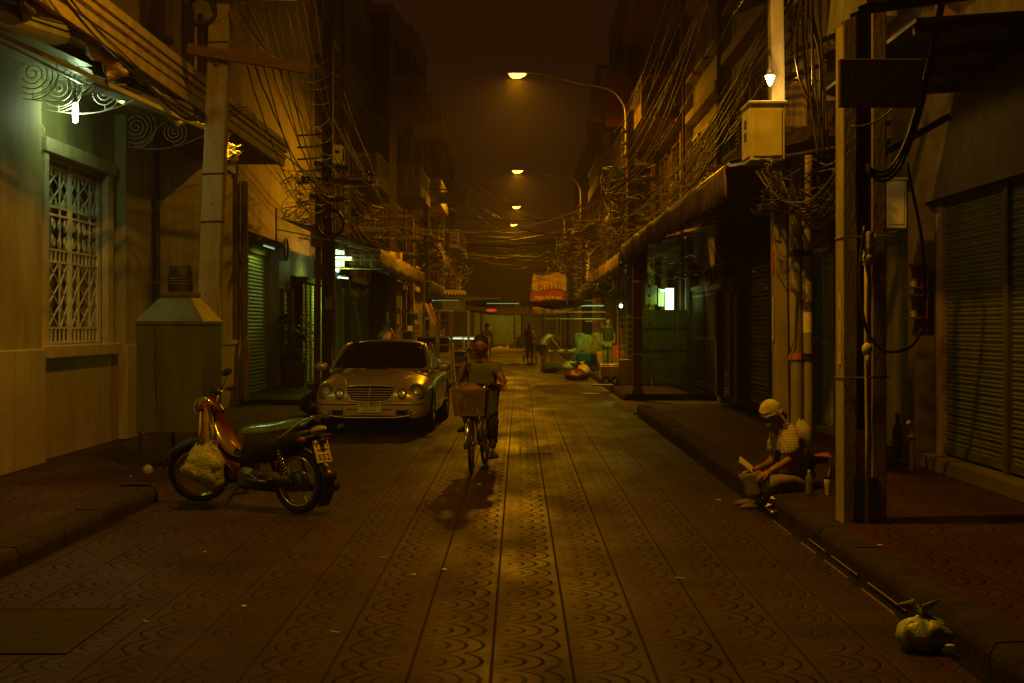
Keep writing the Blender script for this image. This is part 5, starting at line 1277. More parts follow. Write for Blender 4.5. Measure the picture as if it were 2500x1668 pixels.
# far left bulging awning
t = T('rounded_awning', 'bulging half dome awning lit yellow on the far left row', 'awning', (-3.9,70,4.2))
g = M(); rows = []
for i in range(9):
    a = PI/2*i/8; rows.append([(-4.5+1.15*math.sin(a),66+6*j/10,4.35+1.25*math.cos(a)) for j in range(11)])
g.grid(rows); g.build('canvas', m_can, t, smooth=True, solid=.02); M().beam((-3.35,66,4.35),(-3.35,72,4.35),.05,.05).build('rail', m_steel, t)
t = T('box_balcony', 'projecting boxed balcony with louvres glowing yellow on the left row', 'balcony', (-4.4,55,5))
M().box(-5.7,-4.35,52.6,55.6,5.0,6.0).build('box', m_cream, t)
m = M()
for k in range(12): m.box(-4.35,-4.32,52.8+k*.23,52.95+k*.23,5.15,5.85); 
for k in range(9): m.box(-5.6+k*.13,-5.53+k*.13,52.57,52.6,5.15,5.85)
m.build('louvre', m_wood, t)
# ---------------------------------------------------------------- phone number banner
t = T('cloth_banner', 'cream and red cloth banner with a phone number hung over the right stalls', 'banner', P(1262,690,46))
def banner_pts(j, i): u = 1224+76*j/14; v = 628+62*i/10; return P(u-8*(1-j/14)*(i/10), v+3*math.sin(j*.5), 46.9-.9*i/10)+V((0,.05*math.sin(j*1.1+i*.4),0))
g = M(); rows = [[banner_pts(j,i) for j in range(15)] for i in range(7)]; g.grid(rows); g.build('cream_cloth', mat('cream_banner', (.42,.29,.13), .6, bump=.4), t, smooth=True, solid=.01)
g = M(); rows = [[banner_pts(j,i)+V((0,.002,0)) for j in range(15)] for i in range(6,11)]; g.grid(rows); g.build('red_cloth', mat('red_banner', (.24,.06,.025), .6, bump=.4), t, smooth=True, solid=.01)
text_mesh('098-929-66', .19, mat('banner_ink_pale', (.62,.5,.3), .6), 'lettering', t, P(1258,683,45.9), (1,0,.02), (0,.6,.8), wmax=.84)
text_mesh('ขายดี', .32, mat('banner_ink_dark', (.30,.08,.04), .6), 'lettering', t, P(1262,650,46.3), (-1,0,0), (0,.6,.8), wmax=.75)
M().tube([P(1216,690,46), P(1222,636,46.9), P(1232,628,46.9), P(1296,628,46.9), P(1302,640,46.9), P(1302,700,46)], .02, 6).build('frame', m_steel, t)
M().tube([P(1225,640,46.9),(3.0,44,3.95)], .012, 5).build('guy_rope', m_cable2, t)
# stall frames right
t = T('stall_frame', 'steel tube frame of the right market stalls', 'stall', (1.6,55,0))
for x,y in ((.95,54.5),(1.25,56),(2.0,54.5),(.95,58.5),(2.0,58.5)): M().cyl((x,y,0),(x,y,2.3),.025,n=6).build('pole', m_steel, t)
for z,y in ((2.15,54.5),(2.2,58.5),(1.9,54.5)): M().beam((.9,y,z),(3.2,y,z),.03,.03).build('rail', m_steel, t)
t = T('folding_table', 'low market table where the stooping man works', 'table', (1.3,53,.0))
M().box(1.0,2.05,52.6,53.4,.66,.70).build('table_top', m_wood, t)
for x in (1.05,2.0):
    for y in (52.65,53.35): M().beam((x,y,0),(x,y,.66),.03,.03).build('leg', m_steel, t)
for k in range(9):
    x = 1.1+k*.1; M().ell((x,52.9+U(-.1,.1),.74),(.06,.06,U(.03,.08)),8,5).build('goods', [m_white,m_plas,m_woodr,m_cream][k%4], label=('small heap of goods laid out on the low market table'), cat='goods', group='goods on the low market table')
t = T('market_table', 'market table with blue cloth below in front of white draped goods', 'table', (2.5,50,0))
M().box(1.75,3.1,50.2,51,.72,.76).build('table_top', m_steel, t)
for x in (1.8,3.05):
    for y in (50.25,50.95): M().beam((x,y,0),(x,y,.72),.03,.03).build('leg', m_steel, t)
g = M(); g.grid([[(1.95+j*.11,50.22+.02*math.sin(j*2),.7-.32*i/3) for j in range(9)] for i in range(4)]); g.build('blue_cloth', mat('blue_cloth', (.03,.16,.40), .6), t, smooth=True, solid=.008)
for k in range(9): M().box(1.85+k*.13,1.95+k*.13,50.3,50.6,.76,.76+U(.04,.14)).build('goods', [m_white,m_dg,m_chrome,m_cream][k%4], label='small item of stock laid on the cloth covered market table', cat='goods', group='stock on the blue clothed market table')
g = M(); rows = [[(1.95+1.1*j/12,51.3+.09*math.sin(j*1.7+i*.5)+.1*i/8,1.36-.9*i/8+.04*math.sin(j*.9)) for j in range(13)] for i in range(9)]
m_wc = mat('pale_teal_cloth', (.55,.72,.62), .6, dirt=(.12,.45,.42), dirt_amt=.9, dscale=2.5, bump=.3)
g.grid(rows); g.build('draped_cloth', m_wc, smooth=True, solid=.02, label='white and teal cloth draped over goods behind the dark kerb post', cat='cloth')
g = M(); rows = [[(2.65+.5*j/8,50.1+.04*math.sin(j*2.1),.78-.62*i/6+.02*j*(i>3)) for j in range(9)] for i in range(7)]
g.grid(rows); g.build('draped_cloth', m_white, smooth=True, solid=.015, label='crumpled white cloth hanging off the right end of the market table', cat='cloth')
bag('clear bulging rubbish bag right of the blue topped bag by the stalls', (1.98,45.3,.003), (.2,.2,.26), m_pbag, seed=11)
bag('blue topped shopping bag in the road by the stalls', (1.62,45.8,.25), (.24,.2,.17), mat('blue_bag', (.03,.38,.62), .45, bump=.3, dirt=(.7,.75,.7), dirt_amt=1, dscale=3), knot=False, seed=12)
bag('dark maroon rubbish bag lowest in the road by the stalls', (1.75,44.6,.003), (.36,.26,.19), mat('maroon_bag', (.10,.03,.02), .4, bump=.5), seed=13)
bag('grey green bag beside the stooping man', (1.12,51.5,.003), (.28,.24,.2), m_gt, knot=False, seed=14)
# crates
def crate(label, x0,x1,y0,y1,z0,z1,mm):
    t = T('plastic_crate', label, 'crate', ((x0+x1)/2,(y0+y1)/2,z0))
    m = M(); w=.02
    for a in ((x0,x1,y0,y0+w),(x0,x1,y1-w,y1),(x0,x0+w,y0+w,y1-w),(x1-w,x1,y0+w,y1-w)): m.box(a[0],a[1],a[2],a[3],z0,z1)
    m.box(x0+w,x1-w,y0+w,y1-w,z0,z0+w); m.build('body', mm, t)
    m = M(); m.box(x0-.015,x1+.015,y0-.015,y0+.001,z1-.04,z1+.001); m.box(x0-.015,x1+.015,y0-.015,y0+.001,(z0+z1)/2-.012,(z0+z1)/2+.012); m.build('rim', mm, t)
crate('pink plastic crate stacked on the green one', 3.05,3.5,48.0,48.6,.55,.98,mat('pink_plastic', (.62,.22,.20), .5)); crate('green plastic crate under the pink one', 3.05,3.5,48.0,48.6,.16,.54,mat('green_plastic', (.10,.42,.16), .5))
t = T('hand_truck', 'red two wheeled hand truck leaning by the crates', 'hand truck', (3.0,46.5,.15))
m = M(); m.tube(bez([(3.02,46.4,.2),(3.02,46.6,.9),(3.1,46.65,1.05),(3.22,46.65,1.05),(3.3,46.6,.9),(3.3,46.4,.2)],5), .02, 6); m.build('frame', mat('red_enamel', (.55,.07,.03), .4), t)
for z in (.45,.7): M().beam((3.02,46.45,z),(3.3,46.45,z),.02,.02).build('rung', MC['red_enamel'], t)
for x in (2.98,3.34): wheel_simple(t, (x,46.45,.25), .1, (1,0,0), .04)
# display rack cabinet by the post, orange plywood base
t = T('display_cabinet', 'tall display rack with shiny shelves on an orange plywood base', 'cabinet', (2.75,38,.15))
M().box(2.52,2.98,37.4,37.9,.15,.78).build('base', mat('orange_plywood', (.50,.24,.07), .5, bump=.1), t, bevel=.008)
for x in (2.55,2.95): M().beam((x,37.45,.78),(x,37.45,2.05),.03,.03).build('upright', m_woodr, t)
M().box(2.52,2.98,37.4,37.9,2.03,2.06).build('top', m_wood, t)
random.seed(9)
for k in range(7):
    z = .84+k*.165; s_ = M().box(2.55,2.95,37.42,37.85,z,z+.02).build('shelf', MC['orange_plywood'], t)
    for q in range(9):
        x = 2.57+q*.042; M().lathe([(0,0),(.017,0),(.019,.03+U(0,.03)),(0,.07)], (x,37.45+U(0,.08),z+.02), 7).build('trinket', m_chrome if q%2 else m_white, s_)
M().box(2.5,2.53,37.3,37.4,.3,.9).build('side_bag', m_white, t)
t = T('low_box_cart', 'low wheeled plywood box on the pavement edge left of the display rack', 'cart', (2.2,38,.15))
M().box(2.55-.75+.25,2.51,37.0,37.6,.34,.62).build('box', MC['orange_plywood'], t, bevel=.006)
for x in (2.18,2.40): 
    w_ = M().lathe([(.05,-.03),(.1,-.035),(.12,0),(.1,.035),(.05,.03)], (x,36.95,.26), 16, (0,1,0)).build('wheel', m_black, t, smooth=True); M().lathe([(0,-.04),(.045,-.03),(.045,.03),(0,.04)], (x,36.95,.26), 12, (0,1,0)).build('hub', m_cream, w_)
for k in range(7): M().ell((2.1+k*.06,37.1+U(-.05,.1),.66),(.06,.05,.03),7,5).build('wrapped_item', m_pbag, label='clear wrapped item lying on the low wheeled box', cat='goods', group='wrapped items on the low wheeled box')
M().obox((2.08,36.6,.17),(.5,.35,.04),(0,0,.2)).build('flattened_carton', m_cream, label='flattened pale carton lying on the kerb before the low cart', cat='carton', bevel=.005)
M().obox((1.72,35.5,.012),(.42,.22,.012),(0,0,-.3)).build('paper_sheet', m_white, label='bright sheet of paper lying in the road near the low cart', cat='paper')
# bare bulb over stall
bp_ = P(1425,702,48)
t = T('bare_bulb', 'small bare bulb hanging over the right stall', 'light bulb', bp_)
M().ell(bp_,(.05,.05,.06)).build('bulb', emis('stall_bulb_glow', (.8,1,.6), 30), t, smooth=True); M().cyl(bp_+V((0,0,.05)), bp_+V((0,0,.13)), .03, n=8).build('holder', m_blackp, t); M().tube([bp_+V((0,0,.13)), bp_+V((.1,.3,.9))], .008, 4).build('cord', m_cable, t)
lamp_light('stall_bulb_light', bp_+V((0,-.12,-.08)), 55, FLUO, .06, 'POINT')
tube_lamp('tube light under the green stall tarpaulin', (2.1,52.2,2.35), (3.0,52.2,2.35), 18, glow=0)
tube_lamp('tube light deep in the left market behind the ladder', (-3.3,56,2.6), (-2.3,56,2.6), 16, glow=0)
tube_lamp('tube light under the awning of the far shopfronts', (-2.4,110.4,3.3), (0,110.4,3.3), 9, glow=0)
tube_lamp('second tube light under the awning of the far shopfronts', (1,108,3.2), (3,108,3.2), 5, glow=0)
tube_lamp('tube light in the right shop beyond the stalls', (4.1,56,2.9), (4.1,58,2.9), 18, glow=6)
tube_lamp('tube light over the folding gate on the left', (-5.2,40.8,3.0), (-4.9,42.2,3.0), 22, glow=5)
# hand trolley
t = T('sack_trolley', 'tall wire sack trolley pushed by the far man', 'trolley', (.45,66,0))
for x in (.25,.72): M().beam((x,65.6,.1),(x,65.9,1.6),.03,.03).build('upright', m_soot, t)
for k in range(5): M().beam((.25,65.6+k*.07,.2+k*.33),(.72,65.6+k*.07,.2+k*.33),.025,.025).build('rung', m_soot, t)
for x in (.2,.77): wheel_simple(t, (x,65.6,.16), .15, (1,0,0))
t = T('stone_plinth', 'low curved stone plinth with pale clutter at the street end', 'plinth', (-1,92,0))
M().lathe([(0,.0),(2.3,0),(2.3,.14),(2.1,.2),(0,.2)], (-1.6,92,.12-.12), 28).build('base', m_conc, t)
for k in range(10): M().box(-2.4+k*.18,-2.25+k*.18,91,91.3,.2,.2+U(.05,.25)).build('pale_carton', m_white, label='pale carton heaped on the curved plinth at the street end', cat='carton', group='cartons on the curved plinth')
# ================================================================ PARKED CAR (front towards -y in local space; x across, origin under the centre)
def apply_sub(o, lv=2): 
    m = o.modifiers.new('sub','SUBSURF'); m.levels = lv; m.render_levels = lv
m_paint = mat('champagne_paint', (.66,.58,.38), .28, .4, var=.04, scale=1, bump=0, coat=.9)
m_rubm = mat('dark_trim', (.02,.02,.02), .5, bump=0)
m_hl = mat('headlight_glass', (.22,.21,.15), .06, .3, bump=0, coat=1, spec=.9)
m_refl = mat('headlight_bowl', (.62,.60,.52), .12, 1, bump=0)
car = T('parked_car', 'champagne saloon car parked facing the camera beside the cyclist', 'car', (-2.2,24.62,0), R(-1.3), world=False)
HW = .905
# stations along y: (y, half width, sill z, belt z, centre z)
ST = [(-2.40,.62,.30,.55,.60),(-2.36,.74,.24,.64,.685),(-2.22,.835,.215,.71,.755),(-1.95,.875,.22,.77,.835),(-1.80,.888,.34,.785,.86),(-1.55,.895,.60,.805,.90),(-1.27,.90,.60,.83,.935),(-1.07,.903,.34,.845,.95),(-.9,.905,.24,.86,.97),(-.55,.905,.23,.885,.985),(.3,.905,.23,.90,.99),(1.0,.905,.24,.915,.99),(1.22,.903,.34,.92,.99),(1.42,.90,.60,.925,.99),(1.72,.89,.60,.925,.99),(1.92,.88,.34,.92,.985),(2.1,.86,.27,.915,.975),(2.36,.78,.3,.88,.92),(2.42,.66,.42,.76,.80)]
m = M(); rows = []
for (y,w,zs,zb,zc) in ST:
    zm = zs+(zb-zs)*.5
    half = [(w*.90,zs),(w*.985,zs+.03),(w,zm),(w*.985,zb-.10),(w*.94,zb-.025),(w*.80,zb+(zc-zb)*.35),(w*.55,zb+(zc-zb)*.78),(w*.28,zc-.004),(0,zc)]
    rows.append([(-x,y,z) for x,z in half]+[(x,y,z) for x,z in half[-2::-1]])
m.grid(rows)
n = len(rows[0]); m.add(rows[0],[list(range(n))[::-1]]); m.add(rows[-1],[list(range(n))])
body = m.build('body', m_paint, car, smooth=True, weld=True, sub=2)
# greenhouse
GH = [(-.98,.74,.965,.72,.975),(-.60,.735,1.14,.66,1.165),(-.25,.725,1.30,.60,1.335),(.10,.71,1.375,.56,1.42),(.6,.70,1.385,.54,1.435),(1.0,.70,1.36,.54,1.41),(1.35,.71,1.24,.58,1.28),(1.7,.73,1.08,.64,1.10),(1.9,.74,.975,.70,.985)]
def gh_row(y,wb,z1,wt,z2,dz=0):
    return [(-.845 if .0 < 1 else 0,y,.90)]
rows = []
for (y,wb,z1,wt,z2) in GH:
    b_ = .80 if abs(y-.4) < 1.2 else .775
    half = [(b_,.90),(b_-.02,.93),(wb-.0+(b_-wb)*.0 if False else wt+(b_-wt)*.28,z1-.05),(wt+.02,z1-.012),(wt*.6,z2-.01),(0,z2)]
    rows.append([(-x,y,min(z,z2) if k>0 else z) for k,(x,z) in enumerate(half)]+[(x,y,min(z,z2) if k>0 else z) for k,(x,z) in reversed(list(enumerate(half[:-1])))])
m = M(); m.grid(rows[2:7]); roof = m.build('roof', m_paint, car, smooth=True, weld=True, sub=1)
# windscreen with pillars
m = M(); rr = []
for f in (0,.25,.5,.75,1):
    y = -1.0+.88*f; z = .955+.41*f**.92; w_ = .755-.155*f
    rr.append([(x*w_, y+.10*(x*x)*(1-.3*f)-.06*(1-x*x), z+.02*(1-x*x)) for x in (-1,-.75,-.5,-.25,0,.25,.5,.75,1)])
m.grid(rr); m.build('windscreen', m_glassd, car, smooth=True, sub=1)
for s in (-1,1):
    m = M(); m.tube(bez([(s*.80,-.98,.90),(s*.745,-.62,1.12),(s*.655,-.22,1.30),(s*.615,.0,1.345)],4), [.036]*10+[.03,.02,.01], 6); m.build('pillar', m_paint, car, smooth=True)
    m = M(); q = [(s*.797,-.78,.93),(s*.70,-.22,1.26),(s*.668,.1,1.325),(s*.66,.6,1.34),(s*.668,1.0,1.31),(s*.72,1.55,1.06),(s*.79,1.62,.93)]
    m.add([V(p)+V((s*.022,0,0)) for p in q], [list(range(7))]); m.build('side_window', m_glassd, car)
    m = M(); m.tube(bez([V(p)+V((s*.028,0,.012)) for p in q[1:6]],4), .01, 5); m.tube([(s*.83,-.8,.925),(s*.835,.4,.93),(s*.81,1.65,.93)], .009, 5); m.build('window_trim', m_chrome, car)
    m = M(); m.beam((s*.735,.42,.92),(s*.69,.42,1.33),.02,.05); m.build('door_pillar', m_rubm, car)
    # door lines, handles
    m = M(); 
    for y in (-.75,.43,1.35): m.tube([(s*.912,y,.32),(s*.917,y,.55),(s*.903,y+.01,.80),(s*.87,y+.02,.89)], .004, 4)
    m.build('door_gap', m_rubm, car)
    for y in (.28,1.2): M().beam((s*.905,y-.1,.79),(s*.905,y+.1,.80),.03,.022).build('door_handle', m_paint, car)
    m = M(); m.tube([(s*.918,-.85,.40),(s*.92,1.2,.40)], .014, 5); m.build('side_moulding', m_paint, car)
    # mirrors
    mo = M(); mo.ell((s*1.0,-.66,.985),(.115,.055,.072),12,8); mo = mo.build('wing_mirror', m_paint, car, smooth=True)
    M().ell((s*1.0,-.645,.985),(.10,.05,.058),12,8).build('mirror_glass', m_glassd, mo, smooth=True); M().beam((s*.84,-.66,.95),(s*.92,-.66,.965),.05,.03).build('mirror_arm', m_rubm, mo)
    # wheels
    for y in (-1.42,1.56):
        w_ = M().lathe([(.19,-.1),(.27,-.11),(.318,-.09),(.325,0),(.318,.09),(.27,.11),(.19,.1)], (s*.79,y,.325), 26, (s,0,0)).build('wheel', m_black, car, smooth=True)
        m = M(); q = V((0,0,1)).rotation_difference(V((s,0,0))); c = V((s*.80,y,.325))
        m.lathe([(.215,.06),(.205,.085),(.19,.05),(.06,.055),(0,.07)], c, 20, (s,0,0))
        for k in range(7):
            a = k*2*PI/7; m.beam(c+q@V((.04*math.cos(a),.04*math.sin(a),.075)), c+q@V((.2*math.cos(a),.2*math.sin(a),.085)), .045,.02, up=(s,0,0))
        m.build('rim', m_refl, w_)
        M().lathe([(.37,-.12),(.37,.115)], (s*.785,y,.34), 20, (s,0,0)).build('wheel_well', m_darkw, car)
# front: headlights (surface y as a function of x)
from mathutils.bvhtree import BVHTree
bpy.context.view_layer.update(); _dg = bpy.context.evaluated_depsgraph_get(); _be = body.evaluated_get(_dg).to_mesh()
_bv = BVHTree.FromPolygons([v.co.copy() for v in _be.vertices], [tuple(p.vertices) for p in _be.polygons])
def fy(x, z=.6):
    h = _bv.ray_cast(V((x,-4,z)), V((0,1,0)))
    return h[0].y if h[0] else -2.2
def fn(x, z):
    h = _bv.ray_cast(V((x,-4,z)), V((0,1,0)))
    n = h[1] if h[0] else V((0,-1,0)); return n if n.y < 0 else -n
for s in (-1,1):
    for (x,z,rx,rz,nm) in ((s*.69+.02,.655,.108,.118,'headlight'),(s*.475+.02,.62,.062,.08,'headlight')):
        y = fy(x,z)-.004; nrm = (fn(x,z)+V((0,-1.2,.15))).normalized()
        q = V((0,0,1)).rotation_difference(nrm); m = M(); rows = []
        for i in range(7):
            t_ = i/6*PI/2; rows.append([V((x,y,z))+q@V((rx*math.sin(t_)*math.cos(a*PI/11), rz*math.sin(t_)*math.sin(a*PI/11), .014*math.cos(t_))) for a in range(23)])
        m.grid(rows); h = m.build(nm, m_hl, car, smooth=True, weld=True)
        m = M(); m.tube([V((x,y,z))+q@V((rx*1.03*math.cos(a*PI/14), rz*1.03*math.sin(a*PI/14), .0)) for a in range(28)], .007, 5, closed=True); m.build('bezel', m_rubm, h)
        m = M(); m.lathe([(.05,.012),(.045,.016),(.022,.012),(0,.017)], V((x,y,z)), 16, nrm); m.build('lamp_bowl', m_trimb, h, smooth=True)
# grille

m = M(); GP = [(-.365,.705),(-.33,.728),(.01,.745),(.35,.728),(.385,.705),(.31,.535),(.27,.51),(.01,.50),(-.25,.51),(-.29,.535)]
gy = lambda x, z=.6: fy(x,z)-.026
ring = [V((x,gy(x,z),z)) for x,z in GP]
m.tube(bez(ring+[ring[0]],3)[:-1], .013, 6, closed=True); go = m.build('grille_frame', m_trimb, car, smooth=True)
m = M(); m.grid([[(.01+x*(.29+(z-.51)*.40),fy(x*(.29+(z-.51)*.40),z)-.010,z) for x in [-1+.1*i for i in range(21)]] for z in [.508+.0232*k for k in range(11)]]); m.build('grille_back', m_darkw, go)
m = M()
for k in range(5):
    z = .54+k*.036; hw = .285+(z-.52)*.44; m.grid([[(.01+x*hw,gy(x*hw,z)+.004,z+dz) for x in [-1+.1*i for i in range(21)]] for dz in (0,.011)])
m.tube([(0,fy(0,z)-.022,z) for z in (.51,.57,.63,.69,.735)],.007,5); m.build('grille_bars', m_trimb, go)
# hood star: slim ring with three spokes on a stem
m = M(); c = V((0,-2.30,.845)); m.tube([c+V((.034*math.cos(a*PI/10),0,.034*math.sin(a*PI/10))) for a in range(20)], .0035, 5, closed=True)
for k in range(3): a = PI/2+k*2*PI/3; m.beam(c, c+V((.034*math.cos(a),0,.034*math.sin(a))), .004,.004)
m.cyl((0,-2.30,.79),(0,-2.30,.812),.006,n=6); m.build('bonnet_emblem', m_chrome, car)
def hz(x,y):
    h = _bv.ray_cast(V((x,y,2)), V((0,0,-1)))
    return h[0].z if h[0] else .8
# bumper details
def band(pts, r, nm, mm): m = M(); m.tube(bez(pts,4), r, 6); return m.build(nm, mm, car, smooth=True)
for s in (-1,1):
    m = M(); xs_ = [.30+.09*k for k in range(6)]
    m.grid([[(s*x, fy(x,.46)-.006, z) for x in xs_] for z in (.468,.452)]); m.build('bumper_strip', m_rubm, car, solid=.006)
    m = M(); m.grid([[(s*x, fy(x,.34)-.004, z-.02*(x-.42)*2*(k==1)) for x in [.40+.05*i for i in range(5)]] for k,z in enumerate((.375,.30))]); m.build('fog_light_opening', m_darkw, car, solid=.012)
    m = M(); m.ell((s*.60,fy(.60,.33)-.006,.335),(.05,.02,.035)); m.build('fog_light', m_hl, car, smooth=True)
m = M(); m.grid([[(x, fy(x,z)-.004, z) for x in [-.34+.068*i for i in range(11)]] for z in (.385,.28)]); m.build('lower_intake', m_darkw, car, solid=.012)
m = M(); m.tube([(x, fy(x,.3)-.01, .262+.10*(abs(x)/.74)**5) for x in [-.74+.074*i for i in range(21)]], .013, 6); m.build('lower_lip', m_trimb, car, smooth=True)
m = M(); m.tube([(x, fy(x,.474)-.002, .474) for x in [-.8+.08*i for i in range(21)]], .02, 6); m.build('bumper_ridge', m_paint, car, smooth=True)
m = M(); 
for s in (-1,1):
    m = M(); m.tube([(x, y, hz(x,y)-.003) for x,y in [(s*(.36+.34*k/12), -2.25+1.25*k/12) for k in range(13)]], .009, 6); m.build('bonnet_crease', m_paint, car, smooth=True)

PY = fy(0,.42)-.02
pl = M().obox((0,PY,.42),(.345,.012,.165),(0,0,0)).build('number_plate', m_white, car, bevel=.004)
OFF[car.name] = V((0,0,0)); OFF[pl.name] = V((0,0,0))
text_mesh('5กฎ 4959', .10, m_ink, 'plate_lettering', pl, (0,PY-.009,.448), (1,0,0), (0,0,1), wmax=.30, bold=.0015)
text_mesh('กรุงเทพมหานคร', .04, m_ink, 'plate_lettering', pl, (0,PY-.009,.368), (1,0,0), (0,0,1), wmax=.2)
m = M()
for s in (-1,1): m.beam((s*.1,-1.02,.962),(s*.1-.42,-.93,.975),.02,.012)
m.build('wiper', m_rubm, car)
M().box(-.1,.1,-.2,-.14,1.25,1.31).build('inner_mirror', m_rubm, car)
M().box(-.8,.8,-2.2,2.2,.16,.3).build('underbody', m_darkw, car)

# ================================================================ MOTORBIKE (local: +x forward, +y its left side)
A = math.atan2(.75,-1.10)
mb = T('motorbike', 'old underbone motorbike with red leg shield and seat coloured with green sheen parked by the left kerb', 'motorbike', (-1.93,12.92,0), A, world=False)
m_redp = mat('red_enamel_bike', (.10,.007,.004), .30, bump=0, coat=.8, var=.1)
m_dkp = mat('dark_enamel', (.014,.011,.010), .5, bump=.1)
m_alum = mat('cast_aluminium', (.16,.16,.13), .4, .8, bump=.3, scale=20)
m_seat = mat('green_sheen_vinyl', (.07,.14,.04), .2, bump=.05, spec=.9, coat=.35)  # green sheen of the tube light is put into the seat colour
def wheel(parent, c, r, ax, tyre=.035, n_sp=18, mr=m_chrome, label=None, hub=.05, tread=True):
    q = V((0,0,1)).rotation_difference(V(ax).normalized()); c = V(c)
    prof = [((r-tyre)+tyre*math.cos(a*PI/6), tyre*math.sin(a*PI/6)) for a in range(13)]
    t = M().lathe([((r-tyre)+tyre*math.cos(a*PI/6), tyre*.95*math.sin(a*PI/6)) for a in range(13)], c, 34, ax).build('wheel', m_black, parent, smooth=True)
    M().lathe([(r-tyre*2.2,-tyre*.75),(r-tyre*1.5,-tyre*.7),(r-tyre*2.0,-tyre*.3),(r-tyre*2.1,0),(r-tyre*2.0,tyre*.3),(r-tyre*1.5,tyre*.7),(r-tyre*2.2,tyre*.75),(r-tyre*2.5,0),(r-tyre*2.2,-tyre*.75)], c, 34, ax).build('rim', mr, t, smooth=True)
    m = M()
    for k in range(n_sp*2):
        a = k*PI/n_sp; b_ = a+(.35 if k%2 else -.35); s_ = 1 if (k//2)%2 else -1
        m.tube([c+q@V((hub*math.cos(b_),hub*math.sin(b_),s_*tyre*.8)), c+q@V(((r-tyre*2.1)*math.cos(a),(r-tyre*2.1)*math.sin(a),0))], .0022, 4, cap=False)
    m.build('spokes', m_steel, t)
    M().lathe([(0,-.055),(hub*.6,-.05),(hub,-.035),(hub,.035),(hub*.6,.05),(0,.055)], c, 16, ax).build('hub', m_alum, t, smooth=True)
    return t
RW = .285
wheel(mb, (0,0,RW), RW, (0,1,0), .036, 18, m_chrome, hub=.09)
HS = V((1.04,0,.80))            # steering head
st_a = R(38)                      # steered to its left
def sd(x,y,z):                    # rotate about the steering axis
    p = V((x,y,z)); q = Matrix.Rotation(st_a, 3, V((-.42,0,.907))); return HS+q@(p-HS)
fa = sd(1.25,0,RW); fax = (Matrix.Rotation(st_a,3,V((-.42,0,.907)))@V((0,1,0)))
wheel(mb, fa, RW, fax, .032, 18, m_chrome, hub=.055)
m = M()
for s in (-.085,.085): m.tube([sd(1.25,s,RW), sd(1.17,s,.48), sd(1.05,s,.78)], [.02,.022,.018], 8)
m.build('fork', m_steel, mb, smooth=True)
# front mudguard
m = M(); rows = []
for k in range(13):
    a = R(10+k*12); rr = RW+.05
    rows.append([sd(1.25+rr*math.cos(a)*(1 if k<11 else 1.02)+0*abs(y), y, RW+rr*math.sin(a)-abs(y)*.35) for y in (-.065,-.035,0,.035,.065)])
m.grid(rows); m.build('front_mudguard', m_dkp, mb, smooth=True, solid=.006)
# leg shield / front cowl : red with dark inner band
m = M(); path = [(1.13,.90),(1.08,.78),(1.02,.66),(.93,.54),(.82,.44),(.74,.36),(.70,.28)]
rows = []
for k,(x,z) in enumerate(path):
    w = [.07,.13,.17,.18,.17,.15,.11][k]; rows.append([(x-.07*(abs(t)**1.6), w*t, z) for t in (-1,-.7,-.35,0,.35,.7,1)])
m.grid(rows); m.build('leg_shield', m_redp, mb, smooth=True, solid=.012, sub=1)
m = M(); rows = []
for k,(x,z) in enumerate([(1.03,.80),(.97,.70),(.88,.60),(.76,.53),(.64,.50),(.54,.52)]):
    w = [.045,.07,.085,.085,.075,.06][k]; rows.append([(x,w*t,z-.05*abs(t)**2) for t in (-1,-.6,0,.6,1)])
m.grid(rows); m.build('centre_tube_cover', mat('grey_enamel', (.12,.085,.05), .2, bump=0, coat=.8), mb, smooth=True, solid=.03, sub=1)
for s in (-1,1):
    m = M(); m.grid([[(1.0,s*.12,.62),(.86,s*.125,.49),(.70,s*.12,.43),(.56,s*.115,.43)],[(.96,s*.13,.52),(.84,s*.135,.41),(.70,s*.13,.33),(.62,s*.12,.33)],[(.9,s*.115,.44),(.8,s*.12,.33),(.70,s*.11,.25),(.66,s*.1,.25)]]); m.build('side_cowl', m_redp, mb, smooth=True, solid=.012, sub=1)
# frame, engine
m = M(); m.tube([(1.04,0,.78),(.92,0,.58),(.66,0,.46),(.40,0,.45),(.2,0,.5),(-.1,0,.62),(-.3,0,.66)], .03, 8)
for s in (-.1,.1): m.tube([(.42,s,.44),(.36,s,.30),(.0,s,RW)], .022, 6); m.tube([(.36,s,.62),(.1,s,.62),(-.28,s,.70)], .016, 6)
m.build('frame', m_soot, mb, smooth=True)
m = M(); m.ell((.56,0,.28),(.17,.12,.09)); m.tube([(.60,0,.29),(.86,0,.31)], .062, 10); m.lathe([(.0,0),(.1,.0),(.105,.03),(.06,.06),(0,.06)], (.52,.1,.29), 16, (0,1,0))
for k in range(6): m.lathe([(.07,-.005),(.085,0),(.07,.005)], (.70+k*.028,0,.30), 12, (1,0,.05))
m.build('engine', m_alum, mb, smooth=False)
m = M(); m.grid([[(.50,.115,.36),(.30,.12,.375),(.08,.125,.37)],[(.52,.125,.315),(.3,.13,.31),(.0,.13,.33)],[(.46,.115,.24),(.25,.12,.22),(.0,.125,.25)]]); m.build('chain_case', m_soot, mb, smooth=True, solid=.03)
m = M(); m.tube(bez([(.55,.15,.30),(.45,.16,.335),(.30,.165,.28),(.16,.165,.31)],4), .011, 6); m.tube([(.34,.165,.285),(.30,.165,.36)], .01, 6); m.beam((.50,.16,.285),(.22,.165,.275),.02,.03); m.build('footrest_bracket', m_alum, mb, smooth=True)
M().cyl((.52,-.12,.17),(.52,-.28,.17),.014,n=8).build('foot_peg', m_blackp, mb)
m = M(); m.cyl((.5,.12,.17),(.5,.30,.17),.014,n=8); m.tube([(.56,.16,.25),(.66,.2,.2),(.68,.24,.21)], .009, 6); m.build('foot_peg', m_blackp, mb)
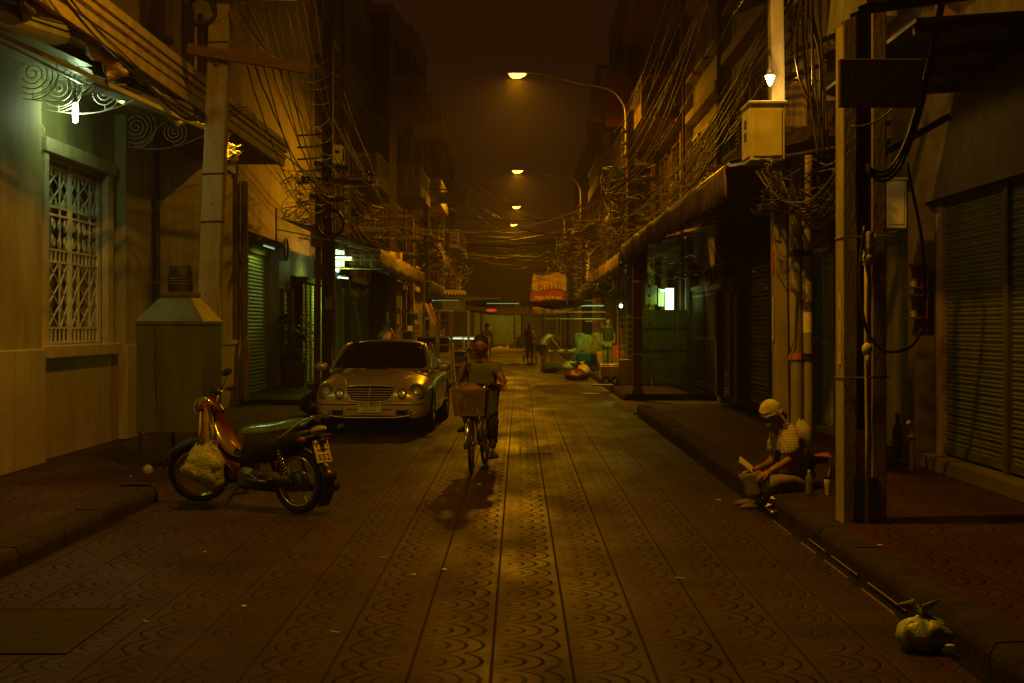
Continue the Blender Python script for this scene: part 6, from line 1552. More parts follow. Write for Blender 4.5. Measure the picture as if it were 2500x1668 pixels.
# swing arm, shocks
for s in (-.12,.12):
    M().tube([(.40,s*.9,.31),(.0,s,RW)], .02, 6).build('swing_arm', m_soot, mb)
    m = M(); a, b_ = V((.02,s,.33)), V((.14,s,.60)); pts = [a.lerp(b_,.15+.7*k/60)+(Matrix.Rotation(k*PI/4,3,(b_-a).normalized())@V((0,.026,0))) for k in range(61)]
    m.tube(pts, .006, 5); m.build('shock_spring', m_chrome, mb, smooth=True); M().cyl(a, b_, .013, n=8).build('damper', m_blackp, mb)
# exhaust on the far side
M().tube([(.84,-.06,.25),(.7,-.13,.17),(.4,-.15,.18),(-.3,-.16,.25)], [.016,.016,.03,.045], 10).build('exhaust', m_soot, mb, smooth=True)
# body under seat + seat
m = M(); m.grid([[(.60,y,.56-abs(y)) for y in (-.1,-.06,0,.06,.1)],[(.52,y,.70) for y in (-.12,-.08,0,.08,.12)],[(.2,y,.71) for y in (-.125,-.08,0,.08,.125)],[(-.1,y,.74) for y in (-.1,-.06,0,.06,.1)],[(-.2,y,.75) for y in (-.05,-.03,0,.03,.05)]])
for s in (-1,1): m.grid([[(.60,s*.10,.52),(.5,s*.125,.69),(.2,s*.13,.70),(-.1,s*.105,.735),(-.22,s*.05,.75)],[(.56,s*.11,.46),(.46,s*.13,.55),(.2,s*.13,.58),(-.08,s*.105,.65),(-.2,s*.05,.70)],[(.5,s*.10,.40),(.40,s*.115,.46),(.2,s*.12,.50),(-.0,s*.10,.58),(-.17,s*.05,.66)]])
m.build('tail_body', m_dkp, mb, smooth=True, solid=.01)
m = M(); rows = []
for (x,w,z,h) in ((.69,.05,.67,.02),(.65,.11,.68,.07),(.50,.14,.69,.085),(.25,.145,.705,.095),(.10,.135,.735,.10),(-.07,.115,.765,.09),(-.16,.07,.785,.05)):
    rows.append([(x,w*math.cos(a),z+h*math.sin(a) if math.sin(a) > 0 else z+.6*h*math.sin(a)) for a in [k*PI/6 for k in range(13)]])
m.grid(rows); m.build('seat', m_seat, mb, smooth=True, weld=True, sub=1)
# grab rail
for s in (-1,1): M().tube(bez([(.12,s*.135,.66),(.03,s*.15,.70),(-.09,s*.12,.79),(-.21,s*.06,.86)],5), .011, 6).build('grab_rail', m_chrome, mb, smooth=True)
M().tube([(-.21,.06,.86),(-.22,0,.865),(-.21,-.06,.86)], .011, 6).build('grab_rail', m_chrome, mb)
M().ell((-.22,0,.735),(.10,.07,.045),12,8,(0,R(18),0)).build('tail_light', mat('smoked_lens', (.25,.20,.08), .15, bump=.05, coat=.8), mb, smooth=True)
for s in (-1,1): M().ell((-.17,s*.15,.66),(.045,.035,.035),10,6).build('indicator', mat('amber_lens', (.10,.05,.02), .2, bump=0), mb, smooth=True)
# rear mudguard and plate
m = M(); rows = []
for k in range(14):
    a = R(60+k*12); rr = RW+.05; rows.append([(rr*math.cos(a)*(1.05 if k>8 else 1), y, RW+rr*math.sin(a)) for y in (-.07,-.04,0,.04,.07)])
m.grid(rows); m.build('rear_mudguard', m_blackp, mb, smooth=True, solid=.008)

po = V((-.275,0,.56)); pr = Euler((0,R(18),0)).to_matrix()
pb = M().obox(po,(.012,.19,.20),mtx=pr).build('number_plate', m_plate, mb, bevel=.004)
for s_,z_,k_ in (('กท',.06,.07),('กรุงเทพฯ',.01,.03),('552',-.05,.075)):
    text_mesh(s_, k_, m_ink, 'plate_lettering', pb, po+pr@V((-.009,0,z_)), pr@V((0,-1,0)), pr@V((0,0,1)), wmax=.15)
M().lathe([(0,-.02),(.06,-.015),(.065,.01),(0,.03)], (-.375,0,.36), 14, (-1,0,.2)).build('reflector', mat('brown_reflector', (.05,.02,.012), .3, bump=.1), mb, smooth=True)
M().tube([(-.22,0,.5),(-.34,0,.42),(-.37,0,.32),(-.35,0,.26)], [.03,.035,.03,.02], 8).build('mudflap', m_blackp, mb, smooth=True)
# handlebar unit, headlight, speedo, mirrors
m = M(); m.tube(bez([sd(.90,.32,.98),sd(.98,.2,1.0),sd(1.03,.06,.93),sd(1.03,-.06,.93),sd(.98,-.2,1.0),sd(.90,-.32,.98)],4), .012, 8); m.build('handlebar', m_chrome, mb, smooth=True)
for s in (-1,1):
    M().cyl(sd(.93,s*.24,.995), sd(.88,s*.36,.97), .019, n=10).build('grip', m_blackp, mb)
    m = M(); m.tube([sd(.99,s*.2,1.0),sd(.94,s*.25,1.09),sd(.93,s*.27,1.12)], .006, 5); q = sd(.93,s*.29,1.15); m.ell(q,(.075,.02,.035),12,6,(0,R(-20*s),A*0)); m.build('mirror', m_blackp, mb, smooth=True)
    M().tube([sd(.96,s*.22,.99),sd(1.0,s*.30,.98)], .006, 5).build('brake_lever', m_steel, mb)
    M().ell(sd(1.10,s*.14,.83),(.05,.045,.04),10,6).build('indicator', mat('clear_amber', (.14,.12,.06), .15, bump=0, coat=.6), mb, smooth=True)
m = M(); m.ell(sd(1.08,0,.91),(.11,.10,.095),14,10); m.build('headlight_shell', m_redp, mb, smooth=True)
hd = (Matrix.Rotation(R(108),3,'Z')@V((1,0,.12))).normalized(); hc = sd(1.10,0,.915)
m = M(); m.lathe([(.08,.0),(.084,.05),(.078,.065),(0,.085)], hc, 20, hd); m.build('headlight', m_hl, mb, smooth=True)
M().lathe([(.078,.045),(.09,.055),(.09,.07),(.078,.07)], hc, 20, hd).build('headlight_rim', m_chrome, mb, smooth=True)
m = M(); m.tube([sd(1.05,.05,.95),sd(1.12,.08,.85),sd(1.10,.06,.7)], .006, 5); m.tube([sd(1.02,-.05,.95),sd(1.10,-.1,.8),(1.0,-.05,.6)], .006, 5); m.build('control_cable', m_cable, mb, smooth=True)
M().tube([(.62,.10,.22),(.70,.24,.02)], [.011,.014], 6).build('side_stand', m_soot, mb)
# bags hanging from the handlebar
Rm = Matrix.Rotation(A,4,'Z'); Rm.translation = V((-1.93,12.92,0))
w2 = lambda p: Rm@V(p)
hk = w2(sd(1.06,.05,.80))
g = M(); rows = []
for i in range(11):
    v_ = 934+92*i/10; w_ = [4,8,11,13,14,15,16,17,18,19,18][i]
    rows.append([P(474+w_*math.cos(a)+i*.8, v_, 13.22)+V((0,.035*math.sin(a)+.012*math.sin(a*3+i),0)) for a in [k*PI/5 for k in range(11)]])
g.grid(rows); g.build('rolled_cloth', mat('orange_towel', (.50,.20,.07), .85, dirt=(.5,.4,.2), dirt_amt=.7, dscale=9, bump=.5), smooth=True, weld=True, label='orange and cream cloth hanging from the motorbike handlebar', cat='cloth')
g = M(); rows = []
for i in range(15):
    f = i/14; v_ = 1014+112*f; Lx = [452,446,438,432,428,424,421,418,416,417,425,438,452,466,484][i]; Rx = [496,492,502,508,513,516,515,513,514,516,516,516,515,512,500][i]; wl = (Rx-Lx)/2; cx = (Rx+Lx)/2
    rows.append([P(cx+wl*math.cos(a)*(1+.16*noise.noise(V((a*2.5,f*5,3)))), v_+5*math.sin(a*2+f*5), 13.18)+V((0,wl*.0022*math.sin(a)+.05*noise.noise(V((a*3,f*6,1))),0)) for a in [k*PI/10 for k in range(21)]])
for r_ in rows: r_[-1] = r_[0]
g.grid(rows); g.build('carrier_bag', mat('white_carrier', (.36,.35,.18), .35, bump=1.0, scale=7, spec=.6, dirt=(.3,.32,.12), dirt_amt=.5), smooth=True, weld=True, label='full white plastic carrier bag hanging in front of the motorbike wheel', cat='bag')
g = M(); 
for (u0,u1) in ((455,462),(490,482)): g.grid([[P(u0,1018,13.15)+V((.012*j,0,0)) for j in (-1,0,1)],[P((u0+u1)/2,985,13.17)+V((.01*j,0,0)) for j in (-1,0,1)],[P(u1-2,945,13.2)+V((.006*j,0,0)) for j in (-1,0,1)]])
g.build('bag_handles', MC['white_carrier'], smooth=True, solid=.003, label='stretched handles of the white carrier bag on the motorbike', cat='bag handles')
# ================================================================ PEOPLE AND BICYCLE
def skin_mesh(J, E, root, sub=1):
    names = list(J); idx = {n: i for i, n in enumerate(names)}
    me = bpy.data.meshes.new('skin_tmp'); me.from_pydata([V(J[n][0]) for n in names], [(idx[a], idx[b]) for a, b in E], [])
    o = bpy.data.objects.new('skin_tmp', me); C.objects.link(o)
    sk = o.modifiers.new('skin', 'SKIN'); sk.use_smooth_shade = True; sk.branch_smoothing = .3
    sl = me.skin_vertices[0].data
    for n in names:
        r = J[n][1]; sl[idx[n]].radius = r if isinstance(r, (tuple, list)) else (r, r); sl[idx[n]].use_root = (n == root)
    s = o.modifiers.new('sub', 'SUBSURF'); s.levels = sub; s.render_levels = sub
    bpy.context.view_layer.update(); dg = bpy.context.evaluated_depsgraph_get()
    m2 = bpy.data.meshes.new_from_object(o.evaluated_get(dg))
    vs = [v.co.copy() for v in m2.vertices]; fs = [list(p.vertices) for p in m2.polygons]
    bpy.data.objects.remove(o); bpy.data.meshes.remove(me); bpy.data.meshes.remove(m2)
    return vs, fs
def cloth_mesh(J, E, root, amp=.010):
    vs, fs = skin_mesh(J, E, root, 2); out = []
    for v in vs:
        n1 = noise.noise_vector(V((v.x*9, v.y*9, v.z*22))); n2 = noise.noise_vector(v*34)
        out.append(v+n1*amp*1.5+n2*amp*.5)
    return out, fs
def head_verts(c, fwd, up, h=.235):
    c = V(c); f = V(fwd).normalized(); u = V(up).normalized(); s = f.cross(u).normalized(); u = s.cross(f)
    n, m = 28, 20; vs = []
    for i in range(m+1):
        t = PI*i/m; z = math.cos(t)
        for j in range(n):
            a = 2*PI*j/n; ca, sa = math.cos(a), math.sin(a)    # ca: forward
            r = math.sin(t)
            w = .36*r; d = .44*r
            if z < -.1: w *= 1-.38*((-z-.1)/.9)**1.2; d *= 1-.12*((-z-.1)/.9)
            x = s*(w*sa); fw = d*ca
            if z < -.2 and ca < 0: fw *= .78
            # features
            g = lambda zc, ac, sz, saa: math.exp(-((z-zc)/sz)**2-((sa-ac)/saa)**2) if ca > 0 else 0
            fw += .05*g(-.2,0,.10,.12)+.035*g(-.05,0,.16,.08)+.02*g(.12,0,.07,.6)-.016*g(.0,.36,.09,.16)-.016*g(.0,-.36,.09,.16)+.02*g(-.45,0,.06,.25)+.022*g(-.72,0,.12,.3)+.012*g(-.1,.55,.14,.2)+.012*g(-.1,-.55,.14,.2)
            vs.append(c+(x+f*fw+u*(z*.5))*h)
    fs = [(i*n+j,(i+1)*n+j,(i+1)*n+(j+1)%n,i*n+(j+1)%n) for i in range(m) for j in range(n)]
    return vs, fs, (f, s, u)
def add_head(m, c, fwd, up, h=.235):
    vs, fs, fr = head_verts(c, fwd, up, h); m.add(vs, fs); f, s, u = fr; c = V(c)
    for k in (-1,1):
        e = c+s*(k*.375*h)-u*(.04*h)-f*.02*h
        m.tube([e+u*.1*h-f*.02*h, e+u*.12*h+s*k*.03*h-f*.05*h, e+s*k*.05*h-f*.08*h, e-u*.12*h+s*k*.02*h-f*.03*h, e-u*.13*h], [.02*h,.05*h,.06*h,.04*h,.02*h], 6)
    return fr
def hand(m, w, d, n, sz=.185, curl=.5, side=1):
    """w wrist, d finger direction, n palm normal (palm faces n), side +1/-1 thumb side"""
    w = V(w); d = V(d).normalized(); n = V(n); n = (n-d*n.dot(d)).normalized(); s = d.cross(n)*side
    L = sz; q = Matrix((s*1.0, d, n)).transposed() if s.cross(d).dot(n) > 0 else Matrix((-s, d, n)).transposed()
    vs = []; 
    rows = []
    for k,(t_,wd,th) in enumerate(((-.06,.14,.12),(.05,.16,.12),(.2,.21,.10),(.36,.225,.085),(.46,.215,.07),(.5,.19,.04))):
        rows.append([w+d*(t_*L)+s*(wd*L*math.cos(a))+n*(th*L*math.sin(a)) for a in [i*PI/6 for i in range(13)]])
    m.grid(rows)
    for k,(off,fl) in enumerate(((.17,.46),(.06,.52),(-.055,.48),(-.165,.38))):
        p = w+d*(.46*L)+s*(off*L); pts = [p-d*.06*L]; a = 0; seg = fl*L/3
        dd = (d+s*off*.25).normalized()
        for i in range(3):
            a += curl*(.55+.25*i)+.05*k; v_ = dd*math.cos(a)+n*math.sin(a); pts.append(pts[-1]+v_*(seg+(.06*L if i == 0 else 0)))
        m.tube(pts, [.048*L,.048*L,.043*L,.034*L], 6)
    p = w+d*.12*L+s*.16*L; v1 = (d*.7+s*.7+n*.25).normalized(); v2 = (d*.95+s*.1+n*.45).normalized()
    m.tube([p, p+v1*.2*L, p+v1*.2*L+v2*.17*L, p+v1*.2*L+v2*.3*L], [.06*L,.058*L,.048*L,.036*L], 6)
m_jean = mat('dark_jeans', (.035,.04,.05), .85, bump=.3); m_tee = mat('grey_green_shirt', (.11,.13,.06), .85, bump=.25)
m_shoe = mat('dark_sandal', (.04,.03,.025), .6, bump=.2); m_hair2 = mat('short_dark_hair', (.03,.02,.016), .55, bump=.8, scale=70)
RB = V((-.40,17.50,0)); d_ = V((-.124,-.992,0)).normalized(); s_ = V((.992,-.124,0)).normalized()
B = lambda f, s, z: RB+d_*f+s_*s+V((0,0,z))
bk = T('bicycle', 'city bicycle with a slatted front basket ridden towards the camera', 'bicycle', RB)
for f,st,nm in ((0,0,0),(1.06,.02,1)):
    ax = s_ if nm == 0 else (Matrix.Rotation(R(5),3,'Z')@s_)
    wheel(bk, B(f,0,.33), .33, ax, .019, 16, m_chrome, hub=.03)
m_frm = mat('bicycle_enamel', (.10,.11,.10), .3, bump=0, coat=.6)
m = M()
for a,b_,r in (((.45,0,.28),(.26,0,.70),.015),((.45,0,.28),(.86,0,.70),.018),((.28,0,.62),(.84,0,.80),.014),((.84,0,.84),(.88,0,.62),.018),((.45,.02,.28),(0,.05,.33),.009),((.45,-.02,.28),(0,-.05,.33),.009),((.27,.02,.66),(0,.05,.33),.008),((.27,-.02,.66),(0,-.05,.33),.008)):
    m.cyl(B(*a), B(*b_), r, n=8)
m.build('frame', m_frm, bk, smooth=True)
m = M()
for s in (-.055,.055): m.tube([B(.88,s*.5,.68),B(.92,s,.6),B(1.06,s,.33)], [.013,.013,.009], 8)
m.build('fork', m_chrome, bk, smooth=True)
m = M(); rows = []
for k in range(12):
    a = R(50+k*13-55); rows.append([B(1.06+.355*math.cos(a), y, .33+.355*math.sin(a)-abs(y)*.3) for y in (-.028,0,.028)])
m.grid(rows); m.build('front_mudguard', m_chrome, bk, smooth=True, solid=.003)
m = M(); rows = []
for k in range(14):
    a = R(30+k*13); rows.append([B(.355*math.cos(a), y, .33+.355*math.sin(a)-abs(y)*.3) for y in (-.028,0,.028)])
m.grid(rows); m.build('rear_mudguard', m_frm, bk, smooth=True, solid=.003)
hb = [(.62,.30,.955),(.72,.27,.975),(.82,.19,1.0),(.88,.10,.94),(.87,0,.915),(.88,-.10,.94),(.82,-.19,1.0),(.72,-.27,.975),(.62,-.30,.955)]
hbp = [B(f+.08,s,z) for f,s,z in hb]
m = M(); m.tube(bez(hbp,4), .011, 8); m.cyl(B(.86,0,.8), B(.95,0,.92), .012, n=8); m.build('handlebar', m_chrome, bk, smooth=True)
for s in (-1,1): M().cyl(B(.80,s*.272,.975), B(.69,s*.303,.95), .018, n=10).build('grip', m_blackp, bk); M().tube([B(.86,s*.22,.985),B(.86,s*.30,.955)], .005, 5).build('brake_lever', m_chrome, bk)
M().tube([B(.90,-.18,.99),B(.91,-.17,1.04)], .005, 5).build('bell_stem', m_chrome, bk); M().ell(B(.91,-.17,1.03),(.02,.02,.016)).build('bell', m_chrome, bk, smooth=True)
M().cyl(B(.26,0,.7),B(.245,0,.76),.012,n=8).build('seat_post', m_chrome, bk); m = M(); m.ell(B(.21,0,.775),(.10,.13,.035),12,6,(0,0,0)); m.build('saddle', m_blackp, bk, smooth=True)
m = M(); m.lathe([(.0,0),(.09,0),(.095,.006),(0,.006)], B(.45,.05,.28), 22, s_); m.beam(B(.45,.07,.28),B(.46,.08,.12),.02,.014); m.beam(B(.45,-.07,.28),B(.44,-.08,.43),.02,.014); m.build('crank', m_chrome, bk)
for s,z,f in ((1,.12,.46),(-1,.43,.44)): c = B(f,s*.135,z); M().obox(c,(.10,.08,.022),(0,0,-.12)).build('pedal', m_blackp, bk)
# basket
m = M(); bw, bw2, z0, z1, f0, f1 = .16,.185,.655,.945,.99,1.24
def bsk(t_, zf): # t_ in 0..1 around
    w = bw+(bw2-bw)*zf; fa, fb = f0-.01*zf, f1+.03*zf; z = z0+(z1-z0)*zf
    per = [(-w,fa),(w,fa),(w,fb),(-w,fb)]; k = int(t_*4)%4; q = t_*4-int(t_*4); a = per[k]; b_ = per[(k+1)%4]
    return B(a[1]+(b_[1]-a[1])*q, a[0]+(b_[0]-a[0])*q, z)

for k in range(68): m.beam(bsk(k/68,0), bsk(k/68,1), .012,.004)
for zf in (0,.06,.94,1.0): m.tube([bsk(k/32,zf) for k in range(32)], .007, 5, closed=True)
m.build('basket', mat('basket_plastic', (.17,.12,.06), .6, bump=.1), bk)
m = M(); m.add([bsk(k/4,.02) for k in range(4)],[(0,1,2,3)]); m.build('basket_floor', MC['basket_plastic'], bk, solid=.006)
g = M(); rows = []
for i in range(9):
    f = i/8; rows.append([B(1.11+.09*math.cos(a)*math.sin(PI*(.12+f*.85))+.012*noise.noise(V((a,i,0))), .02+.15*math.sin(a)*math.sin(PI*(.12+f*.85))+.02*noise.noise(V((a,i,4))), .84+.17*f) for a in [k*PI/7 for k in range(15)]])
g.grid(rows); g.build('orange_bag', mat('orange_bag', (.22,.08,.03), .5, bump=.4), smooth=True, label='orange plastic bag of shopping in the bicycle basket', cat='bag')
# rider
rd = T('person', 'man in a grey green shirt riding the bicycle, one hand at his ear', 'person', B(.25,0,.1))
J = {'hip':(B(.23,0,.86),(.145,.11)),'waist':(B(.26,0,.97),(.135,.10)),'chest':(B(.30,0,1.09),(.18,.125)),'neckb':(B(.33,0,1.205),(.11,.085)),'neck':(B(.35,0,1.265),(.07,.07)),'skull':(B(.37,0,1.36),(.065,.07)),
 'shR':(B(.31,-.17,1.165),(.06,.055)),'elR':(B(.46,-.245,1.0),(.042,.042)),'wrR':(B(.52,-.15,1.25),(.028,.028)),
 'shL':(B(.31,.17,1.165),(.06,.055)),'elL':(B(.43,.285,.985),(.042,.042)),'wrL':(B(.66,.295,.985),(.028,.028)),
 'hjR':(B(.27,-.10,.83),(.088,.088)),'knR':(B(.58,-.16,.76),(.062,.062)),'anR':(B(.43,-.15,.50),(.038,.038)),
 'hjL':(B(.27,.10,.83),(.088,.088)),'knL':(B(.57,.165,.60),(.062,.062)),'anL':(B(.40,.15,.215),(.038,.038))}
E = [('hip','waist'),('waist','chest'),('chest','neckb'),('neckb','neck'),('neck','skull'),('chest','shR'),('shR','elR'),('elR','wrR'),('chest','shL'),('shL','elL'),('elL','wrL'),('hip','hjR'),('hjR','knR'),('knR','anR'),('hip','hjL'),('hjL','knL'),('knL','anL')]
vs, fs = skin_mesh(J, E, 'hip'); m = M(); m.add(vs, fs)
fwd = (d_+V((.02,0,-.14))).normalized(); hc = B(.405,.005,1.415); fr = add_head(m, hc, fwd, (0,0,1), .24)
hand(m, J['wrR'][0], V((.05,0,1))+d_*.1, s_*1+V((0,0,.1)), .18, .35, -1); hand(m, J['wrL'][0]+d_*.01, d_+V((0,0,-.25)), V((0,0,-1)), .17, 1.0, 1)
m.build('body', m_skin2, rd, smooth=True)
def cloth(J, E, names, grow, root, nm, mm, rd, ext=None):
    K = {n: (J[n][0], tuple(x+grow for x in (J[n][1] if isinstance(J[n][1], tuple) else (J[n][1],)*2))) for n in names}
    if ext: K.update(ext)
    EE = [(a,b_) for a,b_ in E+( [] ) if a in K and b_ in K]+([(ext_p) for ext_p in []])
    return K, EE
K = {n:(J[n][0],tuple(x+.026 for x in J[n][1])) for n in ('hip','waist','chest','shR','shL')}; K['neckb'] = (B(.33,0,1.215),(.135,.11))
K['slR'] = (B(.40,-.215,1.06),(.068,.062)); K['slL'] = (B(.38,.24,1.06),(.068,.062)); K['hem'] = (B(.22,0,.80),(.165,.13))
vs, fs = cloth_mesh(K, [('hem','hip'),('hip','waist'),('waist','chest'),('chest','neckb'),('chest','shR'),('shR','slR'),('chest','shL'),('shL','slL')], 'hip'); M().add(vs, fs).build('shirt', m_tee, rd, smooth=True)
K = {n:(J[n][0],tuple(x+.016 for x in J[n][1])) for n in ('hip','hjR','knR','hjL','knL')}; K['aR'] = (J['anR'][0]+V((0,0,.05)),(.055,.055)); K['aL'] = (J['anL'][0]+V((0,0,.05)),(.055,.055))
vs, fs = cloth_mesh(K, [('hip','hjR'),('hjR','knR'),('knR','aR'),('hip','hjL'),('hjL','knL'),('knL','aL')], 'hip'); M().add(vs, fs).build('trousers', m_jean, rd, smooth=True)
def shoe(par, an, d, mm, L=.25, sole=m_black):
    an = V(an); d = V(d).normalized(); s = d.cross(V((0,0,1))).normalized(); m = M(); rows = []
    for (t_,w,h) in ((-.25,.02,.03),(-.22,.033,.06),(-.05,.036,.08),(.15,.038,.065),(.4,.045,.045),(.62,.045,.035),(.74,.032,.022),(.78,.01,.012)):
        rows.append([an+d*(t_*L)+s*(w*math.cos(a))+V((0,0,-.075+h*max(0,math.sin(a))-(.012 if math.sin(a)<-.1 else 0))) for a in [k*PI/6 for k in range(13)]])
    m.grid(rows); o = m.build('shoe', mm, par, smooth=True, weld=True)
    return o
shoe(rd, J['anR'][0]+V((0,0,.02)), d_+s_*-.35+V((0,0,-.05)), m_shoe); shoe(rd, J['anL'][0]+V((0,0,.0)), d_+s_*.35, m_shoe)
f, s, u = fr
for k in (-1,1): M().ell(hc+f*.088+s*(k*.035)+u*.002,(.008,.006,.004),8,6).build('eye', m_hair, rd, smooth=True); M().beam(hc+f*.103+s*(k*.018)+u*.022, hc+f*.096+s*(k*.052)+u*.022, .006,.008).build('eyebrow', m_hair, rd)
M().beam(hc+f*.1-s*.026-u*.062, hc+f*.1+s*.026-u*.062, .006,.006).build('mouth', mat('lips', (.2,.08,.06), .5), rd)
m = M(); rows = []
for i in range(9):
    t_ = i/8*PI*.52; rows.append([hc-f*.012+u*(.03+.104*math.cos(t_))+s*(.092*math.sin(t_)*math.sin(a))+f*(.106*math.sin(t_)*math.cos(a)) for a in [k*PI/10 for k in range(21)]])
m.grid(rows); m.build('hair', m_hair2, rd, smooth=True)
M().obox(B(.50,-.105,1.345),(.012,.06,.13),(R(8),0,0)).build('phone', m_blackp, label='small dark phone held to the cyclists ear', cat='phone', bevel=.003)

# ---------------------------------------------------------------- seated man on the kerb
Q = lambda u, v, Y: P(u, v, Y)
sm = T('person', 'man in a white headscarf and checked shirt sitting on the right kerb', 'person', (2.5,13.5,.15))
Y0 = 13.5
J = {'hip':(Q(1828,1100,13.60)+V((0,0,.02)),(.155,.14)),'waist':(Q(1826,1058,13.6),(.175,.155)),'chest':(Q(1812,1014,13.58),(.195,.16)),'neckb':(Q(1794,982,13.55),(.11,.09)),'neck':(Q(1781,968,13.52),(.068,.068)),'skull':(Q(1773,952,13.5),(.06,.06)),
 'shR':(Q(1812,1000,13.40),(.062,.06)),'elR':(Q(1812,1056,13.30),(.045,.045)),'wrR':(Q(1765,1083,13.2),(.03,.03)),
 'shL':(Q(1785,1000,13.78),(.06,.058)),'elL':(Q(1772,1060,13.80),(.042,.042)),'wrL':(Q(1732,1078,13.62),(.028,.028)),
 'hjR':(Q(1832,1112,13.42),(.085,.085)),'knR':(Q(1772,1100,13.18),(.062,.062)),'anR':(Q(1765,1148,13.36),(.038,.038)),
 'hjL':(Q(1822,1112,13.76),(.085,.085)),'knL':(Q(1712,1092,13.75),(.06,.06)),'anL':(Q(1742,1140,13.42),(.038,.038))}
vs, fs = skin_mesh(J, E, 'hip'); m = M(); m.add(vs, fs)
hc = Q(1768,948,13.5); hf = V((-.86,-.38,-.42)).normalized(); fr = add_head(m, hc, hf, (-.30,-.1,.92), .215)
hand(m, J['wrR'][0], V((-1,-.15,-.35)), V((0,.2,-1)), .18, .55, 1); hand(m, J['wrL'][0], V((-1,.0,.25)), V((.2,.0,1)), .175, .6, -1)
m.build('body', m_skin2, sm, smooth=True)
# checked shirt
m_chk, nt, b = nt_new('checked_shirt'); MC['checked_shirt'] = m_chk
tc = nt.nodes.new('ShaderNodeNewGeometry'); sp = nt.nodes.new('ShaderNodeSeparateXYZ'); nt.links.new(tc.outputs['Position'], sp.inputs[0])
qa = mth(nt,'FRACT',mth(nt,'MULTIPLY',mth(nt,'ADD',sp.outputs[0],mth(nt,'MULTIPLY',sp.outputs[1],.6)),40)); qb = mth(nt,'FRACT',mth(nt,'MULTIPLY',sp.outputs[2],42))
la = mth(nt,'LESS_THAN',qa,.28); lb = mth(nt,'LESS_THAN',qb,.28)
cc = mixc(nt, mth(nt,'MULTIPLY',mth(nt,'ADD',la,lb),.5), (.42,.38,.28), (.10,.07,.06)); nt.links.new(cc, b.inputs['Base Color']); b.inputs['Roughness'].default_value = .85
bumpn(nt, b, ntex(nt, tc.outputs['Position'], 22, 4), .5, .01)
K = {n:(J[n][0],tuple(x+.03 for x in J[n][1])) for n in ('hip','waist','chest','shR','shL')}; K['neckb'] = (Q(1797,984,13.55),(.145,.12))
K['slR'] = (Q(1814,1050,13.29),(.10,.09)); K['slL'] = (Q(1774,1042,13.80),(.08,.074))
vs, fs = cloth_mesh(K, [('hip','waist'),('waist','chest'),('chest','neckb'),('chest','shR'),('shR','slR'),('chest','shL'),('shL','slL')], 'hip'); M().add(vs, fs).build('shirt', m_chk, sm, smooth=True)
# dark vest
m_vest = mat('dark_vest', (.05,.045,.03), .85, bump=.5)
K2 = {'hip':(J['hip'][0]+V((.01,.0,0)),(.19,.175)),'waist':(J['waist'][0]+V((.02,0,0)),(.20,.18)),'chest':(J['chest'][0]+V((.035,.05,-.01)),(.195,.16)),'top':(Q(1800,992,13.58),(.10,.10))}
vs, fs = cloth_mesh(K2, [('hip','waist'),('waist','chest'),('chest','top')], 'hip'); M().add(vs, fs).build('vest', m_vest, sm, smooth=True)
m = M()
for (u0,v0,u1,v1) in ((1770,1030,1796,1062),(1768,1068,1792,1088)): 
    m.obox((Q(u0,v0,13.36)+Q(u1,v1,13.36))/2,(.09,.02,.11),(0,R(10),R(35)))
m.build('vest_pocket', m_vest, sm, bevel=.006)
m_kh = mat('khaki_trousers', (.22,.19,.11), .85, bump=.4)
K = {n:(J[n][0],tuple(x+.02 for x in J[n][1])) for n in ('hip','hjR','hjL')}; K['knR'] = (J['knR'][0],(.092,.086)); K['knL'] = (J['knL'][0],(.088,.084)); K['cR'] = (J['knR'][0].lerp(J['anR'][0],.62),(.082,.08)); K['cL'] = (J['knL'][0].lerp(J['anL'][0],.62),(.082,.08))
vs, fs = cloth_mesh(K, [('hip','hjR'),('hjR','knR'),('knR','cR'),('hip','hjL'),('hjL','knL'),('knL','cL')], 'hip'); M().add(vs, fs).build('trousers', m_kh, sm, smooth=True)
m_tr = mat('tan_trainer', (.12,.085,.05), .7, bump=.2)
an = Q(1752,1146,13.30); an.z = .088; so = shoe(sm, an, (-1,-.12,0), m_tr, .27)
m = M(); 
for k in range(3): q = an+V((-.02-.035*k,-.045,-.03)); m.beam(q, q+V((-.03,.004,.045)), .008,.006)
m.build('shoe_stripe', m_white, so)
an2 = Q(1738,1140,13.52); an2.z = .088; shoe(sm, an2, (-1,.25,0), m_tr, .27)
# head scarf, glasses, beard
f, s, u = fr; m = M(); rows = []
for i in range(10):
    t_ = i/9*PI*.56; rr = 1+.05*math.sin(i*2.2); rows.append([hc-f*.012+u*(.012+.112*math.cos(t_))+s*(.088*rr*math.sin(t_)**.8*math.sin(a))+f*(.105*rr*math.sin(t_)**.8*math.cos(a))+u*(.012*math.sin(a*2+i))*(i>4) for a in [k*PI/12 for k in range(25)]])
m.grid(rows); m.build('headscarf', mat('cream_scarf', (.62,.58,.42), .85, bump=.6, scale=9), sm, smooth=True)
m = M(); m.ell(hc-f*.10-u*.03,(.028,.028,.025),8,6); m.tube([hc-f*.12-u*.04, hc-f*.14-u*.09, hc-f*.13-u*.13],[.02,.018,.004],6); m.build('scarf_tail', MC['dark_vest'], sm, smooth=True)
m = M()
for k in (-1,1): c = hc+f*.098+s*(k*.034)-u*.004; m.tube([c+s*(.022*math.cos(a))+u*(.017*math.sin(a)) for a in [q*PI/6 for q in range(12)]], .0028, 5, closed=True); m.tube([c+s*k*.022, hc+s*k*.09-u*.0], .0022, 4)
m.build('glasses', m_blackp, sm)
m = M(); rows = []
for i in range(6): rows.append([hc+f*(.088+.012*math.sin(i*.6))*math.cos(a)-u*(.055+.02*i)+s*.075*(1-.1*i)*math.sin(a) for a in [R(-80+20*k) for k in range(9)]])
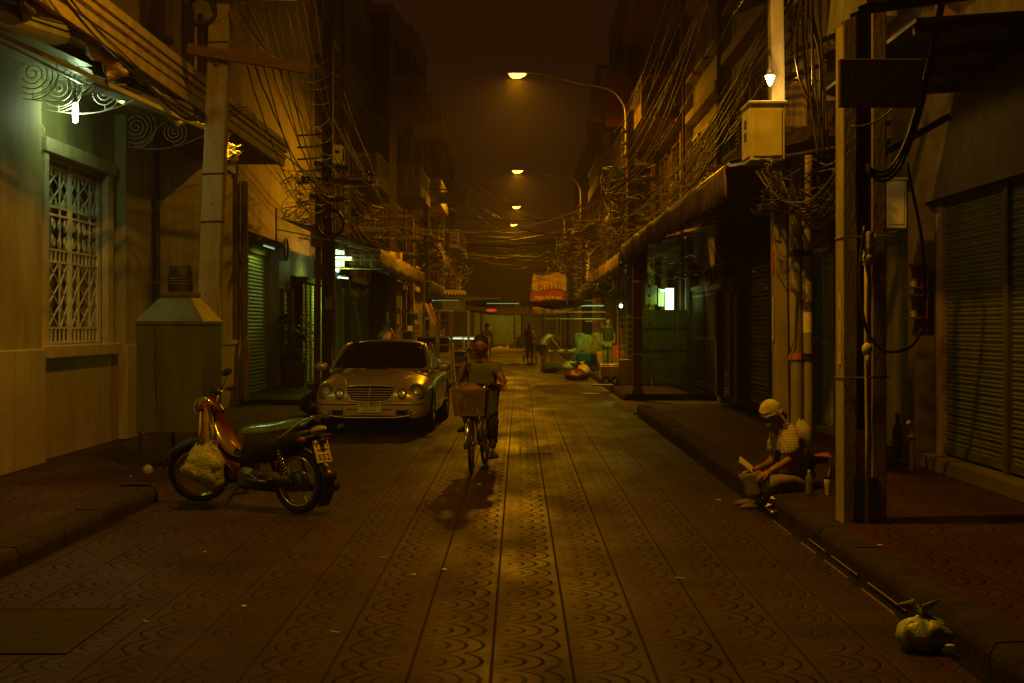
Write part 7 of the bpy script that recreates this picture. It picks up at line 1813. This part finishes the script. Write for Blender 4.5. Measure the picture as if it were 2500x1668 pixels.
m.grid(rows); m.build('beard', mat('grey_beard', (.28,.25,.20), .8, bump=.9, scale=60), sm, smooth=True)
# things around him
M().obox(Q(1712,1066,13.45),(.15,.10,.012),(R(35),R(38),R(10))).build('card_holder', mat('glossy_card', (.6,.58,.45), .15, bump=.1, coat=.6), label='shiny folded card held in the seated mans left hand', cat='card', bevel=.002)
g = M(); rows = []
for i in range(9):
    f_ = i/8; rows.append([Q(1722+12*f_,1086+52*f_,13.30)+V((.10*math.cos(a)*(1-.25*f_),.07*math.sin(a),.05*math.cos(a)*.4+.01*math.sin(3*a+i))) for a in [k*PI/8 for k in range(17)]])
g.grid(rows); g.build('cloth_bag', mat('grey_blue_bag', (.16,.15,.12), .8, bump=.6), smooth=True, solid=.004, label='dull grey cloth bag hanging over the seated mans far knee', cat='bag')
g = M(); rows = []
for i in range(10):
    f_ = i/9; w_ = [.015,.035,.055,.07,.08,.085,.085,.08,.07,.03][i]; rows.append([Q(1836+14*f_,962+66*f_,13.85)+V((w_*math.cos(a)*(1+.15*math.sin(3*a+i)),w_*.7*math.sin(a),.015*math.sin(2*a+i))) for a in [k*PI/8 for k in range(17)]])
g.grid(rows); g.build('white_bag', mat('dim_white_bag', (.42,.42,.28), .5, bump=.7, scale=6), smooth=True, weld=True, label='pale plastic bag standing behind the seated mans back', cat='bag')
t = T('backpack', 'dark shaggy backpack leaning against the seated mans back', 'backpack', (2.62,13.75,.15))
g = M(); g.ell(Q(1843,1060,13.72),(.085,.13,.24),14,10,(0,R(-8),0)); g.build('pack', mat('shaggy_dark_cloth', (.07,.055,.04), .9, bump=1, scale=18), t, smooth=True)
g = M(); random.seed(77)
for k in range(26): q = Q(1843,1060,13.72)+V((U(-.07,.09),U(-.16,-.06),U(-.16,.2))); g.tube([q,q+V((U(-.02,.02),-.01,-.05)),q+V((U(-.03,.03),-.01,-.10))],[.006,.007,.003],4)
g.build('fringe', MC['shaggy_dark_cloth'], t)
t = T('cardboard_box', 'small dark carton with a reddish open flap beside the seated man', 'box', (2.88,14.5,.15))
M().box(2.80,3.0,14.3,14.6,.15,.36).build('carton', mat('dark_carton', (.09,.055,.03), .8, bump=.2), t, bevel=.004)
g = M(); g.grid([[(2.72,14.25,.405),(3.03,14.28,.375)],[(2.70,14.62,.42),(3.02,14.66,.43)]]); g.build('flap', mat('red_carton', (.36,.13,.06), .7, bump=.2), t, solid=.006)
bb = V((2.555,12.98,.15)); t = T('water_bottle', 'clear plastic water bottle standing on the pavement beside the seated man', 'bottle', bb)
m_pet = mat('clear_pet', (.85,.88,.80), .08, bump=.3, scale=12, trans=.85, spec=.8)
M().lathe([(0,.0),(.030,.004),(.033,.02),(.031,.05),(.033,.08),(.031,.11),(.033,.14),(.028,.17),(.013,.195),(.012,.21)], bb, 16).build('bottle_body', m_pet, t, smooth=True)
M().lathe([(.014,.207),(.014,.225),(0,.226)], bb, 12).build('cap', m_white, t)
bb = V((2.735,13.03,.15)); t = T('insulated_cup', 'cream insulated tumbler with a black lid and straw on the pavement', 'cup', bb)
M().lathe([(0,0),(.028,0),(.030,.005),(.034,.085),(.039,.095),(.041,.15)], bb, 20).build('cup_body', m_white, t, smooth=True)
M().lathe([(.043,.148),(.044,.166),(.036,.17),(0,.17)], bb, 20).build('cup_lid', m_blackp, t)
M().cyl(bb+V((0,0,.168)), bb+V((.012,0,.245)), .0045, n=6).build('straw', m_white, t)

# ---------------------------------------------------------------- people far off
def far_person(label, base, pose, top, bottom, skin=m_skin2, hairm=m_hair2, seed=0, bare=False, legs=True):
    t = T('person', label, 'person', base); b0 = V(base)
    Jp = {k:(b0+V(v[0]),tuple(q_*1.22 for q_ in v[1]) if isinstance(v[1],tuple) else (v[1]*1.2,v[1]*1.2)) for k,v in pose.items() if k not in ('face','head')}
    vs, fs = skin_mesh(Jp, E, 'hip'); m = M(); m.add(vs, fs); hc = b0+V(pose['head']); fr = add_head(m, hc, pose['face'], (0,0,1), .235)
    for wn,en in (('wrR','elR'),('wrL','elL')): hand(m, Jp[wn][0], Jp[wn][0]-Jp[en][0], (0,0,-1), .18, .5)
    m.build('body', skin, t, smooth=True)
    if top:
        K = {n:(Jp[n][0],tuple(x+.03 for x in Jp[n][1])) for n in ('hip','waist','chest')}; K['neckb'] = (Jp['neckb'][0],(.13,.11))
        EE = [('hip','waist'),('waist','chest'),('chest','neckb')]
        if bare is False:
            for q in 'RL': K['sh'+q] = (Jp['sh'+q][0],(.095,.09)); K['sl'+q] = (Jp['sh'+q][0].lerp(Jp['el'+q][0],.6),(.07,.065)); EE += [('chest','sh'+q),('sh'+q,'sl'+q)]
        vs, fs = cloth_mesh(K, EE, 'hip'); M().add(vs, fs).build('shirt', top, t, smooth=True)
    end = .62 if pose.get('short') else .95
    K = {n:(Jp[n][0],tuple(x+.02 for x in Jp[n][1])) for n in ('hip','hjR','hjL')}; EE = []
    for q in 'RL':
        k_ = .75 if bottom is m_shorts else 2
        if k_ == .75: K['k'+q] = (Jp['hj'+q][0].lerp(Jp['kn'+q][0],.8),(.095,.09)); EE += [('hip','hj'+q),('hj'+q,'k'+q)]
        else: K['k'+q] = (Jp['kn'+q][0],(.08,.08)); K['a'+q] = (Jp['an'+q][0]+V((0,0,.05)),(.06,.06)); EE += [('hip','hj'+q),('hj'+q,'k'+q),('k'+q,'a'+q)]
    vs, fs = cloth_mesh(K, EE, 'hip'); M().add(vs, fs).build('shorts' if bottom is m_shorts else 'trousers', bottom, t, smooth=True)
    f, s, u = fr; m = M(); rows = []
    for i in range(8):
        t_ = i/7*PI*.55; rows.append([hc-f*.02+u*(.025+.105*math.cos(t_))+s*(.094*math.sin(t_)*math.sin(a))+f*(.108*math.sin(t_)*math.cos(a)) for a in [k*PI/8 for k in range(17)]])
    m.grid(rows); m.build('hair', hairm, t, smooth=True)
    for q in 'RL': shoe(t, Jp['an'+q][0], pose['face'][:2]+(0,), m_shoe)
    return t
m_shorts = mat('dark_shorts', (.03,.03,.035), .9, bump=.2); m_tank = mat('cream_tank_top', (.66,.62,.40), .8, bump=.2)
stand = lambda f, armR, armL: {'hip':((0,0,.93),(.135,.10)),'waist':((0,0,1.07),(.12,.09)),'chest':((0,0,1.25),(.15,.10)),'neckb':((0,0,1.42),(.08,.06)),'neck':((0,0,1.48),.05),'skull':((0,0,1.56),.055),
 'shR':((-.17,0,1.38),.055),'elR':(armR[0],.04),'wrR':(armR[1],.028),'shL':((.17,0,1.38),.055),'elL':(armL[0],.04),'wrL':(armL[1],.028),
 'hjR':((-.09,0,.88),.085),'knR':((-.10,-.02,.48),.058),'anR':((-.10,.02,.09),.038),'hjL':((.09,0,.88),.085),'knL':((.10,-.02,.48),.058),'anL':((.10,.02,.09),.038),'head':(0,-.01,1.62),'face':f}
far_person('shirtless man with raised arms seen from behind over the car roof', (-4.10,45.5,.02), stand((0,1,0),((-.27,.06,1.24),(-.16,.26,1.42)),((.27,.06,1.26),(.15,.26,1.48))), None, m_shorts, skin=m_skin)
far_person('man in a dark top standing beyond the pink crate', (2.98,49.6,.15), stand((.3,-1,0),((-.24,-.05,1.12),(-.2,-.2,.95)),((.24,-.05,1.12),(.2,-.25,1.0))), m_shorts and mat('dark_top', (.04,.035,.03), .9), m_kh)
far_person('man pushing the tall sack trolley far down the street', (.48,66.4,.0), stand((0,-1,0),((-.24,-.1,1.15),(-.22,-.35,1.15)),((.24,-.1,1.15),(.22,-.35,1.15))), mat('maroon_top', (.12,.06,.04), .9), m_jean)
far_person('bare armed figure behind the cyclists shoulder far down the street', (-1.32,60,.0), stand((-1,-.3,0),((-.24,-.05,1.12),(-.25,-.2,.95)),((.24,-.05,1.12),(.25,-.25,1.0))), mat('orange_brown_top', (.34,.15,.06), .9), m_jean)
# stooping man in tank top, facing right (+x)
bend = {'hip':((-.05,0,.90),(.13,.10)),'waist':((.02,0,1.06),(.12,.10)),'chest':((.18,0,1.22),(.145,.11)),'neckb':((.33,0,1.27),(.08,.07)),'neck':((.39,0,1.26),.05),'skull':((.46,0,1.24),.055),
 'shR':((.26,.16,1.22),.055),'elR':((.40,.17,1.0),.04),'wrR':((.55,.12,.82),.028),'shL':((.26,-.16,1.22),.055),'elL':((.42,-.17,1.0),.04),'wrL':((.60,-.14,.80),.028),
 'hjR':((-.07,.09,.85),.085),'knR':((.0,.10,.47),.055),'anR':((-.05,.10,.09),.036),'hjL':((-.07,-.09,.85),.085),'knL':((.02,-.10,.47),.055),'anL':((.06,-.10,.09),.036),'head':(.50,0,1.22),'face':(.75,-.1,-.6)}
far_person('man in a cream tank top and dark shorts stooping over the low table', (.88,53.0,.0), bend, m_tank, m_shorts, bare=True)
# ================================================================ HAZE
mh = bpy.data.materials.new('night_haze'); mh.use_nodes = True; nt = mh.node_tree
for n in list(nt.nodes):
    if n.type == 'BSDF_PRINCIPLED': nt.nodes.remove(n)
vo = nt.nodes.new('ShaderNodeVolumePrincipled'); vo.inputs['Density'].default_value = .0013; vo.inputs['Color'].default_value = (.9,.78,.62,1); vo.inputs['Anisotropy'].default_value = .35
nt.links.new(vo.outputs[0], nt.nodes['Material Output'].inputs['Volume'])
M().box(-310,310,-70,610,-1.6,19).build('haze', mh, kind='stuff')
